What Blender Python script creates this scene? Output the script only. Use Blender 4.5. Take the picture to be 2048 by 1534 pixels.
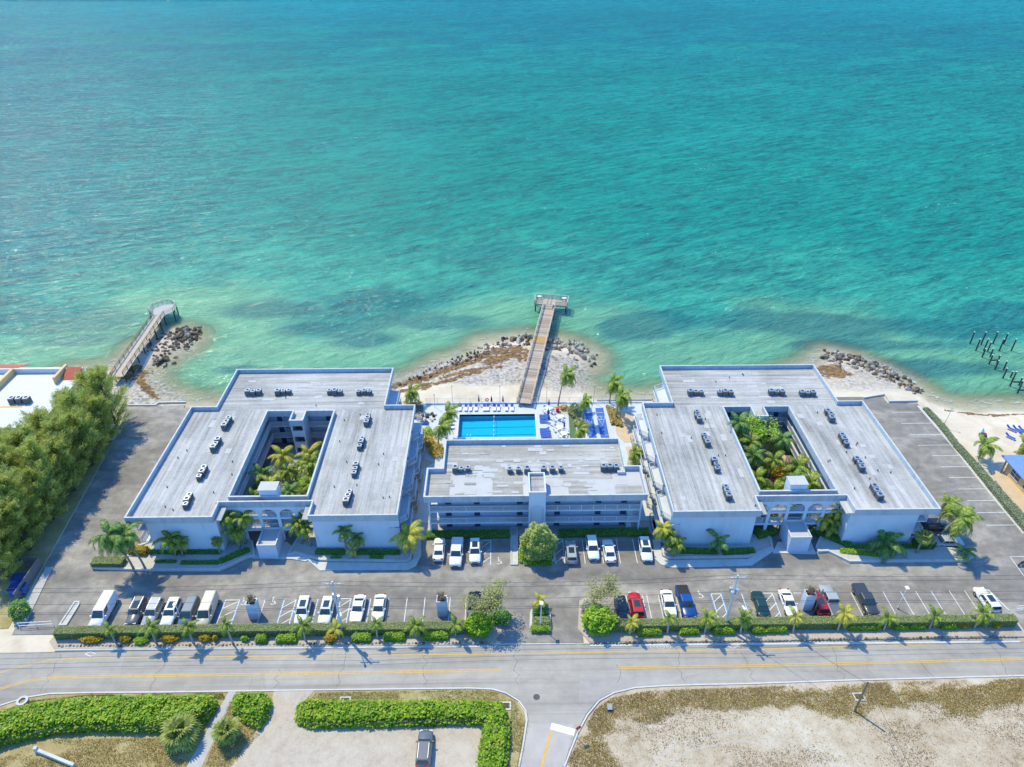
import bpy, bmesh, math, random
import numpy as np
from mathutils import Vector, Matrix
random.seed(7); NR = np.random.default_rng(7)
R = math.radians
for o in list(bpy.data.objects): bpy.data.objects.remove(o)
SC = bpy.context.scene; COL = SC.collection

# ------------------------------------------------------------------ camera
FPX, PITCH, HCAM, YAW = 1440.0, R(34.0), 88.0, R(0.9)
cd = bpy.data.cameras.new('camera'); cam = bpy.data.objects.new('camera', cd); COL.objects.link(cam)
cam.location = (0, 0, HCAM); cam.rotation_euler = (R(90) - PITCH, 0, -YAW)
cd.sensor_fit = 'HORIZONTAL'; cd.sensor_width = 36.0; cd.lens = 36.0 * FPX / 2048.0
cd.clip_start = 1.0; cd.clip_end = 30000.0
SC.camera = cam
# ------------------------------------------------------------------ sky, sun, exposure
SUN_EL, SUN_DIR = R(58.5), (-0.695, 0.719)
w = bpy.data.worlds.new('World'); SC.world = w; w.use_nodes = True
nt = w.node_tree; bg = nt.nodes['Background']
sky = nt.nodes.new('ShaderNodeTexSky'); sky.sky_type = 'NISHITA'; sky.sun_disc = False
sky.sun_elevation = SUN_EL; sky.sun_rotation = math.atan2(SUN_DIR[0], SUN_DIR[1]) % (2 * math.pi)
sky.air_density = 1.0; sky.dust_density = 0.1; sky.ozone_density = 5.0; sky.altitude = 0
tint = nt.nodes.new('ShaderNodeMix'); tint.data_type = 'RGBA'; tint.blend_type = 'MULTIPLY'; tint.inputs[0].default_value = 1.0
tint.inputs[7].default_value = (0.56, 0.97, 1.28, 1); nt.links.new(sky.outputs[0], tint.inputs[6])   # deep blue subtropical sky
nt.links.new(tint.outputs[2], bg.inputs[0]); bg.inputs[1].default_value = 0.15
sl = bpy.data.lights.new('sun', 'SUN'); sl.energy = 2.55; sl.angle = R(0.5); sl.color = (1.0, 0.905, 0.56)
so = bpy.data.objects.new('sun', sl); COL.objects.link(so)
sd = Vector((SUN_DIR[0] * math.cos(SUN_EL), SUN_DIR[1] * math.cos(SUN_EL), math.sin(SUN_EL)))
so.rotation_euler = sd.to_track_quat('Z', 'Y').to_euler(); so.location = sd * 300
vs = SC.view_settings; vs.view_transform = 'Standard'; vs.look = 'None'; vs.exposure = 0.90; vs.gamma = 1.0; vs.use_curve_mapping = False
SC.cycles.max_bounces = 5; SC.cycles.diffuse_bounces = 2; SC.cycles.glossy_bounces = 2; SC.cycles.transmission_bounces = 3; SC.cycles.transparent_max_bounces = 6

# ------------------------------------------------------------------ survey: photo point -> world point at height z
_c, _s, _cy, _sy = math.cos(PITCH), math.sin(PITCH), math.cos(YAW), math.sin(YAW)
def P(px, py, z=0.0):
    dx = (px - 1024) / FPX; dy = -(py - 767) / FPX
    d = (dx, _c + dy * _s, -_s + dy * _c); t = (z - HCAM) / d[2]
    x, y = d[0] * t, d[1] * t
    return Vector((x * _cy + y * _sy, -x * _sy + y * _cy, z))
def P2(px, py, z=0.0): v = P(px, py, z); return (v.x, v.y)

# ------------------------------------------------------------------ materials
MATS = {}
def srgb(r, g, b):
    f = lambda c: (c / 255) / 12.92 if c <= 10 else ((c / 255 + 0.055) / 1.055) ** 2.4
    return (f(r), f(g), f(b))
class NT:
    def __init__(s, name):
        s.m = bpy.data.materials.new(name); s.m.use_nodes = True; s.t = s.m.node_tree
        s.b = s.t.nodes['Principled BSDF']; s.out = s.t.nodes['Material Output']; MATS[name] = s.m
    def n(s, typ, **kw):
        nd = s.t.nodes.new(typ)
        for k, v in kw.items(): setattr(nd, k, v)
        return nd
    def l(s, a, b): s.t.links.new(a, b)
    def pos(s, scale=(1, 1, 1), rot=(0, 0, 0), obj=False):
        if obj: src = s.n('ShaderNodeTexCoord').outputs['Object']
        else: src = s.n('ShaderNodeNewGeometry').outputs['Position']
        if any(rot):
            m0 = s.n('ShaderNodeMapping'); m0.inputs['Rotation'].default_value = rot; s.l(src, m0.inputs[0]); src = m0.outputs[0]
        mp = s.n('ShaderNodeMapping'); mp.inputs['Scale'].default_value = scale
        s.l(src, mp.inputs[0]); return mp.outputs[0]
    def noise(s, vec, scale=1.0, detail=4.0, rough=0.55, dist=0.0):
        q = s.n('ShaderNodeTexNoise'); q.inputs['Scale'].default_value = scale; q.inputs['Detail'].default_value = detail
        q.inputs['Roughness'].default_value = rough; q.inputs['Distortion'].default_value = dist
        s.l(vec, q.inputs['Vector']); return q.outputs['Fac']
    def ramp(s, fac, stops):
        r = s.n('ShaderNodeValToRGB'); e = r.color_ramp.elements
        while len(e) < len(stops): e.new(0.5)
        for k, (p, c) in enumerate(stops):
            e[k].position = p; e[k].color = (*c, 1) if len(c) == 3 else c
        s.l(fac, r.inputs[0]); return r.outputs[0]
    def mix(s, fac, a, b, mode='MIX'):
        q = s.n('ShaderNodeMix', data_type='RGBA', blend_type=mode)
        for soc, v in ((q.inputs[0], fac), (q.inputs[6], a), (q.inputs[7], b)):
            if hasattr(v, 'is_output'): s.l(v, soc)
            elif isinstance(v, (int, float)): soc.default_value = v
            else: soc.default_value = (*v, 1)
        return q.outputs[2]
    def math(s, op, a, b=0.0, clamp=False):
        q = s.n('ShaderNodeMath', operation=op, use_clamp=clamp)
        for soc, v in ((q.inputs[0], a), (q.inputs[1], b)):
            if hasattr(v, 'is_output'): s.l(v, soc)
            else: soc.default_value = v
        return q.outputs[0]
    def bump(s, h, strength=0.3, dist=0.05):
        q = s.n('ShaderNodeBump'); q.inputs['Strength'].default_value = strength; q.inputs['Distance'].default_value = dist
        s.l(h, q.inputs['Height']); s.l(q.outputs[0], s.b.inputs['Normal'])
    def set(s, **kw):
        for k, v in kw.items():
            soc = s.b.inputs[{'base': 'Base Color', 'rough': 'Roughness', 'metal': 'Metallic', 'spec': 'Specular IOR Level', 'coat': 'Coat Weight', 'alpha': 'Alpha'}[k]]
            if hasattr(v, 'is_output'): s.l(v, soc)
            elif isinstance(v, tuple): soc.default_value = (*v, 1)
            else: soc.default_value = v
        return s.m
def plain(name, col, rough=0.6, var=0.12, scale=1.2, metal=0.0, spec=0.4, bump=0.0, obj=False, coat=0.0):
    q = NT(name); v = q.pos(obj=obj)
    n1 = q.noise(v, scale, 5); n2 = q.noise(v, scale * 9, 3)
    f = q.math('ADD', q.math('MULTIPLY', n1, 0.7), q.math('MULTIPLY', n2, 0.3))
    c = q.ramp(f, [(0.25, tuple(x * (1 - var * 1.6) for x in col)), (0.5, col), (0.75, tuple(min(1, x * (1 + var)) for x in col))])
    q.set(base=c, rough=rough, metal=metal, spec=spec, coat=coat)
    if bump: q.bump(n2, bump, 0.05)
    return q.m
def leafmat(name, c1, c2, c3, trans=0.3, rough=0.5, dead=0.0):
    q = NT(name); g = q.n('ShaderNodeNewGeometry').outputs['Random Per Island']
    v = q.pos(); n = q.noise(v, 0.35, 3)
    f = q.math('ADD', q.math('MULTIPLY', g, 0.65), q.math('MULTIPLY', n, 0.45))
    c = q.ramp(f, [(0.15, c1), (0.5, c2), (0.9, c3)])
    if dead:
        dn = q.ramp(q.math('ADD', q.math('MULTIPLY', q.noise(q.pos(), 0.8, 4, 0.7), 0.8), q.math('MULTIPLY', g, 0.25)), [(0.55, (0, 0, 0)), (0.68, (1, 1, 1))])
        c = q.mix(q.math('MULTIPLY', dn, dead), c, (0.30, 0.21, 0.12))
    q.set(base=c, rough=rough, spec=0.3)
    tr = q.n('ShaderNodeBsdfTranslucent'); q.l(c, tr.inputs[0])
    ms = q.n('ShaderNodeMixShader'); ms.inputs[0].default_value = trans
    q.l(q.b.outputs[0], ms.inputs[1]); q.l(tr.outputs[0], ms.inputs[2]); q.l(ms.outputs[0], q.out.inputs[0])
    return q.m

q = NT('white_wall'); n1 = q.noise(q.pos((1.6, 1.6, 0.12)), 1.0, 6, 0.7); n2 = q.noise(q.pos(), 0.35, 5); n3 = q.noise(q.pos(), 8.0, 3)
c = q.ramp(q.math('ADD', q.math('MULTIPLY', n1, 0.5), q.math('MULTIPLY', n2, 0.5)), [(0.3, (0.43, 0.50, 0.59)), (0.47, (0.52, 0.60, 0.705)), (0.7, (0.55, 0.63, 0.735))])
q.set(base=c, rough=0.75, spec=0.3); q.bump(n3, 0.08, 0.03)
plain('white_trim', (0.56, 0.58, 0.61), 0.6, 0.04, 0.6)
plain('white_paint', (0.78, 0.78, 0.77), 0.5, 0.15, 2.0)
plain('floor_slab', (0.56, 0.60, 0.66), 0.8, 0.08, 0.7)
plain('door_dark', (0.05, 0.08, 0.14), 0.4, 0.1, 2.0)
plain('window_glass', (0.03, 0.05, 0.07), 0.08, 0.1, 2.0, spec=0.6)
plain('sand_paver', (0.56, 0.42, 0.28), 0.9, 0.10, 0.8, bump=0.1)
plain('deck_white', (0.52, 0.545, 0.57), 0.7, 0.06, 0.5, bump=0.05)
plain('concrete', (0.42, 0.405, 0.385), 0.85, 0.12, 0.8, bump=0.1)
plain('concrete_pale', (0.54, 0.53, 0.51), 0.8, 0.12, 0.9, bump=0.1)
plain('kerb', (0.53, 0.525, 0.51), 0.75, 0.12, 1.1)
plain('bed_gravel', (0.50, 0.47, 0.43), 0.95, 0.18, 3.0, bump=0.4)
plain('metal_grey', (0.30, 0.31, 0.33), 0.45, 0.15, 3.0, metal=0.4)
plain('metal_dark', (0.05, 0.06, 0.07), 0.5, 0.2, 3.0)
plain('rust', (0.20, 0.11, 0.08), 0.8, 0.3, 4.0)
plain('steel', (0.6, 0.62, 0.64), 0.35, 0.05, 3.0, metal=0.7)
plain('blue_fabric', (0.03, 0.10, 0.42), 0.8, 0.12, 3.0)
plain('navy_fabric', (0.02, 0.04, 0.16), 0.85, 0.12, 3.0)
plain('teal_fabric', (0.06, 0.40, 0.46), 0.8, 0.12, 3.0)
plain('plastic_white', (0.80, 0.80, 0.80), 0.4, 0.04, 2.0)
plain('court_blue', (0.04, 0.13, 0.42), 0.6, 0.12, 0.9)
plain('lawn_green', (0.10, 0.17, 0.07), 0.95, 0.2, 2.0, bump=0.3)
plain('tile_red', (0.48, 0.12, 0.07), 0.8, 0.2, 2.0, bump=0.2)
plain('blue_roof', (0.14, 0.24, 0.46), 0.5, 0.1, 1.0)
plain('yellow_wall', (0.66, 0.47, 0.22), 0.8, 0.08, 0.6)
plain('white_roof', (0.60, 0.595, 0.59), 0.7, 0.06, 0.4)
plain('yellow_paint', (0.62, 0.37, 0.07), 0.7, 0.18, 2.0)
plain('line_white', (0.66, 0.66, 0.65), 0.7, 0.2, 2.0)
plain('line_blue', (0.12, 0.28, 0.58), 0.7, 0.2, 2.0)
plain('pole_concrete', (0.50, 0.52, 0.53), 0.85, 0.12, 2.0)
plain('pole_wood', (0.20, 0.15, 0.10), 0.9, 0.25, 3.0)
plain('piling_wood', (0.045, 0.055, 0.05), 0.9, 0.3, 2.0)
plain('trunk_palm', (0.30, 0.26, 0.21), 0.9, 0.25, 3.0, bump=0.4)
plain('trunk_grey', (0.36, 0.34, 0.30), 0.9, 0.2, 3.0, bump=0.4)
plain('bark', (0.14, 0.10, 0.07), 0.95, 0.3, 3.0, bump=0.4)
plain('dead_plant', (0.22, 0.16, 0.12), 0.9, 0.3, 4.0)
plain('hedge_core', (0.11, 0.15, 0.045), 0.95, 0.3, 2.0)
plain('wood_pale', (0.50, 0.42, 0.34), 0.85, 0.15, 1.5)
plain('wood_fence', (0.20, 0.19, 0.19), 0.9, 0.2, 1.5)
plain('tyre', (0.02, 0.02, 0.022), 0.85, 0.1, 3.0)
plain('rim', (0.45, 0.46, 0.48), 0.3, 0.05, 3.0, metal=0.8)
plain('car_glass', (0.025, 0.045, 0.05), 0.05, 0.1, 2.0, spec=0.9)
plain('lamp_clear', (0.75, 0.76, 0.76), 0.15, 0.05, 2.0)
plain('lamp_red', (0.45, 0.02, 0.02), 0.2, 0.05, 2.0)
plain('black_trim', (0.02, 0.022, 0.025), 0.5, 0.1, 2.0)
plain('skin', (0.35, 0.20, 0.13), 0.7, 0.05, 2.0)
plain('cloth_teal', (0.10, 0.40, 0.38), 0.9, 0.08, 3.0)
plain('cloth_dark', (0.05, 0.05, 0.08), 0.9, 0.08, 3.0)
plain('sign_red', (0.50, 0.03, 0.03), 0.5, 0.05, 2.0)
plain('iron', (0.10, 0.07, 0.06), 0.7, 0.3, 3.0)
for nm, c in dict(white=(0.80, 0.80, 0.80), silver=(0.36, 0.38, 0.40), grey=(0.12, 0.13, 0.14), dark_grey=(0.045, 0.05, 0.055), bluegrey=(0.10, 0.14, 0.19), beige=(0.58, 0.52, 0.40), black=(0.012, 0.014, 0.018), navy=(0.01, 0.02, 0.06), red=(0.50, 0.012, 0.012), crimson=(0.36, 0.008, 0.02), blue=(0.008, 0.06, 0.26), green=(0.008, 0.045, 0.04)).items():
    plain('paint_' + nm, c, 0.28, 0.03, 2.0, spec=0.5, coat=0.6)

leafmat('leaf_palm', (0.073, 0.148, 0.025), (0.210, 0.316, 0.046), (0.504, 0.504, 0.084))
leafmat('leaf_palm_yellow', (0.193, 0.251, 0.039), (0.501, 0.462, 0.067), (0.682, 0.616, 0.097))
leafmat('leaf_palm_dark', (0.053, 0.132, 0.032), (0.132, 0.262, 0.053), (0.342, 0.420, 0.105))
leafmat('leaf_fan', (0.09, 0.15, 0.03), (0.27, 0.33, 0.06), (0.52, 0.48, 0.15))
leafmat('leaf_casuarina', (0.24, 0.30, 0.065), (0.48, 0.54, 0.12), (0.72, 0.69, 0.22), 0.5)
leafmat('leaf_hedge_bright', (0.107, 0.261, 0.019), (0.284, 0.495, 0.028), (0.567, 0.684, 0.070))
leafmat('leaf_hedge_olive', (0.195, 0.247, 0.091), (0.325, 0.377, 0.150), (0.468, 0.494, 0.221))
leafmat('leaf_seagrape', (0.06, 0.17, 0.008), (0.20, 0.40, 0.012), (0.50, 0.55, 0.04), dead=0.35)
leafmat('leaf_tree', (0.17, 0.25, 0.05), (0.36, 0.46, 0.11), (0.58, 0.62, 0.22))
leafmat('leaf_sparse', (0.16, 0.18, 0.05), (0.34, 0.35, 0.10), (0.52, 0.48, 0.18))
leafmat('leaf_croton', (0.280, 0.280, 0.018), (0.595, 0.420, 0.026), (0.620, 0.350, 0.035))
leafmat('leaf_bush', (0.049, 0.172, 0.029), (0.123, 0.319, 0.049), (0.270, 0.490, 0.073))
leafmat('leaf_grey', (0.20, 0.24, 0.14), (0.32, 0.35, 0.23), (0.44, 0.45, 0.32))
leafmat('grass_dry', (0.27, 0.185, 0.045), (0.47, 0.345, 0.09), (0.66, 0.52, 0.20), 0.25)
leafmat('grass_green', (0.20, 0.22, 0.04), (0.38, 0.37, 0.08), (0.56, 0.48, 0.16), 0.25)
leafmat('weed_brown', (0.12, 0.085, 0.055), (0.21, 0.155, 0.10), (0.33, 0.26, 0.16), 0.1)
leafmat('ground_cover', (0.044, 0.150, 0.031), (0.134, 0.328, 0.060), (0.297, 0.535, 0.088))
leafmat('leaf_red', (0.088, 0.018, 0.026), (0.210, 0.035, 0.052), (0.350, 0.088, 0.070))
leafmat('blossom', (0.3, 0.36, 0.2), (0.5, 0.55, 0.4), (0.75, 0.78, 0.66))

def m_roof(name, along_x, a, b, c, patch=0.0):
    q = NT(name); sc = (0.05, 1.1, 1) if along_x else (1.1, 0.05, 1)
    v = q.pos(sc); n1 = q.noise(v, 1.5, 6, 0.7)
    n2 = q.noise(q.pos((0.09, 0.09, 0.09)), 1.0, 5, 0.6, 0.4); n3 = q.noise(q.pos(), 2.2, 4, 0.6)
    br = q.n('ShaderNodeTexBrick'); br.offset = 0.37; br.inputs['Scale'].default_value = 1.0
    br.inputs['Brick Width'].default_value = 9.0; br.inputs['Row Height'].default_value = 0.95; br.inputs['Mortar Size'].default_value = 0.035
    br.inputs['Color1'].default_value = (0.35, 0.35, 0.35, 1); br.inputs['Color2'].default_value = (0.65, 0.65, 0.65, 1); br.inputs['Mortar'].default_value = (0.15, 0.15, 0.15, 1)
    q.l(q.pos((1, 1, 1), (0, 0, 0) if along_x else (0, 0, R(90))), br.inputs['Vector'])
    bw = q.n('ShaderNodeRGBToBW'); q.l(br.outputs[0], bw.inputs[0])
    f = q.math('ADD', q.math('MULTIPLY', n1, 0.42), q.math('ADD', q.math('MULTIPLY', n2, 0.30), q.math('ADD', q.math('MULTIPLY', n3, 0.13), q.math('MULTIPLY', bw.outputs[0], 0.15))))
    col = q.ramp(f, [(0.37, a), (0.49, b), (0.61, c)])
    q.set(base=col, rough=0.85, spec=0.3); q.bump(n3, 0.15, 0.03); return q.m
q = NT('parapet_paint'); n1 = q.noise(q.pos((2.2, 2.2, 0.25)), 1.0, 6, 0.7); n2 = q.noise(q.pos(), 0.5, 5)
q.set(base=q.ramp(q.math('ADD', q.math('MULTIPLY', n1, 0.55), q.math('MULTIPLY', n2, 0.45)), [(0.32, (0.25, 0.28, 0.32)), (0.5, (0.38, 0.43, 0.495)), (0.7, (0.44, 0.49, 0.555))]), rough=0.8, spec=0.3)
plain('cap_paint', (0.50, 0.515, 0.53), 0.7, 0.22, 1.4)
m_roof('roof_strips_x', True, (0.20, 0.195, 0.185), (0.37, 0.362, 0.35), (0.54, 0.53, 0.515))
m_roof('roof_strips_y', False, (0.20, 0.195, 0.185), (0.37, 0.362, 0.35), (0.54, 0.53, 0.515))
m_roof('roof_weathered', True, (0.21, 0.19, 0.165), (0.34, 0.32, 0.29), (0.50, 0.48, 0.45))
plain('roof_coated', (0.47, 0.46, 0.45), 0.8, 0.08, 0.5)
plain('roof_patch', (0.46, 0.455, 0.45), 0.8, 0.07, 0.8)

def m_asphalt(name, a, b, c, line=0.0):
    q = NT(name); n1 = q.noise(q.pos((0.05, 0.16, 0.1)), 1.0, 6, 0.62, 0.6); n2 = q.noise(q.pos(), 0.55, 5, 0.6); n3 = q.noise(q.pos(), 9.0, 3)
    f = q.math('ADD', q.math('MULTIPLY', n1, 0.55), q.math('ADD', q.math('MULTIPLY', n2, 0.3), q.math('MULTIPLY', n3, 0.15)))
    col = q.ramp(f, [(0.37, a), (0.5, b), (0.63, c)])
    if line:                                                    # old tyre and oil streaks along the lanes
        n4 = q.noise(q.pos((0.012, 1.0, 1)), 1.3, 6, 0.7)
        col = q.mix(q.math('MULTIPLY', q.ramp(n4, [(0.5, (0, 0, 0)), (0.72, (1, 1, 1))]), line), col, tuple(x * 0.62 for x in a))
    vo = q.n('ShaderNodeTexVoronoi'); vo.feature = 'DISTANCE_TO_EDGE'; vo.inputs['Scale'].default_value = 0.11
    wv = q.n('ShaderNodeVectorMath', operation='ADD'); ns = q.n('ShaderNodeTexNoise'); ns.inputs['Scale'].default_value = 0.5
    q.l(q.pos(), ns.inputs['Vector']); q.l(q.pos(), wv.inputs[0]); q.l(ns.outputs['Color'], wv.inputs[1]); q.l(wv.outputs[0], vo.inputs['Vector'])
    crack = q.ramp(vo.outputs['Distance'], [(0.0, (0.55, 0.55, 0.55)), (0.006, (1, 1, 1))])
    col = q.mix(0.28, col, q.mix(1.0, col, crack, 'MULTIPLY'))
    q.set(base=col, rough=0.9, spec=0.25); q.bump(n3, 0.2, 0.02); return q.m
m_asphalt('asphalt_lot', (0.15, 0.136, 0.124), (0.24, 0.219, 0.196), (0.40, 0.365, 0.322))
m_asphalt('asphalt_road', (0.28, 0.252, 0.222), (0.36, 0.328, 0.288), (0.43, 0.392, 0.345), 0.6)
m_asphalt('asphalt_pale', (0.30, 0.27, 0.25), (0.38, 0.345, 0.32), (0.46, 0.42, 0.385))

def m_gravel(name, a, b, c, d):
    q = NT(name); n1 = q.noise(q.pos(), 0.09, 7, 0.62, 0.8); n2 = q.noise(q.pos(), 0.7, 6, 0.7); n3 = q.noise(q.pos(), 5.0, 4, 0.65)
    f = q.math('ADD', q.math('MULTIPLY', n1, 0.40), q.math('ADD', q.math('MULTIPLY', n2, 0.33), q.math('MULTIPLY', n3, 0.27)))
    col = q.ramp(f, [(0.39, a), (0.46, b), (0.54, c), (0.63, d)])
    q.set(base=col, rough=0.95, spec=0.2); q.bump(n3, 0.5, 0.06); return q.m
m_gravel('gravel_lot', (0.36, 0.295, 0.225), (0.44, 0.37, 0.295), (0.50, 0.43, 0.35), (0.54, 0.48, 0.405))
m_gravel('vacant_soil', (0.28, 0.20, 0.12), (0.42, 0.335, 0.235), (0.50, 0.42, 0.315), (0.59, 0.54, 0.455))
m_gravel('verge_soil', (0.22, 0.17, 0.07), (0.32, 0.26, 0.115), (0.40, 0.325, 0.17), (0.49, 0.43, 0.30))
m_gravel('verge_sand', (0.36, 0.295, 0.235), (0.43, 0.36, 0.295), (0.47, 0.40, 0.34), (0.52, 0.46, 0.40))

q = NT('beach')
at = q.n('ShaderNodeAttribute'); at.attribute_name = 'beach'
sep = q.n('ShaderNodeSeparateColor'); q.l(at.outputs['Color'], sep.inputs[0])
n1 = q.noise(q.pos(), 0.25, 6, 0.6, 0.6); n2 = q.noise(q.pos(), 1.4, 6, 0.65); n3 = q.noise(q.pos(), 6, 3)
dry = q.ramp(n1, [(0.3, (0.52, 0.43, 0.32)), (0.5, (0.61, 0.52, 0.405)), (0.7, (0.67, 0.585, 0.48))])
wet = q.ramp(n1, [(0.3, (0.33, 0.29, 0.19)), (0.7, (0.44, 0.40, 0.29))])
c = q.mix(sep.outputs[0], dry, wet)
rub = q.ramp(n2, [(0.36, (0.14, 0.10, 0.085)), (0.47, (0.30, 0.26, 0.23)), (0.6, (0.50, 0.475, 0.45))])
c = q.mix(q.math('MULTIPLY', sep.outputs[2], q.ramp(n1, [(0.35, (0.45, 0.45, 0.45)), (0.6, (1, 1, 1))])), c, rub)
weed = q.ramp(n2, [(0.35, (0.075, 0.038, 0.018)), (0.5, (0.16, 0.085, 0.03)), (0.65, (0.30, 0.19, 0.06))])
wf = q.math('MULTIPLY', q.ramp(q.math('ADD', q.math('MULTIPLY', sep.outputs[1], 0.46), q.math('MULTIPLY', q.noise(q.pos(), 0.8, 7, 0.75), 1.35)), [(0.98, (0, 0, 0)), (1.14, (1, 1, 1))]), 0.95)
c = q.mix(wf, c, weed)
q.set(base=c, rough=0.95, spec=0.25); q.bump(n2, 0.4, 0.15)

# sea: colour of the water column over sand and seagrass comes with the mesh, waves are relief plus light and shade put into the colour
q = NT('sea_water')
at = q.n('ShaderNodeAttribute'); at.attribute_name = 'water'
ad = q.n('ShaderNodeAttribute'); ad.attribute_name = 'clear'
ROT = (0, 0, R(-24))
w0 = q.noise(q.pos((0.012, 0.05, 0.1), (0, 0, R(-18))), 1.0, 3, 0.5, 0.4)
w1 = q.noise(q.pos((0.07, 0.26, 0.1), ROT), 1.0, 4, 0.6, 0.5)
w2 = q.noise(q.pos((0.26, 0.62, 0.3), (0, 0, R(-30))), 1.0, 5, 0.68, 0.6)
w3 = q.noise(q.pos((0.7, 1.5, 1), (0, 0, R(-14))), 1.0, 3, 0.6)
h = q.math('ADD', q.math('MULTIPLY', w1, 2.0), q.math('ADD', q.math('MULTIPLY', w2, 1.0), q.math('MULTIPLY', w3, 0.33)))
wave_shade = q.ramp(q.math('ADD', q.math('MULTIPLY', w2, 0.50), q.math('ADD', q.math('MULTIPLY', w1, 0.36), q.math('MULTIPLY', w0, 0.14))), [(0.38, (0.36, 0.52, 0.60)), (0.49, (0.98, 0.99, 1.0)), (0.59, (1.6, 1.42, 1.33))])  # wave shading painted into the colour: dark hollows, bright crests
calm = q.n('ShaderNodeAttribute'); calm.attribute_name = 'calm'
col = q.mix(q.math('SUBTRACT', 1.0, q.math('MULTIPLY', calm.outputs['Fac'], 0.6)), at.outputs['Color'], wave_shade, 'MULTIPLY')
foam_glitter = q.ramp(q.math('MULTIPLY', q.noise(q.pos((0.55, 1.25, 0.5), ROT), 1.0, 6, 0.75), q.ramp(q.noise(q.pos((0.03, 0.06, 0.1), ROT), 1.0, 4, 0.6), [(0.35, (0.82, 0.82, 0.82)), (0.7, (1, 1, 1))])), [(0.61, (0, 0, 0)), (0.655, (0.8, 0.8, 0.8))])  # whitecap foam, its white specks also painted in place of sun glitter
sho = q.math('MULTIPLY', q.ramp(ad.outputs['Fac'], [(0.55, (0, 0, 0)), (0.86, (1, 1, 1)), (1.0, (0.6, 0.6, 0.6))]), q.ramp(q.noise(q.pos((0.5, 0.9, 0.5)), 1.0, 6, 0.7), [(0.53, (0, 0, 0)), (0.62, (1, 1, 1))]))
ff = q.math('MAXIMUM', foam_glitter, q.math('MULTIPLY', sho, 0.7))
col = q.mix(ff, col, (0.66, 0.70, 0.70))
bp = q.n('ShaderNodeBump'); bp.inputs['Strength'].default_value = 1.0; bp.inputs['Distance'].default_value = 0.68
q.l(h, bp.inputs['Height'])
df = q.n('ShaderNodeBsdfDiffuse'); q.l(col, df.inputs[0]); q.l(bp.outputs[0], df.inputs['Normal'])
gs = q.n('ShaderNodeBsdfGlossy'); gs.inputs['Roughness'].default_value = 0.13; gs.inputs[0].default_value = (1, 1, 1, 1); q.l(bp.outputs[0], gs.inputs['Normal'])
fr = q.n('ShaderNodeFresnel'); fr.inputs[0].default_value = 1.33; q.l(bp.outputs[0], fr.inputs['Normal'])
fac = q.math('MINIMUM', q.math('MAXIMUM', fr.outputs[0], 0.055), 0.07)      # rough sea: wave slopes cap the grazing reflection
m1 = q.n('ShaderNodeMixShader'); q.l(fac, m1.inputs[0]); q.l(df.outputs[0], m1.inputs[1]); q.l(gs.outputs[0], m1.inputs[2])
tp = q.n('ShaderNodeBsdfTransparent'); ms = q.n('ShaderNodeMixShader')
q.l(q.math('MULTIPLY', ad.outputs['Fac'], q.math('SUBTRACT', 1.0, ff)), ms.inputs[0])
q.l(m1.outputs[0], ms.inputs[1]); q.l(tp.outputs[0], ms.inputs[2]); q.l(ms.outputs[0], q.out.inputs[0])

q = NT('pool_water'); v = q.pos(); n = q.noise(v, 0.9, 4, 0.6)
gl = q.n('ShaderNodeBsdfGlossy'); gl.inputs['Roughness'].default_value = 0.03
tp = q.n('ShaderNodeBsdfTransparent'); tp.inputs[0].default_value = (0.45, 0.88, 0.97, 1)
fr = q.n('ShaderNodeFresnel'); fr.inputs[0].default_value = 1.33
bp = q.n('ShaderNodeBump'); bp.inputs['Strength'].default_value = 0.25; bp.inputs['Distance'].default_value = 0.1; q.l(n, bp.inputs['Height']); q.l(bp.outputs[0], gl.inputs['Normal']); q.l(bp.outputs[0], fr.inputs['Normal'])
ms = q.n('ShaderNodeMixShader'); q.l(fr.outputs[0], ms.inputs[0]); q.l(tp.outputs[0], ms.inputs[1]); q.l(gl.outputs[0], ms.inputs[2]); q.l(ms.outputs[0], q.out.inputs[0])
plain('pool_plaster', (0.015, 0.50, 0.70), 0.7, 0.05, 0.6)
plain('pool_line', (0.01, 0.24, 0.42), 0.7, 0.05, 0.6)
q = NT('pier_wood'); v = q.pos(obj=False); oi = q.n('ShaderNodeObjectInfo')
n = q.noise(q.pos((3, 3, 3)), 1.0, 5, 0.65)
c = q.ramp(q.math('ADD', q.math('MULTIPLY', n, 0.5), q.math('MULTIPLY', oi.outputs['Random'], 0.5)), [(0.2, (0.25, 0.19, 0.14)), (0.5, (0.38, 0.30, 0.235)), (0.8, (0.50, 0.43, 0.36))])
q.set(base=c, rough=0.9)
plain('pier_wood_new', (0.48, 0.27, 0.10), 0.85, 0.15, 2.0)
q = NT('rock'); oi = q.n('ShaderNodeObjectInfo'); n = q.noise(q.pos(), 1.6, 6, 0.7)
c = q.ramp(q.math('ADD', q.math('MULTIPLY', n, 0.6), q.math('MULTIPLY', oi.outputs['Random'], 0.45)), [(0.28, (0.075, 0.055, 0.04)), (0.45, (0.22, 0.175, 0.13)), (0.62, (0.40, 0.35, 0.29)), (0.85, (0.55, 0.51, 0.46))])
q.set(base=c, rough=0.95); q.bump(n, 0.8, 0.2)
q = NT('rock_dark'); oi = q.n('ShaderNodeObjectInfo'); n = q.noise(q.pos(), 1.6, 6, 0.7)
c = q.ramp(q.math('ADD', q.math('MULTIPLY', n, 0.6), q.math('MULTIPLY', oi.outputs['Random'], 0.45)), [(0.28, (0.03, 0.022, 0.016)), (0.45, (0.09, 0.06, 0.035)), (0.65, (0.19, 0.13, 0.075)), (0.9, (0.30, 0.25, 0.19))])
q.set(base=c, rough=0.7); q.bump(n, 0.8, 0.2)

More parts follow.
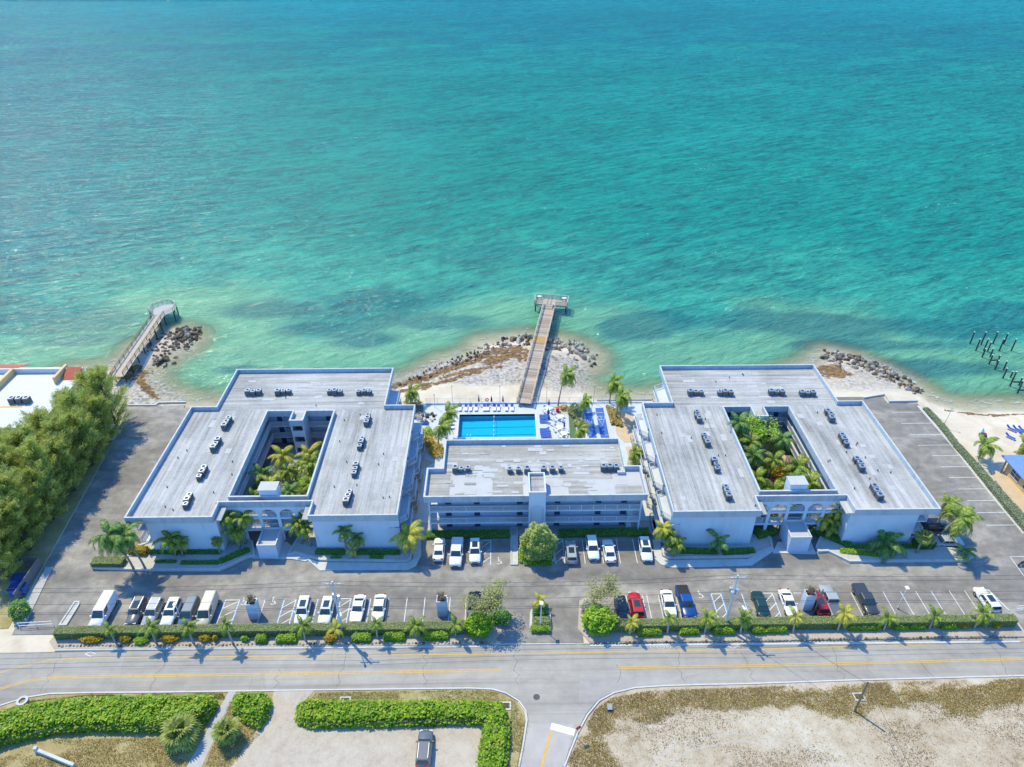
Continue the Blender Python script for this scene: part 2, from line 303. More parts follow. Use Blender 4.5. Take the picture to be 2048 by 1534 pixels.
# ------------------------------------------------------------------ object helpers
def tag(o, label=None, cat=None, group=None, kind=None):
    if label: o['label'] = label
    if cat: o['category'] = cat
    if group: o['group'] = group
    if kind: o['kind'] = kind
    return o
def link(name, me, parent=None, loc=(0, 0, 0), rz=0.0, sc=None, mat=None):
    o = bpy.data.objects.new(name, me); COL.objects.link(o); o.location = loc
    if isinstance(rz, (tuple, list)): o.rotation_euler = rz
    elif rz: o.rotation_euler = (0, 0, rz)
    if sc is not None: o.scale = sc if isinstance(sc, (tuple, list)) else (sc, sc, sc)
    if parent is not None: o.parent = parent
    if mat and me is not None and not me.materials: me.materials.append(MATS[mat])
    return o
def thing(name, label, cat, loc=(0, 0, 0), rz=0.0, group=None):
    return tag(link(name, None, None, loc, rz), label, cat, group)
class MB:
    def __init__(s): s.v = []; s.f = []; s.mi = []; s.cur = 0
    def add(s, vs, fs):
        b = len(s.v); s.v += [tuple(p) for p in vs]; s.f += [tuple(i + b for i in f) for f in fs]; s.mi += [s.cur] * len(fs); return s
    def box(s, x0, x1, y0, y1, z0, z1):
        return s.add([(x0, y0, z0), (x1, y0, z0), (x1, y1, z0), (x0, y1, z0), (x0, y0, z1), (x1, y0, z1), (x1, y1, z1), (x0, y1, z1)],
                     [(0, 3, 2, 1), (4, 5, 6, 7), (0, 1, 5, 4), (1, 2, 6, 5), (2, 3, 7, 6), (3, 0, 4, 7)])
    def prism(s, poly, z0, z1, bottom=True):
        n = len(poly); a = sum(poly[i][0] * poly[(i + 1) % n][1] - poly[(i + 1) % n][0] * poly[i][1] for i in range(n))
        if a < 0: poly = poly[::-1]
        fs = [tuple(range(n, 2 * n))] + [(i, (i + 1) % n, n + (i + 1) % n, n + i) for i in range(n)]
        if bottom: fs.append(tuple(range(n - 1, -1, -1)))
        return s.add([(x, y, z0) for x, y in poly] + [(x, y, z1) for x, y in poly], fs)
    def ring(s, poly, t, z0, z1, closed=True):                     # wall of thickness t to the inside of a closed outline
        inn = offset(poly, t); n = len(poly); V = []
        for (a, b) in zip(poly, inn): V += [(a[0], a[1], z0), (a[0], a[1], z1), (b[0], b[1], z1), (b[0], b[1], z0)]
        F = []
        for i in range(n):
            j = (i + 1) % n
            for k in range(4): F.append((4 * i + k, 4 * j + k, 4 * j + (k + 1) % 4, 4 * i + (k + 1) % 4))
        return s.add(V, F)
    def tube(s, pts, r, seg=6, cap=True):
        pts = [Vector(p) for p in pts]; n = len(pts); rs = r if isinstance(r, (list, tuple)) else [r] * n; V = []; F = []
        for i, p in enumerate(pts):
            d = (pts[min(i + 1, n - 1)] - pts[max(i - 1, 0)]).normalized()
            a = d.cross(Vector((0, 0, 1)) if abs(d.z) < 0.95 else Vector((1, 0, 0))).normalized(); b = d.cross(a)
            for k in range(seg):
                t = 2 * math.pi * k / seg; V.append(p + (a * math.cos(t) + b * math.sin(t)) * rs[i])
        for i in range(n - 1):
            for k in range(seg): F.append((i * seg + k, i * seg + (k + 1) % seg, (i + 1) * seg + (k + 1) % seg, (i + 1) * seg + k))
        if cap: F += [tuple(range(seg - 1, -1, -1)), tuple((n - 1) * seg + k for k in range(seg))]
        return s.add(V, F)
    def bar(s, a, b, w, h):                                        # box between two points, top face level
        a, b = Vector(a), Vector(b); d = (b - a); dh = Vector((d.x, d.y, 0)); sd_ = Vector((-dh.y, dh.x, 0)).normalized() * w / 2 if dh.length > 1e-4 else Vector((w / 2, 0, 0)); u = Vector((0, 0, h / 2))
        return s.add([a - sd_ - u, a + sd_ - u, b + sd_ - u, b - sd_ - u, a - sd_ + u, a + sd_ + u, b + sd_ + u, b - sd_ + u],
                     [(0, 1, 2, 3), (4, 7, 6, 5), (0, 4, 5, 1), (1, 5, 6, 2), (2, 6, 7, 3), (3, 7, 4, 0)])
    def strip(s, pts, w, z, h=None):                               # ribbon of width w along a ground polyline
        L, Rr = [], []; n = len(pts)
        for i in range(n):
            a = Vector(pts[max(i - 1, 0)][:2]); b = Vector(pts[min(i + 1, n - 1)][:2]); d = (b - a).normalized(); nn = Vector((-d.y, d.x)) * w / 2
            p = Vector(pts[i][:2]); L.append(p + nn); Rr.append(p - nn)
        V = [(p.x, p.y, z) for p in L] + [(p.x, p.y, z) for p in Rr]
        if h is None: return s.add(V, [(n + i, n + i + 1, i + 1, i) for i in range(n - 1)])
        V += [(p.x, p.y, z - h) for p in L] + [(p.x, p.y, z - h) for p in Rr]; F = []
        for i in range(n - 1): F += [(n + i, n + i + 1, i + 1, i), (i, i + 1, 2 * n + i + 1, 2 * n + i), (n + i + 1, n + i, 3 * n + i, 3 * n + i + 1)]
        F += [(0, 2 * n, 3 * n, n), (n - 1, 2 * n - 1, 4 * n - 1, 3 * n - 1)]
        return s.add(V, F)
    def mesh(s, name, mat, smooth=False, mats=None):
        me = bpy.data.meshes.new(name); me.from_pydata(s.v, [], s.f)
        for m in (mats or [mat]): me.materials.append(MATS[m])
        if mats: me.polygons.foreach_set('material_index', s.mi)
        if smooth: me.polygons.foreach_set('use_smooth', [True] * len(me.polygons))
        me.validate(); me.update(); return me
    def build(s, name, mat, parent=None, loc=(0, 0, 0), rz=0.0, smooth=False, mats=None):
        return link(name, s.mesh(name, mat, smooth, mats), parent, loc, rz)
def offset(poly, t):
    n = len(poly); a = sum(poly[i][0] * poly[(i + 1) % n][1] - poly[(i + 1) % n][0] * poly[i][1] for i in range(n)); sg = 1 if a > 0 else -1; out = []
    for i in range(n):
        p0, p, p1 = Vector(poly[i - 1]), Vector(poly[i]), Vector(poly[(i + 1) % n]); d0 = (p - p0).normalized(); d1 = (p1 - p).normalized()
        n0 = Vector((-d0.y, d0.x)) * sg; n1 = Vector((-d1.y, d1.x)) * sg; b = n0 + n1; b = b / max(0.3, b.length_squared) * 2
        out.append((p.x + b.x * t, p.y + b.y * t))
    return out
def bm_bevel(o, wdt, seg=1):
    md = o.modifiers.new('bevel', 'BEVEL'); md.width = wdt; md.segments = seg; md.limit_method = 'ANGLE'; return o
def quads(name, C, U, V, mat, tri=False):                             # cloud of leaf faces: centre, half-axis u, half-axis v
    n = len(C); me = bpy.data.meshes.new(name)
    if tri: co = np.stack([C - U, C + U, C + V * 2], 1).reshape(-1, 3); k = 3
    else: co = np.stack([C - V, C + U * 0.9 - V * 0.15, C + V, C - U * 0.9 + V * 0.15], 1).reshape(-1, 3); k = 4
    me.vertices.add(n * k); me.vertices.foreach_set('co', co.astype(np.float32).ravel())
    me.loops.add(n * k); me.loops.foreach_set('vertex_index', np.arange(n * k, dtype=np.int32))
    me.polygons.add(n); me.polygons.foreach_set('loop_start', np.arange(0, n * k, k, dtype=np.int32))
    me.update(calc_edges=True); me.materials.append(MATS[mat]); return me
def rnd_axes(n, size, up=0.4, asp=0.55):
    up = up + 0.45
    N = NR.normal(size=(n, 3)); N[:, 2] = np.abs(N[:, 2]) + up * 2; N /= np.linalg.norm(N, axis=1)[:, None]
    A = NR.normal(size=(n, 3)); U = np.cross(N, A); U /= np.linalg.norm(U, axis=1)[:, None]; V = np.cross(N, U)
    s_ = size * NR.uniform(0.65, 1.3, n)
    return U * (s_ * asp)[:, None], V * s_[:, None]
def vnoise(x, y, seed=0):
    def hsh(i, j): v = np.sin(i * 127.1 + j * 311.7 + seed * 74.7) * 43758.5453; return v - np.floor(v)
    xi, yi = np.floor(x), np.floor(y); fx, fy = x - xi, y - yi; fx = fx * fx * (3 - 2 * fx); fy = fy * fy * (3 - 2 * fy)
    return (hsh(xi, yi) * (1 - fx) + hsh(xi + 1, yi) * fx) * (1 - fy) + (hsh(xi, yi + 1) * (1 - fx) + hsh(xi + 1, yi + 1) * fx) * fy
def fbm(x, y, seed=0, o=4):
    r, a, t = 0, 1.0, 0
    for k in range(o): r = r + vnoise(x * 2 ** k, y * 2 ** k, seed + k) * a; t += a; a *= 0.5
    return r / t
def sstep(a, b, x): t = np.clip((x - a) / (b - a), 0, 1); return t * t * (3 - 2 * t)
def sheet(name, px, z, mat, thick=0.05, kind='structure', parent=None, world=False):
    poly = px if world else [P2(*p) for p in px]
    o = MB().prism(poly, z - thick, z).build(name, mat, parent)
    if parent is None: tag(o, kind=kind)
    return o

# ------------------------------------------------------------------ terrain and sea
SEA = -1.3
shore_px = [(1024, 2600)]  # unused marker
SH = [(-400, 127), (-180, 127.5), (-110, 127)] + [P2(x, y, SEA) for x, y in [(130, 748), (215, 740), (248, 726), (285, 690), (318, 672), (352, 664), (378, 672), (372, 690), (345, 706), (318, 722), (296, 742), (292, 768), (312, 790), (352, 803), (400, 812), (445, 816), (500, 812), (640, 800), (780, 772), (812, 764), (850, 748), (895, 722), (925, 716), (948, 712), (968, 686), (1010, 682), (1052, 676), (1085, 690), (1110, 684), (1150, 694), (1178, 712), (1176, 730), (1150, 740), (1142, 756), (1165, 778), (1200, 794), (1250, 800), (1300, 800), (1360, 790), (1500, 770), (1600, 745), (1640, 728), (1660, 708), (1700, 716), (1755, 738), (1800, 760), (1840, 784), (1860, 800), (1905, 815), (1960, 819), (2048, 818)]] + [(125, 121), (200, 124), (400, 126)]
SHA = np.array(SH)
def shore_dist(X, Y):                                            # signed distance to the waterline, + inland
    pts = np.stack([X.ravel(), Y.ravel()], 1); best = np.full(len(pts), 1e9)
    for i in range(len(SHA) - 1):
        a, b = SHA[i], SHA[i + 1]; ab = b - a; t = np.clip(((pts - a) @ ab) / (ab @ ab), 0, 1)
        best = np.minimum(best, np.linalg.norm(pts - (a + t[:, None] * ab), axis=1))
    poly = np.vstack([SHA, [[400, -400], [-400, -400]]]); ins = np.zeros(len(pts), bool); n = len(poly)
    for i in range(n):
        (x0, y0), (x1, y1) = poly[i], poly[(i + 1) % n]
        if y0 == y1: continue
        c_ = ((y0 > pts[:, 1]) != (y1 > pts[:, 1])) & (pts[:, 0] < (x1 - x0) * (pts[:, 1] - y0) / (y1 - y0) + x0); ins ^= c_
    return np.where(ins, best, -best).reshape(X.shape)
def land_z(X, Y, d):
    z = np.where(d > 0, SEA + np.minimum(d * 0.135, 1.2), np.maximum(SEA + d * 0.075, -6.0))
    z = z + np.where((d > 0.5) & (d < 12), (fbm(X * 0.4, Y * 0.4, 3) - 0.5) * 0.25, 0)
    z = np.minimum(z, -0.10)
    pool = (X > -11.2) & (X < 8.9) & (Y > 109.2) & (Y < 121.2)
    return np.where(pool, -2.4, z)
POOL = (-8.9, 6.55, 111.4, 119.0)
def grid(name, xs2, ys, X, Z, mat, attrs):
    ny, nx = X.shape; me = bpy.data.meshes.new(name)
    co = np.stack([X, np.broadcast_to(ys[:, None], X.shape), Z], 2).reshape(-1, 3)
    i = np.arange(ny - 1)[:, None] * nx + np.arange(nx - 1)[None, :]; i = i.ravel()
    li = np.stack([i, i + 1, i + nx + 1, i + nx], 1).astype(np.int32).ravel()
    me.vertices.add(len(co)); me.vertices.foreach_set('co', co.astype(np.float32).ravel())
    me.loops.add(len(li)); me.loops.foreach_set('vertex_index', li)
    me.polygons.add(len(i)); me.polygons.foreach_set('loop_start', np.arange(0, len(li), 4, dtype=np.int32))
    me.update(calc_edges=True); me.polygons.foreach_set('use_smooth', [True] * len(i))
    for nm, arr in attrs.items():
        if arr.ndim == 3:
            a = me.attributes.new(nm, 'FLOAT_COLOR', 'POINT'); a.data.foreach_set('color', np.concatenate([arr, np.ones(arr.shape[:2] + (1,))], 2).astype(np.float32).ravel())
        else:
            a = me.attributes.new(nm, 'FLOAT', 'POINT'); a.data.foreach_set('value', arr.astype(np.float32).ravel())
    me.materials.append(MATS[mat]); return link(name, me)
xs = np.concatenate([np.linspace(-420, -125, 20)[:-1], np.arange(-125, 125, 0.8), np.linspace(125, 420, 20)])
ys = np.concatenate([np.linspace(-300, 40, 20)[:-1], np.arange(40, 95, 2.0), np.arange(95, 185, 0.7), np.linspace(185, 400, 40)])
X, Y = np.meshgrid(xs, ys); D = shore_dist(X, Y); Z = land_z(X, Y, D)
def line_d(X, Y, pts):
    best = np.full(X.shape, 1e9)
    for (a, b) in zip(pts[:-1], pts[1:]):
        a, b = np.array(a), np.array(b); ab = b - a; t = np.clip(((X - a[0]) * ab[0] + (Y - a[1]) * ab[1]) / (ab @ ab), 0, 1)
        best = np.minimum(best, np.hypot(X - a[0] - t * ab[0], Y - a[1] - t * ab[1]))
    return best
wetm = 1 - sstep(0.3, 2.2, D + (fbm(X * 0.3, Y * 0.3, 5) - 0.5) * 1.5)
def blob(px, py, rx, ry, z=-0.8):
    c_ = P2(px, py, z); return np.clip(1 - np.hypot((X - c_[0]) / rx, (Y - c_[1]) / ry), 0, 1)
weed = np.zeros_like(X)
for pts, wd in (([(800, 782), (870, 770), (905, 763), (930, 752), (960, 748)], 0.8), ([(845, 772), (850, 772)], 1.6), ([(985, 722), (1010, 715), (1030, 700)], 2.2), ([(276, 755), (300, 780), (310, 792)], 1.0), ([(1888, 818), (1930, 824), (1990, 829), (2048, 826)], 0.45), ([(1648, 742), (1668, 735)], 2.0), ([(790, 768), (850, 752), (895, 738), (930, 726), (960, 712), (1000, 700)], 1.5), ([(880, 758), (940, 742), (1000, 738)], 0.7)):
    weed = np.maximum(weed, 1 - sstep(wd * 0.5, wd * 1.9, line_d(X, Y, [P2(x, y, -0.7) for x, y in pts])))
weed = np.maximum(weed, sstep(0, 0.55, blob(258, 745, 7, 5)) * 0.9); weed = np.maximum(weed, sstep(0, 0.5, blob(1050, 712, 5, 6)) * 0.8); weed = np.maximum(weed, sstep(0, 0.6, blob(1668, 748, 6, 4)) * 0.9)
rub = np.maximum.reduce([sstep(0, 0.4, blob(930, 738, 16, 6)), sstep(0, 0.4, blob(1010, 735, 14, 9)), sstep(0, 0.4, blob(990, 755, 20, 5)), sstep(0, 0.4, blob(1120, 745, 9, 10)), sstep(0, 0.3, blob(300, 715, 12, 12)) * 0.5, sstep(0, 0.4, blob(1700, 745, 18, 10)) * 0.8, sstep(0, 0.4, blob(255, 790, 14, 9)), sstep(0, .4, blob(870, 752, 18, 5)) * .8])
beach = np.stack([np.clip(wetm, 0, 1), weed, rub], 2)
tag(grid('ground', xs, ys, X, Z, 'beach', {'beach': beach}), kind='structure')

ysw = np.concatenate([np.arange(98, 215, 0.65), 215 * (1000 / 215) ** np.linspace(0, 1, 190)[1:], 1000 * 12 ** np.linspace(0, 1, 22)[1:]])
tt = np.linspace(-1, 1, 420)
Xw = tt[None, :] * (ysw[:, None] * 0.95 + 45); Yw = np.broadcast_to(ysw[:, None], Xw.shape)
Dw = shore_dist(Xw, Yw); depth = np.maximum(0, SEA - land_z(Xw, Yw, Dw)); off = np.maximum(0, -Dw)
def C3(*c): return np.array(srgb(*c)) * 0.445
def lerp(a, b, t): return a + (b - a) * t[..., None]
n1 = fbm(Xw * 0.02, Yw * 0.035, 11, 5); n2 = fbm(Xw * 0.06, Yw * 0.10, 21, 4); n3 = fbm(Xw * 0.006, Yw * 0.004, 31, 4)
offn = off + (n2 - 0.5) * 16
wc = np.broadcast_to(C3(176, 192, 132) * 1.15, Xw.shape + (3,)).copy()
wc = lerp(wc, np.broadcast_to(C3(128, 202, 158) * 1.18, wc.shape), sstep(1.5, 8, off))
wc = lerp(wc, np.broadcast_to(C3(62, 188, 162) * 1.08, wc.shape), sstep(17, 34, offn))
wc = lerp(wc, np.broadcast_to(C3(0, 168, 150), wc.shape), sstep(34, 85, offn))
wc = lerp(wc, np.broadcast_to(C3(0, 160, 152), wc.shape), sstep(120, 260, off + (n1 - .5) * 120))
wc = lerp(wc, np.broadcast_to(C3(0, 148, 162), wc.shape), sstep(240, 480, off + (n1 - .5) * 200))
wc = lerp(wc, np.broadcast_to(C3(0, 164, 178), wc.shape), sstep(480, 760, off + (n3 - .5) * 150))
grass = sstep(0.54, 0.68, n2 * 0.55 + n1 * 0.45) * sstep(16, 26, off) * (1 - sstep(45, 85, off)) * .6
def sblob(px, py, rx, ry):
    c_ = P2(px, py, SEA); dd = np.hypot((Xw - c_[0]) / rx, (Yw - c_[1]) / ry) + (n2 - 0.5) * 1.1; return 1 - sstep(0.5, 1.0, dd)
for b in ((560, 620, 24, 8), (650, 655, 20, 5), (740, 680, 12, 5), (150, 680, 20, 5), (60, 640, 40, 12), (1250, 655, 10, 8), (1290, 665, 9, 4), (1600, 650, 22, 9), (1500, 640, 18, 7), (1850, 655, 26, 9), (1990, 640, 26, 12), (1800, 690, 22, 3.5), (470, 740, 8, 3), (760, 610, 30, 14), (1650, 690, 14, 4), (1340, 640, 16, 7), (1860, 740, 26, 5), (1700, 655, 14, 6), (400, 800, 10, 2), (900, 645, 15, 5)):
    grass = np.maximum(grass, sblob(*b) * 0.9)
wc = lerp(wc, np.broadcast_to(C3(0, 122, 132), wc.shape), grass * (0.68 - 0.18 * sstep(60, 140, off)))
band = sstep(0.50, 0.62, n1) * sstep(110, 170, off) * (1 - sstep(420, 600, off))
wc = lerp(wc, np.broadcast_to(C3(18, 176, 164), wc.shape), band * 0.55)
left = sstep(0.15, 0.75, -tt)[None, :] * sstep(25, 80, off) * (1 - sstep(300, 620, off))
wc = lerp(wc, np.broadcast_to(C3(14, 112, 146), wc.shape), left * 0.6)
wc *= (0.9 + 0.2 * n3)[..., None]
clear = (1 - sstep(0.02, 0.75, depth)) * 0.96
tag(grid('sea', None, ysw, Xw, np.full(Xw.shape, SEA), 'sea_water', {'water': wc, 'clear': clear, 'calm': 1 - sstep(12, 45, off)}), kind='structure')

# ------------------------------------------------------------------ paved ground
sheet('parking_lot', [(-71, 66.9), (-1.0, 66.9), (-1.0, 63.9), (11.2, 63.9), (11.2, 66.9), (75.3, 66.9), (75.3, 63.9), (95, 63.9), (95, 73), (87.0, 78), (87.1, 121.6), (80.9, 121.9), (80.9, 124.2), (68, 124.2), (68, 122.6), (26.9, 122.6), (26.9, 88.1), (-16.6, 88.1), (-16.6, 122.6), (-66.5, 122.6), (-66.5, 123.4), (-78.4, 123.3), (-76.0, 112), (-73.6, 86), (-73.0, 79)], 0.0, 'asphalt_lot', 0.4, world=True)
LOT = bpy.data.objects['parking_lot']
road_top = [(-150, 63.9), (150, 63.9)]
road = sheet('road', [(-150, 63.9), (150, 63.9), (150, 58.7)] + [P2(2048, 1350), P2(1700, 1359)] + [P2(*p) for p in [(1500, 1366), (1400, 1368), (1330, 1370), (1270, 1374), (1225, 1384), (1195, 1400), (1172, 1428), (1152, 1465), (1138, 1500), (1126, 1534)]] + [(5.0, 40), (4.5, 20), (-1.5, 20), (-0.5, 40)] + [P2(*p) for p in [(1040, 1534), (1050, 1480), (1057, 1440), (1054, 1420), (1040, 1400), (1015, 1385), (985, 1377), (940, 1375), (600, 1379), (330, 1383), (180, 1384), (100, 1386), (50, 1394), (0, 1410)]] + [(-78, 54.0), (-95, 47), (-150, 20)], 0.004, 'asphalt_road', 0.3, world=True)
# pale patch of newer surface in the junction
sheet('asphalt_patch', [(1158, 1400), (1160, 1348), (1400, 1346), (1330, 1366), (1260, 1374), (1215, 1388), (1190, 1402), (1160, 1405)], 0.008, 'asphalt_pale', 0.003, parent=road)
sheet('asphalt_patch', [(1060, 1448), (1148, 1448), (1128, 1534), (1042, 1534)], 0.008, 'asphalt_pale', 0.003, parent=road)
def painted(parent, name, pts, w, mat, z=0.012, world=False):
    return MB().strip(pts if world else [P2(*p) for p in pts], w, z).build(name, mat, parent)
painted(road, 'edge_line', [(0, 1345), (40, 1334), (100, 1320), (160, 1316), (300, 1315), (600, 1312), (1000, 1308), (1500, 1299), (2048, 1282)], 0.13, 'yellow_paint')
for dy in (0, 3.2):
    painted(road, 'centre_line', [(0, 1376 + dy), (40, 1364 + dy), (80, 1356 + dy), (120, 1353 + dy), (300, 1350 + dy), (600, 1346 + dy), (1003, 1338.5 + dy)], 0.12, 'yellow_paint')
    painted(road, 'centre_line', [(1237, 1334 + dy), (1500, 1330 + dy), (1800, 1323 + dy), (2048, 1316 + dy)], 0.12, 'yellow_paint')
painted(road, 'centre_line', [(1103, 1462), (1092, 1500), (1083, 1534)], 0.3, 'yellow_paint')
painted(road, 'stop_line', [(1102, 1452), (1149, 1465)], 0.9, 'white_paint')
painted(road, 'edge_line', [(120, 1301), (600, 1296), (1000, 1288), (1170, 1287), (1500, 1280), (2048, 1269)], 0.12, 'line_white')
def loop_strip(parent, name, pts, w, mat, z=0.013):
    return MB().strip(pts + [pts[0]], w, z).build(name, mat, parent)
for cx, cy in ((181, 1308), (1466, 1292)):
    painted(road, 'lane_diamond', [(cx - 11, cy), (cx, cy - 4.5), (cx + 11, cy), (cx, cy + 4.5), (cx - 11, cy)], 0.10, 'line_white')
for cx in (1311, 1331):                                          # bicycle mark and chevrons, lying along the lane
    c_ = P2(cx, 1293)
    for ox in (-0.45, 0.45): painted(road, 'bicycle_mark', [(c_[0] + ox + 0.3 * math.cos(a), c_[1] + 0.3 * math.sin(a)) for a in np.linspace(0, 6.283, 10)], 0.07, 'line_white', world=True)
    painted(road, 'bicycle_mark', [(c_[0] - 0.45, c_[1]), (c_[0], c_[1] + 0.35), (c_[0] + 0.45, c_[1])], 0.07, 'line_white', world=True)
plain('tar', (0.10, 0.095, 0.09), 0.8, 0.2, 2.0)
for k, xx in enumerate((-62, -47.5, -31, -22.4, -11, 1.5, 15.5, 24, 33.5, 46, 58, 69)):           # sealed joints across the carriageway
    painted(road, 'tar_seam', [(xx + random.uniform(-.5, .5), yy) for yy in np.linspace(57.8, 63.6, 9)][:random.choice([5, 9, 9])], .05, 'tar', .0095 + k * 1e-5, True)
for k in range(5): painted(LOT, 'tar_seam', [(xx, random.uniform(73.6, 76.6) + 0 * xx) for xx in np.linspace(-60 + k * 27, -42 + k * 27, 12)], .04, 'tar', .006, True)
def kerb(name, pts, w=0.2, h=0.13, z=0.13, mat='kerb', world=False):
    return tag(MB().strip(pts if world else [P2(*p) for p in pts], w, z, h + 0.1).build(name, mat), kind='structure')
kerb('kerb', [(0, 1412), (50, 1396), (100, 1388), (180, 1386), (330, 1385), (600, 1381), (940, 1377), (985, 1379), (1013, 1387), (1037, 1402), (1051, 1421), (1054, 1440), (1048, 1480), (1038, 1534)])
kerb('kerb', [(2048, 1352), (1700, 1361), (1500, 1368), (1400, 1370), (1330, 1372), (1270, 1376), (1228, 1386), (1198, 1402), (1175, 1430), (1155, 1467), (1141, 1502), (1129, 1534)])
for a, b in ((110, 985), (1180, 2040)): kerb('kerb', [(x, 1300 - (x - 120) * 0.0085 - 3.5 * 0 - (9 if x > 1100 else 0) * 0 - 0.00 * x) for x in np.linspace(a, b, 14)], 0.3, 0.06, 0.06)

# verge between hedge and road, south side grounds
sheet('verge', [(-64.6, 66.9), (-65, 65.6), (-63.5, 64.3), (-1.8, 64.1), (-0.4, 66.2), (-0.6, 69.5), (-3.6, 69.5), (-3.6, 66.9)], 0.09, 'verge_sand', 0.09, world=True)
sheet('verge', [(11.3, 71.6), (10.6, 66.6), (12.2, 64.1), (75.0, 64.2), (75.0, 66.9), (14.5, 66.9), (14.5, 71.6), (13, 72.6)], 0.09, 'verge_sand', 0.09, world=True)
sheet('grass_verge', [(-150, 19.5), (-95, 46.6), (-78, 53.6)] + [P2(*p) for p in [(0, 1414), (50, 1398), (100, 1390), (180, 1388), (330, 1387), (600, 1383), (940, 1379), (984, 1381), (1011, 1389), (1034, 1404), (1047, 1422), (1050, 1440), (1044, 1480), (1034, 1534)]] + [(-1.2, 40), (-2, 15), (-150, 15)], 0.06, 'verge_soil', 0.1, world=True)
sheet('gravel_parking', [(548, 1382), (628, 1382), (600, 1412), (590, 1445), (1000, 1450), (958, 1534), (950, 1640), (440, 1640), (462, 1534), (540, 1420)], 0.075, 'gravel_lot', 0.05)
sheet('footpath', [(458, 1383), (473, 1383), (404, 1534), (370, 1600), (350, 1600), (374, 1534)], 0.09, 'concrete', 0.05)
sheet('vacant_lot', [P2(2048, 1354), (150, 58.5), (150, 15), (7, 15), (7.2, 40)] + [P2(*p) for p in [(1132, 1534), (1144, 1502), (1158, 1468), (1178, 1432), (1201, 1404), (1230, 1388), (1272, 1378), (1330, 1374), (1500, 1370), (1700, 1363)]], 0.06, 'vacant_soil', 0.1, world=True)

# pool terrace, walks and sand patches between the buildings
px0, px1, py0, py1 = POOL
dm = MB(); T = 0.16
for a in ((-16.4, px0, 88.2, 122.6), (px1, 13.2, 100.2, 122.6), (px0, px1, py1, 122.6), (px0, px1, 100.2, py0)): dm.box(a[0], a[1], a[2], a[3], -0.3, T)
tag(dm.build('pool_terrace', 'deck_white'), kind='structure')
sheet('garden_walk', [(13.2, 88.2), (26.7, 88.2), (26.7, 110.5), (32.3, 110.5), (32.3, 122.6), (13.2, 122.6)], 0.14, 'deck_white', 0.3, world=True)
sheet('court_terrace', [(-16.4, 85.2), (26.7, 85.2), (26.7, 88.2), (-16.4, 88.2)], 0.12, 'concrete', 0.3, world=True)
def patch(name, px, z, mat): return sheet(name, px, z, mat, 0.05)
patch('sand_bed', [(1226, 832), (1238, 824), (1262, 826), (1270, 845), (1286, 850), (1282, 884), (1248, 886), (1233, 870)], 0.19, 'sand_paver')
patch('sand_bed', [(1251, 895), (1286, 892), (1291, 930), (1262, 935)], 0.19, 'sand_paver')
patch('sand_bed', [(1285, 940), (1306, 960), (1318, 1000), (1298, 990)], 0.17, 'sand_paver')
patch('sand_bed', [(837, 852), (868, 868), (880, 886), (872, 914), (845, 905), (838, 880)], 0.19, 'sand_paver')
patch('sand_bed', [(835, 912), (868, 926), (850, 938), (828, 938)], 0.19, 'sand_paver')
patch('sand_bed', [(820, 950), (848, 950), (842, 990), (815, 992)], 0.19, 'sand_paver')
patch('sand_bed', [(813, 1003), (840, 1003), (835, 1030), (812, 1035)], 0.17, 'sand_paver')
patch('lawn', [(1136, 815), (1146, 815), (1156, 895), (1141, 895)], 0.19, 'lawn_green')
patch('planting_bed', [(1146, 813), (1160, 813), (1168, 870), (1170, 895), (1156, 895)], 0.185, 'bed_gravel')
patch('timber_floor', [(1107, 813), (1122, 813), (1137, 829), (1108, 829)], 0.185, 'wood_pale')

# swimming pool
pool = thing('swimming_pool', 'rectangular blue swimming pool on the white terrace', 'pool', (px0, py0, 0))
b = MB(); wx, wy = px1 - px0, py1 - py0
b.add([(0, 0, .1), (wx, 0, .1), (wx, wy, .1), (0, wy, .1), (0, 0, -1.24), (wx, 0, -1.0), (wx, wy, -1.0), (0, wy, -1.24)], [(0, 1, 5, 4), (1, 2, 6, 5), (2, 3, 7, 6), (3, 0, 4, 7), (4, 5, 6, 7)])
b.build('basin', 'pool_plaster', pool)
MB().add([(0.01, 0.01, -0.06), (wx - .01, 0.01, -0.06), (wx - .01, wy - .01, -0.06), (0.01, wy - .01, -0.06)], [(0, 1, 2, 3)]).build('water', 'pool_water', pool)
for yy in (2.2, 4.7): MB().add([(0.3, yy, -1.21), (wx - .3, yy, -.98), (wx - .3, yy + .16, -.98), (0.3, yy + .16, -1.21)], [(0, 1, 2, 3)]).build('lane_line', 'pool_line', pool)
MB().add([(7, 0.1, -1.10), (7.12, 0.1, -1.10), (7.12, wy - .1, -1.10), (7, wy - .1, -1.10)], [(0, 1, 2, 3)]).build('lane_line', 'pool_line', pool)
MB().ring([(-.45, -.45), (wx + .45, -.45), (wx + .45, wy + .45), (-.45, wy + .45)], 0.46, 0.1, T + 0.035).build('coping', 'white_trim', pool)
rp = MB(); rp.tube([(7.06, 0, 0.0), (7.06, wy, 0.0)], 0.02, 5); rp.build('float_rope', 'steel', pool)
for k in range(5): MB().tube([(7.06, 0.9 + k * 1.5, -0.07), (7.06, 0.9 + k * 1.5, 0.09)], [0.10, 0.10], 8).build('float', 'plastic_white', pool)
for sx, sy, dr in ((1.6, wy, -1), (1.9, 0, 1)):
    ld = MB()
    for o_ in (0, 0.6): ld.tube([(sx + o_, sy - dr * .5, T), (sx + o_, sy - dr * .45, T + .75), (sx + o_, sy + dr * .05, T + .8), (sx + o_, sy + dr * .12, -1.0)], 0.03, 6)
    ld.build('ladder', 'steel', pool)

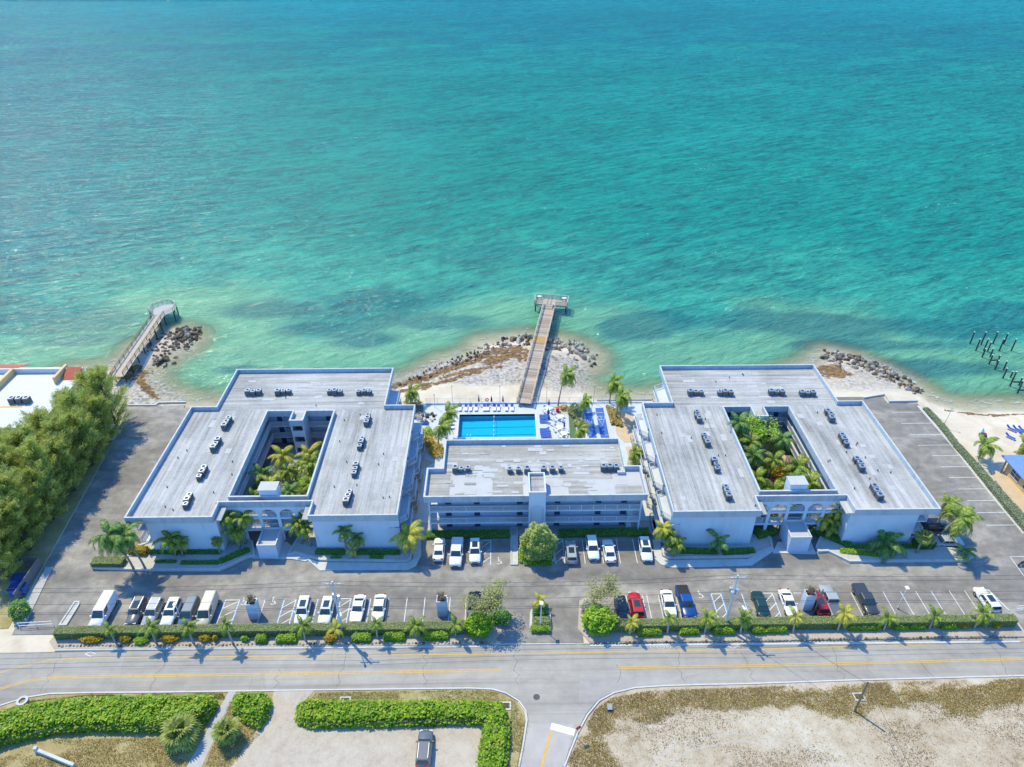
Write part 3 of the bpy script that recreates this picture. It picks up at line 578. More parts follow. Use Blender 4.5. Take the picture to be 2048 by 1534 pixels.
# shuffleboard courts
for k, (a, b_, e, f_) in enumerate((((1169.6, 816), (1183, 816), (1193, 874.5), (1175.5, 874.5)), ((1191, 816), (1207, 816), (1217.6, 874.5), (1201, 874.5)))):
    pa = [P(*a, .2), P(*b_, .2), P(*e, .2), P(*f_, .2)]
    x0 = (pa[0].x + pa[3].x) / 2; x1 = (pa[1].x + pa[2].x) / 2; y0, y1 = pa[2].y, pa[0].y
    ct = thing('shuffleboard_court', ('left' if k == 0 else 'right') + ' one of two blue shuffleboard courts beside the pool terrace', 'court', (x0, y0, T), group='shuffleboard courts')
    W_, L_ = x1 - x0, y1 - y0
    MB().box(0, W_, -1.5, L_, -0.02, 0.05).build('playing_surface', 'court_blue', ct)
    cxm = W_ / 2; LN = lambda p, w__, z__: MB().strip(p, w__, z__).build('court_line', 'line_white', ct)
    LN([(cxm - .85, L_ - 2.9), (cxm + .85, L_ - 2.9), (cxm, L_ - 5.8), (cxm - .85, L_ - 2.9)], 0.09, 0.056)
    LN([(cxm - .55, L_ - 4.0), (cxm + .55, L_ - 4.0)], 0.08, 0.057); LN([(cxm, L_ - 2.9), (cxm, L_ - 4.0)], 0.08, 0.058)
    LN([(0.1, L_ - 1.6), (W_ - .1, L_ - 1.6)], 0.08, 0.057); LN([(0.1, 0.7), (W_ - .1, 0.7)], 0.08, 0.057)

# seawall and pool fence
wall = thing('seawall', 'low white concrete seawall between pool terrace and beach', 'wall', (0, 122.6, 0))
MB().box(-16.4, 13.2, 0, 0.35, -1.6, 0.42).build('wall_block', 'white_wall', wall)
MB().box(13.2, 32.3, 0, 0.35, -1.6, 0.30).build('wall_block', 'white_wall', wall)
MB().box(20, 32.3, 1.6, 1.9, -1.6, -0.15).build('footing', 'concrete', wall)
fence = thing('pool_fence', 'thin metal picket fence along the seawall behind the pool', 'fence', (0, 122.85, 0.42))
for x in np.arange(-16, 30, 2.3):
    if 0.6 < x < 4.6: continue
    MB().box(x - .03, x + .03, -.03, .03, 0, 1.15).build('fence_post', 'steel', fence)
for a, b_ in ((-16, 1.3), (5.2, 29.8)):
    for zz in (0.15, 1.1): MB().box(a, b_, -.015, .015, zz, zz + .035).build('rail', 'steel', fence)
    pk = MB()
    for x in np.arange(a, b_, 0.16): pk.box(x - .007, x + .007, -.007, .007, .18, 1.1)
    tag(pk.build('pickets', 'steel', fence), kind='stuff')

# ------------------------------------------------------------------ apartment buildings
ZP, ZF, ZR = 8.7, 7.45, 7.85            # parapet top, fascia bottom, roof surface
FL = (2.6, 5.2)                          # upper floors
def railing(mb, pts, z, h=1.0, pitch=0.14, post=2.0):
    for (a, b_) in zip(pts[:-1], pts[1:]):
        a, b_ = Vector((*a, 0)), Vector((*b_, 0)); L = (b_ - a).length
        if L < 0.05: continue
        for zz, t in ((z + h, 0.07), (z + 0.12, 0.05)): mb.bar(a + Vector((0, 0, zz)), b_ + Vector((0, 0, zz)), t, t)
        n = max(1, round(L / post))
        for k in range(n + 1): p = a.lerp(b_, k / n); mb.box(p.x - .035, p.x + .035, p.y - .035, p.y + .035, z, z + h)
        n = int(L / pitch)
        for k in range(n): p = a.lerp(b_, (k + .5) / n); mb.box(p.x - .022, p.x + .022, p.y - .022, p.y + .022, z + .12, z + h)
def door_box(mb, x0, x1, y0, y1, z): mb.box(x0, x1, y0, y1, z, z + 2.05)
def building(tagname, left):
    ox = -58.6 if left else 68.5; sg = 1 if left else -1
    side = 'left' if left else 'right'
    root = thing('apartment_building', f'{side} white three-storey apartment block around a planted courtyard, flat grey roof', 'building', (ox, 81.4, 0))
    def M(mb):                                                # mirror a part for the right-hand block
        if not left:
            mb.v = [(-x, y, z) for x, y, z in mb.v]; mb.f = [tuple(reversed(f)) for f in mb.f]
        return mb
    Y = lambda y: y - 81.4
    out = [(0, Y(81.4)), (13.5, Y(81.4)), (13.5, Y(84.7)), (28.2, Y(84.7)), (28.2, Y(81.4)), (42.1, Y(81.4)), (42.1, Y(110.7)), (36.4, Y(110.7)), (36.4, Y(123.6)), (4.7, Y(123.6)), (4.7, Y(110.7)), (0, Y(110.7))]
    crt = [(14.8, Y(86.1)), (27.0, Y(86.1)), (27.0, Y(109.0)), (22.0, Y(109.0)), (22.0, Y(106.0)), (19.4, Y(106.0)), (19.4, Y(109.0)), (14.8, Y(109.0))]
    # walls
    def part(name, mat, f, parent=root):
        mb = MB(); f(mb); return M(mb).build(name, mat, parent)
    wallA = part('wall', 'white_wall', lambda m: m.box(2.3, 13.0, Y(82.3), Y(110.4), -0.6, ZR - .15))
    wallB = part('wall', 'white_wall', lambda m: m.box(28.8, 40.4, Y(82.3), Y(110.4), -0.6, ZR - .15))
    wallC = part('wall', 'white_wall', lambda m: m.box(5.5, 35.6, Y(110.6), Y(122.7), -1.8, ZR - .15))
    part('stair_core', 'white_wall', lambda m: (m.box(19.5, 19.75, Y(106.1), Y(110.5), 0, ZR - .15), m.box(21.65, 21.9, Y(106.1), Y(110.5), 0, ZR - .15), m.box(19.75, 21.65, Y(106.1), Y(106.35), 0, 1.1), m.box(19.75, 21.65, Y(106.1), Y(106.35), 2.3, 3.6), m.box(19.75, 21.65, Y(106.1), Y(106.35), 4.9, 6.2)))
    st = MB()
    for k in range(15): st.box(19.8, 20.7, Y(106.5) + k * .25, Y(106.75) + k * .25, k * .173, k * .173 + .12); st.box(20.75, 21.6, Y(110.25) - k * .25, Y(110.5) - k * .25, 2.6 + k * .173, 2.6 + k * .173 + .12)
    M(st).build('stairs', 'floor_slab', root)
    # end walls that close the wings beside the arcade
    part('wing_wall', 'white_wall', lambda m: m.box(13.0, 13.4, Y(82.3), Y(86.0), -0.3, ZR - .15)); part('wing_wall', 'white_wall', lambda m: m.box(28.4, 28.8, Y(82.3), Y(86.0), -0.3, ZR - .15))
    # roof
    rf = part('roof', 'roof_strips_y', lambda m: m.box(.15, 14.65, Y(81.55), Y(110.55), ZR - .2, ZR)); part('roof', 'roof_strips_y', lambda m: m.box(27.15, 41.95, Y(81.55), Y(110.55), ZR - .2, ZR))
    rb = part('roof', 'roof_strips_x', lambda m: m.prism([(4.85, Y(110.55)), (14.65, Y(110.55)), (14.65, Y(109.15)), (19.55, Y(109.15)), (19.55, Y(106.15)), (21.85, Y(106.15)), (21.85, Y(109.15)), (27.15, Y(109.15)), (27.15, Y(110.55)), (36.25, Y(110.55)), (36.25, Y(123.45)), (4.85, Y(123.45))], ZR - .2, ZR + .01)); part('roof', 'roof_strips_x', lambda m: m.box(14.65, 27.15, Y(84.85), Y(85.95), ZR - .2, ZR))
    part('parapet', 'parapet_paint', lambda m: m.ring(out, 0.22, ZF, ZP)); part('parapet', 'parapet_paint', lambda m: m.ring(offset(crt, -0.26), 0.26, ZF, ZP))
    part('parapet_cap', 'cap_paint', lambda m: m.ring(offset(out, -0.02), 0.25, ZP - .02, ZP + .05)); part('parapet_cap', 'cap_paint', lambda m: m.ring(offset(crt, -0.29), 0.28, ZP - .02, ZP + .06))
    # soffits under overhangs
    for bx_ in ((.28, 13.22, 81.68, 82.3), (28.48, 41.8, 81.68, 82.3), (.28, 2.3, 82.3, 110.4), (40.4, 41.8, 82.3, 110.4)): part('soffit', 'white_trim', lambda m: m.box(bx_[0], bx_[1], Y(bx_[2]), Y(bx_[3]), ZF + .05, ZF + .15))
    # courtyard galleries
    g0 = [(13.0, Y(86.1)), (28.8, Y(86.1)), (28.8, Y(110.6)), (13.0, Y(110.6))]
    for z in FL:
        part('gallery_floor', 'floor_slab', lambda m: (m.box(13.0, 14.8, Y(86.0), Y(110.6), z - .2, z), m.box(27.0, 28.8, Y(86.0), Y(110.6), z - .2, z), m.box(14.8, 27.0, Y(109.0), Y(110.6), z - .2, z), m.box(13.4, 28.4, Y(84.9), Y(86.0), z - .25, z - .003)))
        for pts in ([(14.75, Y(86.2)), (14.75, Y(109.0))], [(27.05, Y(86.2)), (27.05, Y(109.0))], [(14.8, Y(109.0)), (19.4, Y(109.0))], [(22.0, Y(109.0)), (27.0, Y(109.0))], [(14.0, Y(86.05)), (27.9, Y(86.05))], [(14.0, Y(85.1)), (27.9, Y(85.1))]):
            part('railing', 'white_trim', lambda m: railing(m, pts, z))
    for z in (0.0,) + FL:
        for yy in (89.5, 95, 100.5, 106):
            for xx, e in ((13.0, 1), (28.8, -1)):
                d = part('door', 'door_dark', lambda m: m.box(min(xx, xx + .06 * e), max(xx, xx + .06 * e), Y(yy), Y(yy + 0.95), z + .02, z + 2.05))
                part('window', 'window_glass', lambda m: m.box(min(xx, xx + .05 * e), max(xx, xx + .05 * e), Y(yy + 1.7), Y(yy + 3.1), z + 1.0, z + 2.0))
        for xx in (15.6, 24.9):
            part('door', 'door_dark', lambda m: m.box(xx, xx + .95, Y(110.54), Y(110.6), z + .02, z + 2.05))
            part('window', 'window_glass', lambda m: m.box(xx + 1.3, xx + 2.0, Y(110.55), Y(110.6), z + 1.0, z + 2.0))
    # street arcade with five arches
    fc = part('arcade', 'white_wall', lambda m: arcade(m, 13.45, 28.25, Y(84.72), Y(85.0), 5))
    # lobby porch
    bx0, bx1 = (19.4, 22.4) if left else (19.35, 22.65); by0 = Y(80.75); hb = 3.1 if left else 3.5
    pr = part('porch', 'white_wall', lambda m: m.box(bx0, bx1, by0, Y(84.7), -0.1, hb - .45))
    part('porch_parapet', 'white_trim', lambda m: m.ring([(bx0 - .02, by0 - .02), (bx1 + .02, by0 - .02), (bx1 + .02, Y(84.7)), (bx0 - .02, Y(84.7))], .16, hb - .45, hb), pr)
    part('porch_roof', 'roof_coated', lambda m: m.box(bx0 + .15, bx1 - .15, by0 + .15, Y(84.6), hb - .44, hb - .40), pr)
    txt = bpy.data.curves.new('house_number', 'FONT'); txt.body = '1' if left else '2'; txt.size = 0.75; txt.extrude = 0.02; txt.align_x = 'CENTER'
    txt.materials.append(MATS['white_trim'])
    tob = bpy.data.objects.new('tmp', txt); COL.objects.link(tob); dg = bpy.context.evaluated_depsgraph_get()
    me = bpy.data.meshes.new_from_object(tob.evaluated_get(dg)); bpy.data.objects.remove(tob)
    if not me.materials: me.materials.append(MATS['white_trim'])
    link('house_number', me, pr, (sg * (bx0 + bx1) / 2, by0 - .03, hb - 1.3), (R(90), 0, 0))
    # lift house on the roof behind the arcade
    lh = part('lift_house', 'white_wall', lambda m: m.box(19.5, 22.3, Y(86.15), Y(88.1), 0, 9.75))
    part('lift_roof', 'roof_coated', lambda m: m.box(19.4, 22.4, Y(86.05), Y(88.2), 9.75, 9.85), lh)
    part('roof_hatch', 'tile_red' if left else 'roof_patch', lambda m: m.box(19.0 if left else 21.2, 20.2 if left else 22.3, Y(85.02), Y(85.6), ZR + .002, ZR + .35))
    # terraces on the pool side: saw-tooth balconies, four bays
    for fi, z in enumerate((0.12,) + FL):
        for k in range(4):
            y0 = 82.4 + k * 7.1; p = [(40.3, Y(y0)), (41.2, Y(y0)), (43.7 - fi * .25, Y(y0 + 1.9)), (43.7 - fi * .25, Y(y0 + 6.6)), (41.9, Y(y0 + 6.95)), (40.3, Y(y0 + 6.95))]
            bal = part('balcony', 'floor_slab', lambda m: m.prism(p, z - .22, z))
            part('railing', 'white_trim', lambda m: railing(m, [(41.25, Y(y0 + .1)), (43.6 - fi * .25, Y(y0 + 1.9)), (43.6 - fi * .25, Y(y0 + 6.5)), (42.0, Y(y0 + 6.85))], z, 1.0, 0.2), bal)
            part('divider', 'white_wall', lambda m: m.box(40.4, 42.0, Y(y0 - .06), Y(y0 + .06), z, z + 2.35), bal)
            part('sliding_door', 'window_glass', lambda m: m.box(40.4, 40.46, Y(y0 + 1.2), Y(y0 + 4.2), z + .05, z + 2.1), bal)
            part('window', 'window_glass', lambda m: m.box(40.4, 40.45, Y(y0 + 4.9), Y(y0 + 6.2), z + .9, z + 2.0))
    # gallery on the outer side
    for z in FL:
        part('gallery_floor', 'floor_slab', lambda m: m.box(.7, 2.3, Y(82.3), Y(110.0), z - .2, z))
        part('railing', 'white_trim', lambda m: railing(m, [(.75, Y(82.35)), (.75, Y(110.0))], z))
    for z in (0.0,) + FL:
        for yy in (84, 90, 96, 102, 107): part('door', 'door_dark', lambda m: m.box(2.24, 2.3, Y(yy), Y(yy + .95), z + .02, z + 2.05))
    # beach balconies at the back
    for z in (0.12,) + FL:
        for k in range(4):
            x0 = 6.2 + k * 7.4
            bal = part('balcony', 'floor_slab', lambda m: m.box(x0, x0 + 6.4, Y(122.7), Y(123.5), z - .2, z)); part('railing', 'white_trim', lambda m: railing(m, [(x0, Y(123.45)), (x0 + 6.4, Y(123.45))], z, 1.0, .25), bal)
        bal = part('balcony', 'floor_slab', lambda m: m.prism([(35.6, Y(112)), (37.0, Y(112)), (38.0, Y(114)), (38.0, Y(120)), (35.6, Y(121))], z - .2, z)); part('railing', 'white_trim', lambda m: railing(m, [(37.0, Y(112.1)), (37.9, Y(114)), (37.9, Y(119.9)), (36.0, Y(120.9))], z, 1.0, .25), bal)
    # repair sheets, vents and drains lying on the roof
    rr = random.Random(3 if left else 5)
    pm = MB().box(-.5, .5, -.5, .5, 0, .018).mesh('roof_patch', 'roof_patch')
    for k in range(34 if not left else 18):
        if rr.random() < .7: x = rr.choice([rr.uniform(.8, 13.5), rr.uniform(28.2, 41)]); y = rr.uniform(82.4, 109); s_ = (rr.uniform(.6, 1.1), rr.uniform(.8, 2.2), 1); par = rf; dz = .004
        else: x = rr.uniform(6, 35); y = rr.uniform(111.4, 122.6); s_ = (rr.uniform(.9, 2.4), rr.uniform(.5, 1.0), 1); par = rb; dz = .014
        link('roof_patch', pm, par, (sg * x, Y(y), ZR + dz + k * .0006), 0, s_)
    vm = MB().tube([(0, 0, 0), (0, 0, .35)], .09, 6).mesh('vent_pipe', 'metal_dark')
    for k in range(26):
        x = rr.choice([rr.uniform(1, 13.5), rr.uniform(28, 41), rr.uniform(6, 35)]); y = rr.uniform(111.5, 122.5) if 13.8 < x < 27.8 else rr.uniform(83, 109)
        link('vent_pipe', vm, root, (sg * x, Y(y), ZR))
    # scuppers on the eaves
    for yy in (88, 95.5, 103): part('scupper', 'metal_dark', lambda m: m.box(42.1, 42.22, Y(yy), Y(yy + .35), ZP - .75, ZP - .5))
    return root
def arcade(m, x0, x1, y0, y1, n):
    bw = (x1 - x0) / n; hw = bw / 2 - .26; spring = 5.75; top = 6.95
    for k in range(n):
        c_ = x0 + bw * (k + .5); a0, a1 = c_ - bw / 2, c_ + bw / 2
        m.box(a0, c_ - hw, y0, y1, -0.2, spring); m.box(c_ + hw, a1, y0, y1, -0.2, spring)
        S = 14; prev = None
        for i in range(S + 1):
            t = math.pi * i / S; p = (c_ - hw * math.cos(t), spring + (top - spring) * math.sin(t))
            if prev:
                xa, xb = prev[0], p[0]
                m.add([(xa, y0, prev[1]), (xb, y0, p[1]), (xb, y0, ZF + .3), (xa, y0, ZF + .3), (xa, y1, prev[1]), (xb, y1, p[1]), (xb, y1, ZF + .3), (xa, y1, ZF + .3)], [(0, 1, 2, 3), (5, 4, 7, 6), (4, 5, 1, 0), (3, 2, 6, 7)])
            prev = p
        m.box(a0, c_ - hw, y0, y1, spring, ZF + .3); m.box(c_ + hw, a1, y0, y1, spring, ZF + .3)
    for z in FL: m.box(x0, x1, y0 + .03, y1 + .05, z - .38, z + .02)
B_L = building('left', True); B_R = building('right', False)

# middle block
root = thing('apartment_building', 'middle white three-storey apartment block behind the pool with patched roof', 'building', (-12.8, 85.35, 0))
Yc = lambda y: y - 85.35
out = [(0, 0), (35.95, 0), (35.95, Yc(92.5)), (33.4, Yc(92.5)), (33.4, Yc(99.95)), (2.6, Yc(99.95)), (2.6, Yc(92.4)), (0, Yc(92.4))]
MB().prism([(1.9, 2.0), (34.0, 2.0), (34.0, Yc(92)), (33.0, Yc(92)), (33.0, Yc(99.2)), (3.0, Yc(99.2)), (3.0, Yc(92)), (1.9, Yc(92))], -.3, ZR - .2).build('wall', 'white_wall', root)
CR = MB().prism(offset(out, .15), ZR - .2, ZR).build('roof', 'roof_coated', root)
MB().box(3.0, 33.0, Yc(93.2), Yc(99.5), ZR, ZR + .012).build('roof_felt', 'roof_weathered', CR)
MB().box(.5, 4.0, Yc(86.1), Yc(91.9), ZR, ZR + .012).build('roof_felt', 'roof_weathered', CR)
MB().box(11.0, 16.0, Yc(86.3), Yc(93.2), ZR, ZR + .013).build('roof_felt', 'roof_weathered', CR)
MB().box(23.4, 26.6, Yc(86.5), Yc(89.6), ZR, ZR + .012).build('roof_felt', 'roof_weathered', CR)
MB().box(31.0, 35.5, Yc(86.0), Yc(88.5), ZR, ZR + .012).build('roof_felt', 'roof_weathered', CR)
MB().box(22.0, 31.0, Yc(90.2), Yc(93.2), ZR, ZR + .012).build('roof_felt', 'roof_weathered', CR)
MB().ring(out, .28, ZF, ZP).build('parapet', 'parapet_paint', root); MB().ring(offset(out, -.03), .27, ZP - .02, ZP + .06).build('parapet_cap', 'cap_paint', root)
MB().box(.28, 35.6, .28, 2.0, ZF + .05, ZF + .15).build('soffit', 'white_trim', root)
for z in FL:
    MB().box(.6, 35.3, .35, 2.0, z - .28, z).build('gallery_floor', 'white_wall', root)
    for a, b_ in ((.6, 16.8), (19.6, 35.3)):
        mb = MB(); railing(mb, [(a, .42), (b_, .42)], z); mb.build('railing', 'white_trim', root)
for z in (0.12,) + FL:
    for xx in (3.2, 7.9, 15.0, 21.2, 28.0, 32.2):
        d = MB().box(xx, xx + .95, 1.93, 2.0, z + .02, z + 2.1).build('door', 'door_dark', root)
        MB().box(xx + .78, xx + .86, 1.89, 1.93, z + 1.0, z + 1.06).build('handle', 'steel', d)
    for xx in (5.2, 10.2, 12.6, 23.2, 25.4, 30.2): MB().box(xx, xx + 1.3, 1.95, 2.0, z + 1.0, z + 2.05).build('window', 'window_glass', root)
MB().box(.6, .85, .4, 2.0, 0, ZF).build('column', 'white_wall', root); MB().box(35.05, 35.3, .4, 2.0, 0, ZF).build('column', 'white_wall', root)
for sx in (0.9, 33.2):                                            # open stairs at both ends
    st = MB()
    for fl in range(2):
        for k in range(13): st.box(sx, sx + .9, .5 + k * .11, .75 + k * .11, fl * 2.6 + k * .2, fl * 2.6 + k * .2 + .15)
    st.build('stairs', 'floor_slab', root)
tw = MB()
S = 12; cx = 18.2; hw = 1.0
tw.box(16.85, 19.55, -.55, 4.2, ZF - .2, 9.95 - .5); tw.box(16.85, 17.15, -.55, 1.9, -.2, ZF - .2); tw.box(19.25, 19.55, -.55, 1.9, -.2, ZF - .2); tw.box(17.15, 19.25, -.3, 1.9, -.2, ZF - .2)
tower = tw.build('stair_tower', 'white_wall', root)
ar = MB(); prev = None
for i in range(S + 1):
    t = math.pi * i / S; p = (cx - 1.05 * math.cos(t), ZF - 1.25 + 1.0 * math.sin(t))
    if prev: ar.add([(prev[0], -.54, prev[1]), (p[0], -.54, p[1]), (p[0], -.54, ZF - .2), (prev[0], -.54, ZF - .2), (prev[0], -.3, prev[1]), (p[0], -.3, p[1])], [(0, 1, 2, 3), (1, 0, 4, 5)])
    prev = p
ar.build('arch', 'white_wall', tower)
MB().ring([(16.82, -.58), (19.58, -.58), (19.58, 4.23), (16.82, 4.23)], .24, 9.45, 10.0).build('tower_parapet', 'white_trim', tower)
MB().box(17.05, 19.35, -.3, 4.0, 9.451, 9.49).build('tower_roof', 'roof_strips_x', tower)
rr = random.Random(11); pm = MB().box(-.5, .5, -.5, .5, 0, .02).mesh('roof_patch', 'roof_patch'); pm2 = MB().box(-.5, .5, -.5, .5, 0, .016).mesh('roof_patch', 'roof_weathered')
for k in range(90):
    x, y = rr.uniform(3.4, 32.6), rr.uniform(86.2, 99.2)
    link('roof_patch', pm if rr.random() < .62 else pm2, CR, (x, Yc(y), ZR + .013 + k * .0005), 0, (rr.choice([.7, 1.2, 1.9, 2.6]), rr.choice([.45, .6, .9]), 1))
MB().box(31.9, 33.2, Yc(91.2), Yc(92.2), ZR, ZR + .55).build('roof_hatch', 'roof_patch', root)
for fi, z in enumerate((0.16,) + FL):                            # pool-side balconies
    for k in range(5):
        x0 = 3.6 + k * 5.9; bal = MB().box(x0, x0 + 5.2, Yc(99.2), Yc(99.9), z - .2, z).build('balcony', 'floor_slab', root)
        mb = MB(); railing(mb, [(x0, Yc(99.85)), (x0 + 5.2, Yc(99.85))], z, 1.0, .25); mb.build('railing', 'white_trim', bal)

# ------------------------------------------------------------------ rooftop air conditioners
acb = MB().box(-.45, .45, -.45, .45, .12, 1.05); acb.box(-.5, -.38, -.5, .5, 0, .12); acb.box(.38, .5, -.5, .5, 0, .12)
acb = acb.mesh('casing', 'metal_grey')
acl = MB()
for k in range(7):
    z = .22 + k * .11; acl.box(-.47, .47, -.475, -.45, z, z + .05); acl.box(-.47, .47, .45, .475, z, z + .05); acl.box(-.475, -.45, -.47, .47, z, z + .05); acl.box(.45, .475, -.47, .47, z, z + .05)
acl = acl.mesh('louvre', 'metal_dark')
def disc_ring(r0, r1, z0, z1, n=14):
    m = MB(); V = []; F = []
    for k in range(n):
        a = 6.28318 * k / n
        for r, z in ((r0, z0), (r0, z1), (r1, z1), (r1, z0)): V.append((r * math.cos(a), r * math.sin(a), z))
    for k in range(n):
        j = (k + 1) % n
        for e in range(4): F.append((4 * k + e, 4 * j + e, 4 * j + (e + 1) % 4, 4 * k + (e + 1) % 4))
    m.add(V, F); return m
acr = disc_ring(.30, .44, 1.05, 1.14).mesh('fan_ring', 'steel')
acf = MB(); acf.add([(.3 * math.cos(6.2832 * k / 14), .3 * math.sin(6.2832 * k / 14), 1.056) for k in range(14)], [tuple(range(14))])
for k in range(4):
    a = k * 1.5708; acf.add([(.05 * math.cos(a), .05 * math.sin(a), 1.09), (.28 * math.cos(a), .28 * math.sin(a), 1.08), (.28 * math.cos(a + .5), .28 * math.sin(a + .5), 1.11)], [(0, 1, 2)])
acf = acf.mesh('fan', 'metal_dark')
acp = MB().tube([(0, -.5, .15), (0, -.9, .15), (.2, -1.0, .05)], .03, 5).mesh('refrigerant_pipe', 'rust')
NTH = ['first', 'second', 'third', 'fourth', 'fifth', 'sixth', 'seventh', 'eighth', 'ninth', 'tenth', 'eleventh', 'twelfth', 'thirteenth', 'fourteenth', 'fifteenth', 'sixteenth', 'seventeenth', 'eighteenth', 'nineteenth', 'twentieth']
def ac(x, y, z, label, group, rz, sc):
    t = thing('air_conditioner', label, 'air conditioner', (x, y, z), rz, group); t.scale = sc
    for n_, me in (('casing', acb), ('louvre', acl), ('fan_ring', acr), ('fan', acf), ('refrigerant_pipe', acp)): link(n_, me, t)
def ac_row(px, py, horiz, where, group, sep=1.05, z=ZR):
    c_ = P(px, py, z + 1.0); rr_ = random.Random(int(px * 7 + py))
    for k, pos in enumerate(('left', 'middle', 'right') if horiz else ('front', 'middle', 'back')):
        o_ = (k - 1) * sep; s_ = rr_.choice([.88, 1.0, 1.05]); jit = rr_.uniform(-.12, .12)
        ac(c_.x + (o_ if horiz else jit), c_.y + (jit if horiz else o_) , z + .012, f'{pos} air conditioner in the {where}', group, rr_.uniform(-.05, .05), (s_, s_, s_))
for side, back, wl, wr in (('left', [(506, 781), (566, 780), (669, 780), (728, 780)], [(453, 842), (430, 885), (402, 942), (374, 997)], [(734, 835), (722, 882), (709, 935), (695, 990)]), ('right', [(1392, 781), (1451, 782), (1554, 781), (1616, 783)], [(1396, 828), (1413, 875), (1433, 926), (1454, 980)], [(1661, 827), (1690, 876), (1720, 924), (1755, 980)])):
    for k, p in enumerate(back): ac_row(*p, True, f'{NTH[k]} trio from left on {side} building back roof', f'air conditioners on the {side} building roof')
    for k, p in enumerate(wl): ac_row(*p, False, f'{NTH[k]} trio from sea on {side} building left wing roof', f'air conditioners on the {side} building roof')
    for k, p in enumerate(wr): ac_row(*p, False, f'{NTH[k]} trio from sea on {side} building right wing roof', f'air conditioners on the {side} building roof')
for k, p in enumerate([(923, 934), (1037, 935), (1105, 934), (1220, 931)]): ac_row(*p, True, f'{NTH[k]} trio from left on the middle building roof', 'air conditioners on the middle building roof', 1.05 if k in (0, 3) else 1.45)

# ------------------------------------------------------------------ planting beds, kerbs and walks in front of the blocks
def bed(px, label_mat='bed_gravel', z=0.28, kw=0.35, name='planting_bed', close=True):
    poly = [P2(*p) for p in px]
    n = len(poly); a = sum(poly[i][0] * poly[(i + 1) % n][1] - poly[(i + 1) % n][0] * poly[i][1] for i in range(n))
    if a < 0: poly = poly[::-1]
    o = tag(MB().prism(offset(poly, kw - .02), -.05, z).build(name, label_mat), kind='structure')
    MB().ring(poly, kw, -.05, z + .14).build('kerb', 'kerb', o); return o
bed([(186, 1124), (181, 1133), (188, 1139), (300, 1143), (438, 1143), (462, 1133), (490, 1119), (512, 1113), (507, 1085), (470, 1060), (420, 1060), (300, 1085), (262, 1098), (262, 1112)])
bed([(574, 1112), (592, 1108), (606, 1112), (640, 1123), (815, 1126), (823, 1119), (828, 1098), (800, 1080), (640, 1060), (600, 1070)])
sheet('sidewalk', [(608, 1114), (640, 1142), (662, 1141), (815, 1140), (832, 1133), (842, 1112), (842, 1080), (829, 1080), (826, 1118), (815, 1127), (640, 1125)], 0.13, 'concrete_pale', 0.15)
sheet('sidewalk', [(505, 1117), (585, 1119), (612, 1124), (625, 1114), (590, 1100), (575, 1085), (515, 1085)], 0.16, 'concrete_pale', 0.2)
bed([(1322, 1098), (1326, 1114), (1338, 1119), (1495, 1117), (1520, 1107), (1546, 1099), (1542, 1078), (1520, 1062), (1400, 1072), (1340, 1085)])
sheet('sidewalk', [(1305, 1080), (1309, 1118), (1322, 1130), (1345, 1136), (1504, 1132), (1518, 1122), (1550, 1101), (1546, 1097), (1515, 1108), (1494, 1119), (1338, 1121), (1324, 1114), (1320, 1080)], 0.13, 'concrete_pale', 0.15)
sheet('sidewalk', [(1545, 1107), (1632, 1109), (1622, 1085), (1555, 1085)], 0.16, 'concrete_pale', 0.2)
bed([(1630, 1096), (1636, 1106), (1655, 1105), (1698, 1126), (1935, 1124), (1947, 1115), (1940, 1105), (1880, 1095), (1850, 1078), (1680, 1062), (1640, 1072)])
bed([(1021, 1056), (1036, 1056), (1036, 1131), (1021, 1131)], 'concrete_pale', 0.10, 0.2, 'sidewalk')
bed([(1040, 1082), (1110, 1082), (1110, 1120), (1098, 1129), (1050, 1129), (1040, 1120)], 'lawn_green', 0.2, 0.3, 'tree_island')
bed([(1070, 1204), (1090, 1204), (1101, 1228), (1103, 1258), (1096, 1264), (1066, 1264), (1059, 1258), (1060, 1228)], 'bed_gravel', 0.2, 0.35, 'entrance_island')
bed([(118, 1252), (150, 1204), (160, 1204), (160, 1210), (134, 1252)], 'bed_gravel', 0.12, 0.22, 'divider_island')
kerb('kerb', [(1836, 812), (1905, 892), (1980, 987), (2048, 1068)], 0.5, 0.1, 0.12)
kerb('kerb', [(1966, 1182), (1975, 1180), (2018, 1222)], 0.3, 0.1, 0.12)
tag(MB().strip([P2(*p) for p in [(255, 811), (312, 811), (318, 806), (372, 805)]], .3, .25, .5).build('kerb', 'kerb'), kind='structure')
tag(MB().strip([P2(*p) for p in [(1726, 797), (1768, 790), (1778, 804), (1835, 803)]], .3, .35, .6).build('kerb', 'kerb'), kind='structure')
walk = sheet('sidewalk', [(30, 1250), (62, 1190), (92, 1135), (106, 1135), (50, 1252)], 0.12, 'concrete', 0.15)

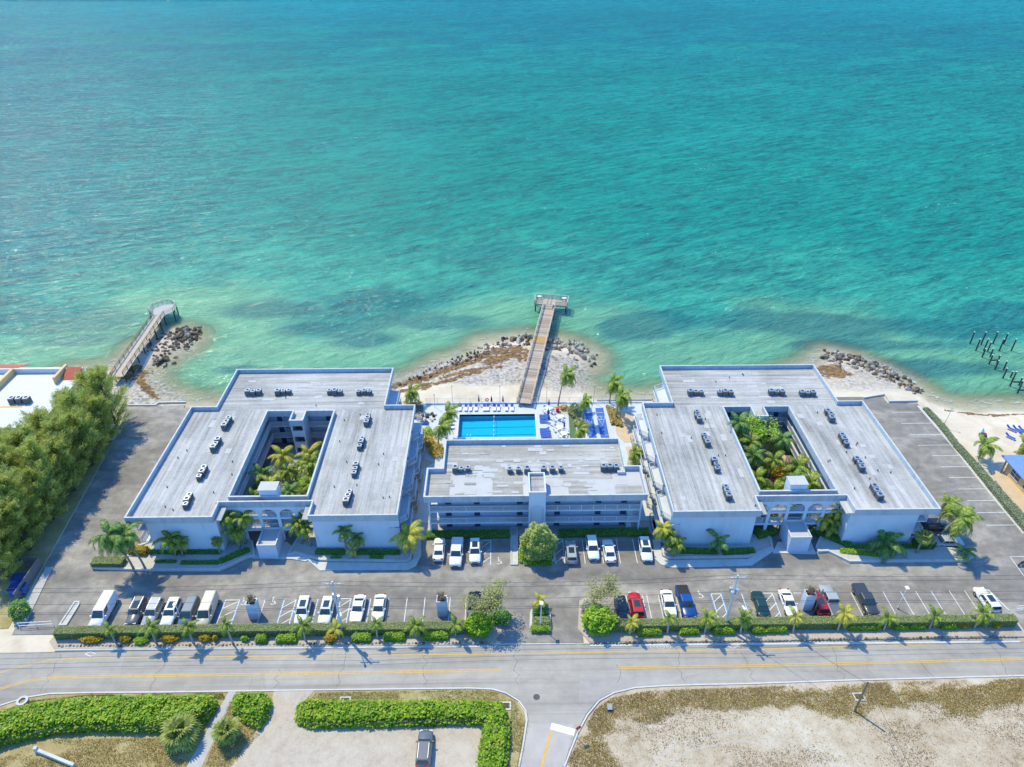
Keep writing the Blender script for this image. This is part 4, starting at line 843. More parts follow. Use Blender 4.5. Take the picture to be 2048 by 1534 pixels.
# ------------------------------------------------------------------ parking bays
def line(pts, mat='line_white', w=.11): return painted(LOT, 'parking_line', pts, w, mat, 0.008)
def yline(x, y0=67.4, y1=72.6, mat='line_white', w=.11, z=.008): return painted(LOT, 'parking_line', [(x, y0), (x, y1)], w, mat, z, True)
def hatch(x0, x1, y0=67.4, y1=72.6, blue=True, flip=False):
    if blue: yline(x0 - .14, y0, y1, 'line_blue'); yline(x1 + .14, y0, y1, 'line_blue')
    yline(x0, y0, y1); yline(x1, y0, y1); painted(LOT, 'parking_line', [(x0, y1), (x1, y1)], .12, 'line_white', .0085, True)
    for k in range(3):
        yy = y0 + .3 + k * (y1 - y0 - 1.2) / 2.4; painted(LOT, 'hatch_line', [(x0, yy), (x1, yy + 1.35)], .12, 'line_white', .009, True)
def wheelchair(x, y):
    m = MB(); pts = [(x + .32 * math.cos(a), y + .32 * math.sin(a)) for a in np.linspace(-2.6, 1.2, 10)]
    m.strip(pts, .1, .01); m.strip([(x - .1, y + .75), (x - .1, y + .25), (x + .3, y + .2), (x + .5, y - .25)], .11, .0105); m.strip([(x - .1, y + .5), (x + .2, y + .5)], .1, .011)
    m.add([(x - .1 + .13 * math.cos(t), y + .95 + .13 * math.sin(t), .0112) for t in np.linspace(0, 5.6, 8)], [tuple(range(8))])
    m.build('wheelchair_mark', 'line_white', LOT)
X0 = lambda px, py=1245: P(px, py).x
for px in (176, 248, 283, 318, 353, 388): yline(X0(px, 1251))
h0, h1 = X0(434), X0(463); hatch(h0, h1)
wheelchair(X0(545, 1206), 72.0); wheelchair(X0(486, 1206), 72.0)
hatch(X0(555), X0(579)); yline(X0(624)); yline(X0(626.5), mat='line_blue'); hatch(X0(671), X0(692)); yline(X0(733)); yline(X0(730.5), mat='line_blue')
for px in (770, 808, 845, 897, 930): yline(X0(px))
line([(510, 1201), (529, 1201)]); yline(X0(518, 1236)); line([(889, 1198), (896, 1198)]); yline(X0(893, 1225), 69.8, 72.6)
for px in (1260, 1294, 1303, 1327, 1363): yline(X0(px, 1236))
yline(X0(1394, 1236)); yline(X0(1396.5, 1236), mat='line_blue'); wheelchair(X0(1401, 1192), 72.2); hatch(X0(1437, 1236), X0(1457, 1236)); yline(X0(1500, 1236)); yline(X0(1502.5, 1236), mat='line_blue')
hatch(X0(1542, 1232), X0(1562, 1232)); yline(X0(1600, 1232)); line([(1587, 1186), (1602, 1186)])
for px in (1640, 1682, 1725, 1792, 1828, 1860, 1892, 1930, 1962): yline(X0(px, 1230))
for k, (xa, xb) in enumerate(((770 - 36, 770 - 10), (782, 803), (852, 873), (508, 528))): painted(LOT, 'wheel_stop', [P2(xa, 1245), P2(xb, 1245)], .16, 'line_white' if k else 'line_blue', .06)
for y in (118.6, 114.8, 111.1, 107.8, 104.6, 101.4, 98.4, 95.3, 92.3, 89.3, 86.3): painted(LOT, 'parking_line', [(81.6 if y < 105 else 80.4, y), (86.7, y)], .11, 'line_white', .008, True)
painted(LOT, 'parking_line', [P2(2048, 1113), P2(2020, 1113), P2(2048, 1152)], .12, 'line_white', .008, True)
for x in (-9.85, -6.9, -3.9): yline(x, 78.9, 84.2)
hatch(X0(963, 1133) , X0(981, 1133), 78.9, 84.2, True); wheelchair(X0(998, 1128), 79.4)
hatch(X0(1112, 1131), X0(1130, 1131), 78.9, 84.2, True); wheelchair(X0(1188, 1128), 79.4)
for px in (1171, 1208, 1242, 1276): yline(X0(px, 1131), 78.9, 84.2)
for xa, xb in ((848, 862), (988, 1010), (1138, 1156), (1246, 1266)): painted(LOT, 'wheel_stop', [P2(xa, 1085), P2(xb, 1085)], .16, 'line_blue' if xa > 980 and xa < 1200 else 'line_white', .06)

# ------------------------------------------------------------------ vehicles
CARMESH = {}
KIND = dict(  # length, width, hood z, belt z, roof z, cabin base x0,x1 (rear..front), roof x0,x1, wheel radius
    sedan=(4.75, 1.84, .92, .98, 1.44, -1.75, 1.05, -.95, .25, .33), coupe=(4.8, 1.88, .9, .96, 1.36, -1.7, .95, -.8, .15, .34), suv=(4.7, 1.90, 1.05, 1.08, 1.70, -2.2, 1.05, -1.95, .35, .36),
    minivan=(5.0, 1.98, 1.08, 1.12, 1.78, -2.4, 1.55, -2.2, .65, .35), van=(5.6, 2.05, 1.2, 1.28, 2.15, -2.7, 1.85, -2.62, 1.0, .37), jeep=(4.6, 1.88, 1.12, 1.16, 1.82, -2.15, .85, -2.05, .45, .40),
    pickup=(5.8, 2.02, 1.14, 1.16, 1.86, -.75, 1.45, -.55, .75, .41), hatch=(4.2, 1.78, .95, 1.0, 1.5, -1.95, 1.0, -1.5, .25, .33))
def loft(m, st):
    n = len(st); V = []; F = []
    for (x, zb, zs, zt, hw_) in st:
        for (yy, zz) in ((-.86, zb), (-1, zb + (zs - zb) * .35), (-.985, zs), (-.80, zt), (.80, zt), (.985, zs), (1, zb + (zs - zb) * .35), (.86, zb)): V.append((x, yy * hw_, zz))
    for i in range(n - 1):
        for k in range(8): F.append((8 * i + k, 8 * i + (k + 1) % 8, 8 * i + 8 + (k + 1) % 8, 8 * i + 8 + k))
    F += [tuple(range(7, -1, -1)), tuple(8 * (n - 1) + k for k in range(8))]
    m.add(V, F)
def car_meshes(kind, col):
    key = (kind, col)
    if key in CARMESH: return CARMESH[key]
    L, W, zh, zbl, zr, c0, c1, r0, r1, wr = KIND[kind]; h = W / 2; a = L / 2; D = {}
    pm_ = 'paint_' + col; m = MB(); tr = zbl if kind in ('suv', 'minivan', 'van', 'jeep', 'hatch') else zbl - .02
    if kind == 'pickup': loft(m, [(-a, .45, .95, zbl - .04, h * .95), (-a + .12, .34, 1.0, zbl, h), (c0, .32, 1.02, zbl, h), (c1 - .1, .3, 1.0, zbl, h), (c1 + .25, .3, .98, zh, h), (a - .35, .3, .92, zh - .07, h * .97), (a - .08, .34, .82, zh - .16, h * .90), (a, .42, .7, .86, h * .82)])
    else: loft(m, [(-a, .42, .74, .86 if kind in ('sedan', 'coupe') else .95, h * .84), (-a + .12, .32, .84, tr - .06, h * .93), (-a + .45, .27, .88, tr, h), (c0 + .5, .25, .9, zbl, h), (c1 - .1, .25, .9, zbl, h), (c1 + .2, .26, .86, zh, h), (a - .45, .28, .80, zh - .09, h * .97), (a - .12, .32, .72, zh - .2, h * .88), (a, .40, .62, .76, h * .76)])
    D['body'] = m.mesh('body', pm_, True)
    b0, b1, wb, wt = c0, c1, h * .93, h * .76; zt = zr - .05
    def quad(name, pts, mat): D.setdefault('glass', []).append((name, MB().add(pts, [tuple(range(len(pts)))]).mesh(name, mat)))
    e = .012
    # painted cabin shell, glass set 1 cm proud of it
    m = MB(); m.add([(b0, -wb, zbl - .05), (b1, -wb, zbl - .05), (b1, wb, zbl - .05), (b0, wb, zbl - .05), (r0, -wt, zt), (r1, -wt, zt), (r1, wt, zt), (r0, wt, zt)], [(0, 1, 5, 4), (1, 2, 6, 5), (2, 3, 7, 6), (3, 0, 4, 7)])
    D['cabin'] = m.mesh('cabin', pm_)
    m = MB(); m.add([(r0 - .04, -wt - .01, zt), (r1 + .04, -wt - .01, zt), (r1 + .04, wt + .01, zt), (r0 - .04, wt + .01, zt), (r0 + .1, -wt + .1, zr), (r1 - .1, -wt + .1, zr), (r1 - .1, wt - .1, zr), (r0 + .1, wt - .1, zr)], [(4, 5, 6, 7), (0, 1, 5, 4), (1, 2, 6, 5), (2, 3, 7, 6), (3, 0, 4, 7)])
    D['roof'] = m.mesh('roof', pm_)
    def on(u0, u1, v0, v1, A, Bq, Cq, Dq, off):                   # sub-rectangle of a bilinear panel, pushed outwards
        A, Bq, Cq, Dq = map(Vector, (A, Bq, Cq, Dq)); nn = (Bq - A).cross(Dq - A).normalized() * off
        f = lambda u, v: (A.lerp(Bq, u)).lerp(Dq.lerp(Cq, u), v) + nn
        return [f(u0, v0), f(u1, v0), f(u1, v1), f(u0, v1)]
    q4 = [(b1, -wb, zbl - .05), (b1, wb, zbl - .05), (r1, wt, zt), (r1, -wt, zt)]; quad('windshield', on(.05, .95, .10, .97, *q4, e), 'car_glass')
    q4 = [(b0, wb, zbl - .05), (b0, -wb, zbl - .05), (r0, -wt, zt), (r0, wt, zt)]; quad('rear_window', on(.08, .92, .22, .92, *q4, e), 'car_glass')
    cuts = [(.08, .48), (.52, .93)] if kind not in ('van', 'minivan') else [(.06, .36), (.40, .64), (.68, .93)]
    if kind == 'van': cuts = [(.68, .93)]
    for sgn in (-1, 1):
        q4 = [(b0, -wb, zbl - .05), (b1, -wb, zbl - .05), (r1, -wt, zt), (r0, -wt, zt)] if sgn < 0 else [(b1, wb, zbl - .05), (b0, wb, zbl - .05), (r0, wt, zt), (r1, wt, zt)]
        for (u0, u1) in cuts: quad('side_window', on(*((u0, u1) if sgn < 0 else (1 - u1, 1 - u0)), .16, .90, *q4, e), 'car_glass')
    n = 14; V = [(wr * math.cos(6.2832 * k / n), y, wr + wr * math.sin(6.2832 * k / n)) for y in (-.11, .11) for k in range(n)]
    D['wheel'] = MB().add(V, [tuple(range(n)), tuple(range(2 * n - 1, n - 1, -1))] + [(k, n + k, n + (k + 1) % n, (k + 1) % n) for k in range(n)]).mesh('wheel', 'tyre')
    V = [(wr * .62 * math.cos(6.2832 * k / 10), -.115, wr + wr * .62 * math.sin(6.2832 * k / 10)) for k in range(10)]
    D['rim'] = MB().add(V, [tuple(range(10))]).mesh('rim', 'rim')
    D['headlight'] = MB().box(a - .22, a - .03, -.2, .2, zh - .34, zh - .2).mesh('headlight', 'lamp_clear')
    D['taillight'] = MB().box(-a - .02, -a + .1, -.15, .15, .78, 1.0 if kind != 'pickup' else 1.1).mesh('taillight', 'lamp_red')
    D['mirror'] = MB().box(c1 - .5, c1 - .33, -.1, .1, zbl, zbl + .16).mesh('mirror', pm_)
    D['grille'] = MB().box(a - .12, a + .02, -h * .45, h * .45, .48, .66).mesh('grille', 'black_trim')
    D['sunroof'] = MB().box(r0 + (r1 - r0) * .35, r1 - .25, -wt * .62, wt * .62, zr - .005, zr + .012).mesh('sunroof', 'car_glass')
    D['rack'] = MB().box(r0 + .2, r1 - .2, -.025, .025, zr - .02, zr + .06).mesh('roof_rail', 'steel')
    if kind == 'pickup':
        D['bed'] = MB().box(-a + .1, c0 - .12, -h * .84, h * .84, zbl - .03, zbl + .022).mesh('bed_cover', 'black_trim')
    CARMESH[key] = D; return D
def car(px, py, kind, col, label, front, extras=(), rz=None, cat='car', bed=None):
    c_ = P(px, py, .7); ang = {'up': R(90), 'down': R(-90), 'right': 0, 'left': R(180)}[front] if rz is None else rz
    ang += random.uniform(-.025, .025)
    t = thing('parked_' + ({'pickup': 'pickup_truck', 'suv': 'car', 'jeep': 'car', 'sedan': 'car', 'coupe': 'car', 'hatch': 'car'}.get(kind, kind)), label, cat, (c_.x, c_.y, 0.01), ang, 'vehicles parked around the buildings')
    D = car_meshes(kind, col); L, W, zh, zbl, zr, c0, c1, r0, r1, wr = KIND[kind]; h = W / 2; a = L / 2
    link('body', D['body'], t); cb = link('cabin', D['cabin'], t); link('roof', D['roof'], t)
    for n_, me in D['glass']: link(n_, me, t)
    for sx in (a - .92, -a + .95):
        for sy in (-1, 1):
            wl = link('wheel', D['wheel'], t, (sx, sy * (h - .10), 0), 0 if sy < 0 else R(180)); link('rim', D['rim'], wl)
    for sy in (-1, 1):
        link('headlight', D['headlight'], t, (0, sy * h * .62, 0)); link('taillight', D['taillight'], t, (0, sy * h * .66, 0)); link('mirror', D['mirror'], t, (0, sy * (h + .06), 0))
    link('grille', D['grille'], t)
    if 'sunroof' in extras: link('sunroof', D['sunroof'], t)
    if 'rack' in extras:
        for sy in (-1, 1): link('roof_rail', D['rack'], t, (0, sy * h * .66, 0))
    if kind == 'pickup':
        bd = link('bed_cover', D['bed'], t)
        if bed: bd.data = bd.data.copy(); bd.data.materials[0] = MATS[bed]
    return t
V_ = [
 (208, 1222, 'van', 'white', 'long white passenger van at the left end of the front row', 'down', (), 'van'),
 (273, 1224, 'jeep', 'grey', 'dark grey off-roader with roof hatch beside the white van', 'down', ('sunroof', 'rack'), 'car'),
 (306, 1224, 'suv', 'silver', 'pale silver car between the dark off-roader and a white one', 'down', ('rack',), 'car'),
 (343, 1224, 'suv', 'white', 'white car with dark sunroof, left of the blue-grey minivan', 'down', ('sunroof', 'rack'), 'car'),
 (378, 1225, 'minivan', 'bluegrey', 'blue-grey minivan beside the beige van', 'down', (), 'van'),
 (415, 1222, 'van', 'beige', 'beige van next to the hatched bay', 'down', (), 'van'),
 (606, 1221, 'suv', 'white', 'white car with long dark sunroof right of a hatched bay', 'down', ('sunroof',), 'car'),
 (653, 1222, 'suv', 'white', 'white car behind the left utility pole', 'down', ('sunroof',), 'car'),
 (716, 1216, 'coupe', 'white', 'white low coupe right of the left utility pole', 'down', (), 'car'),
 (758, 1215, 'sedan', 'white', 'white saloon with empty bays to its right', 'down', (), 'car'),
 (949, 1215, 'pickup', 'black', 'black pickup truck under the bare tree by the entrance', 'up', (), 'pickup truck'),
 (1243, 1216, 'hatch', 'navy', 'dark navy car half under the tree right of entrance', 'down', (), 'car'),
 (1272, 1210, 'suv', 'red', 'bright red car with sunroof right of the entrance tree', 'up', ('sunroof',), 'car'),
 (1337, 1206, 'sedan', 'white', 'white saloon beside the blue pickup truck', 'down', (), 'car'),
 (1371, 1204, 'pickup', 'blue', 'bright blue pickup truck with black bed cover', 'down', (), 'pickup truck'),
 (1521, 1208, 'sedan', 'green', 'dark green saloon between two hatched bays', 'up', (), 'car'),
 (1577, 1205, 'coupe', 'white', 'white coupe left of the right planter column', 'down', (), 'car'),
 (1637, 1205, 'suv', 'crimson', 'crimson car half hidden by the right planter column', 'up', ('sunroof',), 'car'),
 (1662, 1202, 'pickup', 'silver', 'silver pickup truck with ribbed roof and grey bed cover', 'up', ('rack',), 'pickup truck'),
 (1731, 1200, 'pickup', 'dark_grey', 'charcoal pickup truck among empty bays on the right', 'down', (), 'pickup truck'),
 (1974, 1200, 'suv', 'white', 'white car with dark sunroof at the right end of the lot', 'up', ('sunroof',), 'car'),
 (878, 1098, 'sedan', 'white', 'white saloon at the left of the bays before the middle building', 'up', (), 'car'),
 (913, 1104, 'pickup', 'white', 'white pickup truck in front of the middle building', 'down', (), 'pickup truck'),
 (950, 1102, 'suv', 'white', 'white car with dark sunroof between pickup and hatched bay', 'down', ('sunroof',), 'car'),
 (1142, 1104, 'suv', 'silver', 'silver estate car right of the round tree', 'up', ('sunroof', 'rack'), 'car'),
 (1185, 1096, 'suv', 'white', 'cream white car, second right of the round tree', 'down', (), 'car'),
 (1218, 1101, 'sedan', 'white', 'white saloon, third right of the round tree', 'up', (), 'car'),
 (1291, 1099, 'suv', 'white', 'white car with sunroof beside the right building corner', 'down', ('sunroof',), 'car'),
 (1896, 1082, 'sedan', 'silver', 'silver car behind palms at the right building corner', 'right', (), 'car'),
 (1872, 1050, 'suv', 'black', 'black car under the right building eaves', 'right', (), 'car'),
 (849, 1497, 'suv', 'grey', 'grey car alone on the gravel parking across the road', 'up', ('rack',), 'car'),
]
for (px, py, k, c_, lb, fr_, ex, ct) in V_:
    car(px, py, k, c_, lb, fr_, ex, None, ct, 'paint_grey' if (k == 'pickup' and c_ in ('silver', 'black')) else ('paint_white' if c_ == 'white' else ('paint_dark_grey' if c_ == 'dark_grey' else None)))
for kk in (1,):                                                   # motorcycle at the right edge
    c_ = P(2043, 1130); t = thing('motorcycle', 'dark motorcycle parked in the marked bay at the right edge', 'motorcycle', (c_.x, c_.y, 0.01), R(20))
    whl = disc_ring(.2, .31, -.05, .05, 12)
    whl.v = [(x, z, y + .31) for x, y, z in whl.v]; wm = whl.mesh('wheel', 'tyre')
    for sx in (-.68, .68): link('wheel', wm, t, (sx, 0, 0))
    MB().tube([(-.68, 0, .31), (-.2, 0, .55), (.35, 0, .6), (.68, 0, .31)], .06, 6).build('frame', 'metal_dark', t)
    MB().tube([(-.6, 0, .72), (-.3, 0, .78), (.0, 0, .74)], [.08, .14, .12], 8).build('seat', 'black_trim', t)
    MB().tube([(.0, 0, .78), (.2, 0, .86), (.4, 0, .78)], [.1, .17, .1], 8).build('fuel_tank', 'paint_crimson', t)
    MB().tube([(.38, -.36, 1.02), (.48, 0, 1.0), (.38, .36, 1.02)], .025, 6).build('handlebar', 'steel', t)
    MB().box(-.2, .25, -.16, .16, .25, .55).build('engine', 'metal_grey', t)

# ------------------------------------------------------------------ plants
def solve_h(base, cx, cy):
    lo, hi = 0.3, 30.0
    for _ in range(40):
        m_ = (lo + hi) / 2
        if P(cx, cy, m_).y > base.y: lo = m_
        else: hi = m_
    return lo
def frond_mesh(name, bend, mat, pairs=20, ll=.24, lw=.030, droop=.55, twist=0.0):
    C, U, V = [], [], []; m = MB(); pts = []
    N = 8
    for i in range(N + 1):
        t = i / N; a = bend * t * t; pts.append(Vector((t * math.cos(a * .75), twist * t * t, -t * math.sin(a * .75) + .16 * t * (1 - t))))
    m.tube(pts, [.018 * (1 - .8 * i / N) for i in range(N + 1)], 3, False)
    def at_(t): k = min(int(t * N), N - 1); return pts[k].lerp(pts[k + 1], t * N - k), (pts[k + 1] - pts[k]).normalized()
    for i in range(pairs):
        t = .13 + .86 * i / (pairs - 1); p, d = at_(t); sd_ = Vector((0, 1, 0)) - d * d.y; sd_.normalize()
        L = ll * (.55 + 1.2 * math.sin(math.pi * min(1, t * .93 + .05)) ** .8) * .72
        for s_ in (-1, 1):
            dr = (sd_ * s_ * .85 + d * .55 + Vector((0, 0, -droop * (.6 + .4 * t)))).normalized(); w_ = d * lw
            mid = p + dr * L * .5 + Vector((0, 0, .012)); tip = p + dr * L + Vector((0, 0, -L * .25))
            m.add([p - w_ * .6, mid - w_, tip, mid + w_, p + w_ * .6], [(0, 1, 2, 3, 4)])
    return m.mesh(name, mat)
FROND = {}
def fronds(mat):
    if mat not in FROND: FROND[mat] = [frond_mesh('frond', .55, mat, 20, .25, .030, .35, .05), frond_mesh('frond', 1.1, mat, 20, .26, .030, .6, -.08), frond_mesh('frond', 1.7, mat, 20, .26, .028, .85, .1)]
    return FROND[mat]
def fan_mesh(mat):
    m = MB(); m.tube([(0, 0, 0), (.45, 0, .05)], .015, 3, False)
    for k in range(17):
        a = R(-118 + 236 * k / 16); c_ = Vector((.42, 0, .05)); L = .58 * (1 - .18 * abs(math.sin(a / 2))); d = Vector((math.cos(a), math.sin(a), 0)); n_ = Vector((-d.y, d.x, 0)) * .06
        m.add([c_ + d * .06 - n_ * .4, c_ + d * L * .6 - n_ + Vector((0, 0, .03)), c_ + d * L + Vector((0, 0, -.13)), c_ + d * L * .6 + n_ + Vector((0, 0, .03)), c_ + d * .06 + n_ * .4], [(0, 1, 2, 3, 4)])
    return m.mesh('frond', mat)
FAN = {}
WIND = R(-12)
def palm(base, crown, label, group, n=18, fl=2.6, mat='leaf_palm', wind=.45, r=.16, kind='feather', bow=.25, trunk='trunk_palm', seed=None, up=62, down=-42):
    rr_ = random.Random(seed if seed is not None else int(abs(base[0] * 31 + base[1] * 17)))
    base, crown = Vector(base), Vector(crown); t = thing('palm_tree', label, 'palm tree', base, 0, group)
    v = crown - base; pts = [v * s_ + Vector((v.x, v.y, 0)) * (-bow * math.sin(math.pi * s_)) for s_ in np.linspace(0, 1, 9)]
    MB().tube(pts, [r * (1.35 if k == 0 else 1.08 - .045 * k) for k in range(9)], 8).build('trunk', trunk, t, smooth=True)
    if kind == 'fan':
        if mat not in FAN: FAN[mat] = fan_mesh(mat)
    for k in range(n):
        az = k * 2.39996 + rr_.uniform(-.2, .2); u = (k + .5) / n; el = R(up + (down - up) * u ** .8 + rr_.uniform(-7, 7))
        dd = ((az - WIND + math.pi) % (2 * math.pi)) - math.pi; az = WIND + dd * (1 - wind * (1 - .35 * abs(dd) / math.pi))
        s_ = fl * rr_.uniform(.82, 1.12) * (.85 if u < .12 else 1)
        me = FAN[mat] if kind == 'fan' else fronds(mat)[0 if u < .3 else (1 if u < .7 else 2)]
        link('frond', me, t, v, (rr_.uniform(-.3, .3), -el, az), s_)
    return t
def palm_px(bp, cp, label, group=None, z=0.15, **kw):
    b = P(*bp, z); h = solve_h(b, *cp); c_ = P(cp[0], cp[1], h); return palm(b, c_, label, group, **kw)
def leaf_object(name, pts, size, mat, parent=None, up=.4, asp=.55, loc=(0, 0, 0)):
    U, V = rnd_axes(len(pts), size, up, asp); return link(name, quads(name, np.asarray(pts), U, V, mat), parent, loc)
def hedge_line(a, b, wd, h, label, mat='leaf_hedge_olive', leaf=.10, dens=70, group=None, cat='hedge', z0=0.0, name='hedge', core=True, flat=True):
    a, b = Vector((*a, z0)), Vector((*b, z0)); L = (b - a).length; ang = math.atan2(b.y - a.y, b.x - a.x); c_ = (a + b) / 2
    t = thing(name, label, cat, c_, ang, group)
    if core: MB().box(-L / 2 + .08, L / 2 - .08, -wd / 2 + .08, wd / 2 - .08, -.02, h - .09).build('stems', 'hedge_core', t)
    A = [(L * wd, 2), (L * h * 2, 1), (wd * h * 2, 0)]; pts = []
    n = int(L * wd * dens); z = h + (NR.normal(0, .025, n) if flat else NR.normal(0, .10, n)); pts.append(np.stack([NR.uniform(-L / 2, L / 2, n), NR.uniform(-wd / 2, wd / 2, n), z], 1))
    n = int(L * h * dens * 2); sgn = NR.choice([-1, 1], n); pts.append(np.stack([NR.uniform(-L / 2, L / 2, n), sgn * (wd / 2 - NR.uniform(-.02, .10, n)), NR.uniform(0.02, h, n)], 1))
    n = int(wd * h * dens * 2); sgn = NR.choice([-1, 1], n); pts.append(np.stack([sgn * (L / 2 - NR.uniform(-.02, .10, n)), NR.uniform(-wd / 2, wd / 2, n), NR.uniform(0.02, h, n)], 1))
    pts = np.concatenate(pts)
    if not flat:                                             # rounded, uneven shrubs
        e = np.clip((np.abs(pts[:, 0]) - L / 2 + .5) / .5, 0, 1) ** 2 + np.clip((np.abs(pts[:, 1]) - wd / 2 + .4) / .4, 0, 1) ** 2
        pts[:, 2] *= 1 - .28 * np.clip(e, 0, 1.3); pts += NR.normal(0, .05, pts.shape)
    leaf_object('foliage', pts, leaf, mat, t); return t
def ell_pts(n, rx, ry, rz, cz, shell=.55):
    d = NR.normal(size=(n, 3)); d /= np.linalg.norm(d, axis=1)[:, None]; r_ = (shell + (1 - shell) * NR.uniform(0, 1, n)) ** .6
    lump = 1 + .16 * np.sin(d[:, 0] * 7 + 1) * np.sin(d[:, 1] * 6 + 2) + .1 * np.sin(d[:, 2] * 9)
    return d * np.array([rx, ry, rz]) * (r_ * lump)[:, None] + np.array([0, 0, cz])
def bush(p, rx, ry, h, label, mat, leaf=.13, n=900, group=None, cat='bush', name='bush'):
    t = thing(name, label, cat, p, 0, group); pts = ell_pts(n, rx, ry, h * .55, h * .5); pts = pts[pts[:, 2] > 0.02]
    leaf_object('foliage', pts, leaf, mat, t)
    st = MB()
    for k in range(4): a = k * 1.57; st.tube([(0, 0, 0), (rx * .4 * math.cos(a), ry * .4 * math.sin(a), h * .7)], [.05, .02], 4)
    st.build('stems', 'bark', t); return t
def limb_tree(m, pts_out, p, d, L, r, depth, rr_, droop=0.0, split=3):
    q = p + d * L; mid = p.lerp(q, .5) + Vector((rr_.uniform(-1, 1), rr_.uniform(-1, 1), 0)) * L * .07
    m.tube([p, mid, q], [r, r * .82, r * .62], 5, False)
    if depth == 0: pts_out.append((q, d)); return
    for k in range(split):
        a = rr_.uniform(0, 6.28); nd = (d + Vector((math.cos(a), math.sin(a), rr_.uniform(-.25, .35) - droop)) * rr_.uniform(.55, .95)).normalized()
        limb_tree(m, pts_out, q, nd, L * rr_.uniform(.6, .82), r * .6, depth - 1, rr_, droop, split)
    pts_out.append((mid, d))

# clipped hedge along the street
hedge_line((-64.2, 66.45), (-3.9, 66.45), 1.25, 1.55, 'long clipped flat-topped hedge left of the car park entrance', dens=170, leaf=.085, group='clipped hedges along the street')
hedge_line((15.4, 66.45), (74.2, 66.45), 1.25, 1.55, 'long clipped flat-topped hedge right of the car park entrance', dens=170, leaf=.085, group='clipped hedges along the street')
# shrubs in front of it
SHR = [(184, 1282, 44, 'croton', 'yellow wide shrub, first from left along the street'), (253, 1281, 22, 'croton', 'yellow round shrub between the first two street palms'), (283, 1284, 26, 'palmy', 'loose yellow-green shrub left of the second street palm'), (341, 1281, 32, 'croton', 'yellow-green shrub between second and third street palms'), (412, 1279, 24, 'croton', 'orange-yellow shrub between third and fourth street palms'), (432, 1281, 9, 'croton', 'tiny yellow shrub beside the orange-yellow one'), (490, 1281, 14, 'palmy', 'small loose green shrub right of fourth street palm'), (524, 1280, 20, 'bright', 'small round green shrub left of fifth street palm'), (574, 1280, 37, 'bright', 'wide green shrub with red tips left of fifth street palm'), (661, 1280, 24, 'croton', 'loose yellow shrub at the foot of the left utility pole'), (724, 1278, 34, 'bright', 'clipped green shrub right of the left utility pole'), (789, 1276, 39, 'bright', 'clipped green shrub between seventh and eighth street palms'), (871, 1274, 48, 'bright', 'longest clipped green shrub left of the entrance'),
       (1298, 1266, 44, 'bright', 'clipped green shrub, first right of the entrance'), (1376, 1264, 36, 'bright', 'clipped green shrub, second right of the entrance'), (1446, 1263, 41, 'bright', 'clipped green shrub left of the right utility pole'), (1514, 1262, 24, 'bright', 'small clipped green shrub right of the right utility pole'), (1550, 1260, 41, 'bright', 'clipped green shrub facing the right planter column'), (1725, 1255, 60, 'bright', 'longest clipped green shrub right of the entrance'), (1798, 1254, 26, 'bright', 'left one of two small green shrubs on the right'), (1830, 1253, 29, 'bright', 'right one of two small green shrubs on the right'), (1893, 1253, 28, 'bright', 'green half of the shrub pair near the right end'), (1922, 1252, 28, 'croton', 'yellow half of the shrub pair near the right end'), (1989, 1252, 18, 'croton', 'small yellow shrub at the right end of the verge')]
for (px, py, wpx, k, lb) in SHR:
    c_ = P(px, py, .1); W_ = wpx / 13.6; m_ = {'croton': 'leaf_croton', 'bright': 'leaf_hedge_bright', 'palmy': 'leaf_hedge_bright'}[k]
    if k == 'bright': hedge_line((c_.x - W_ / 2, c_.y), (c_.x + W_ / 2, c_.y), 1.15, .95, lb, m_, .11, 190, 'shrubs along the street verge', 'shrub', .08, 'shrub', True, False)
    else: bush(c_, W_ / 2, .62 if wpx > 15 else .35, .95 if k == 'croton' else .8, lb, m_, .11, int(520 * W_) + 120, 'shrubs along the street verge', 'shrub', 'shrub')
# street palms
SP = [((231, 1283), (217, 1259)), ((312, 1285), (299, 1254)), ((387, 1286), (374, 1254)), ((466, 1287), (450, 1249)), ((611, 1281), (604, 1251)), ((680, 1276), (672, 1258)), ((755, 1276), (751, 1247)), ((831, 1274), (830, 1251)), ((911, 1272), (910, 1250)), ((1259.5, 1268), (1263, 1245)), ((1334, 1267), (1340, 1236)), ((1409, 1266), (1415.6, 1236)), ((1480, 1266), (1489, 1236)), ((1586, 1264.6), (1591.6, 1234)), ((1674.5, 1261), (1688.6, 1226)), ((1767, 1259.5), (1777, 1236)), ((1858, 1257), (1870, 1232)), ((1948, 1255.6), (1966, 1226))]
for k, (b_, c_) in enumerate(SP):
    lb = f'short kerbside palm, {NTH[k]} from left in the row left of entrance' if k < 9 else f'short kerbside palm, {NTH[k - 9]} from left in the row right of entrance'
    palm_px(b_, c_, lb, 'short palms along the street', .1, n=10 + (k * 7) % 5, fl=(1.75 if k > 9 else 1.6) * (.85 + .3 * ((k * 37) % 10) / 10), mat='leaf_palm_yellow' if k in (9, 13, 5, 14) else 'leaf_palm', r=.13, trunk='trunk_grey', wind=.25, bow=0, up=72, down=-22)
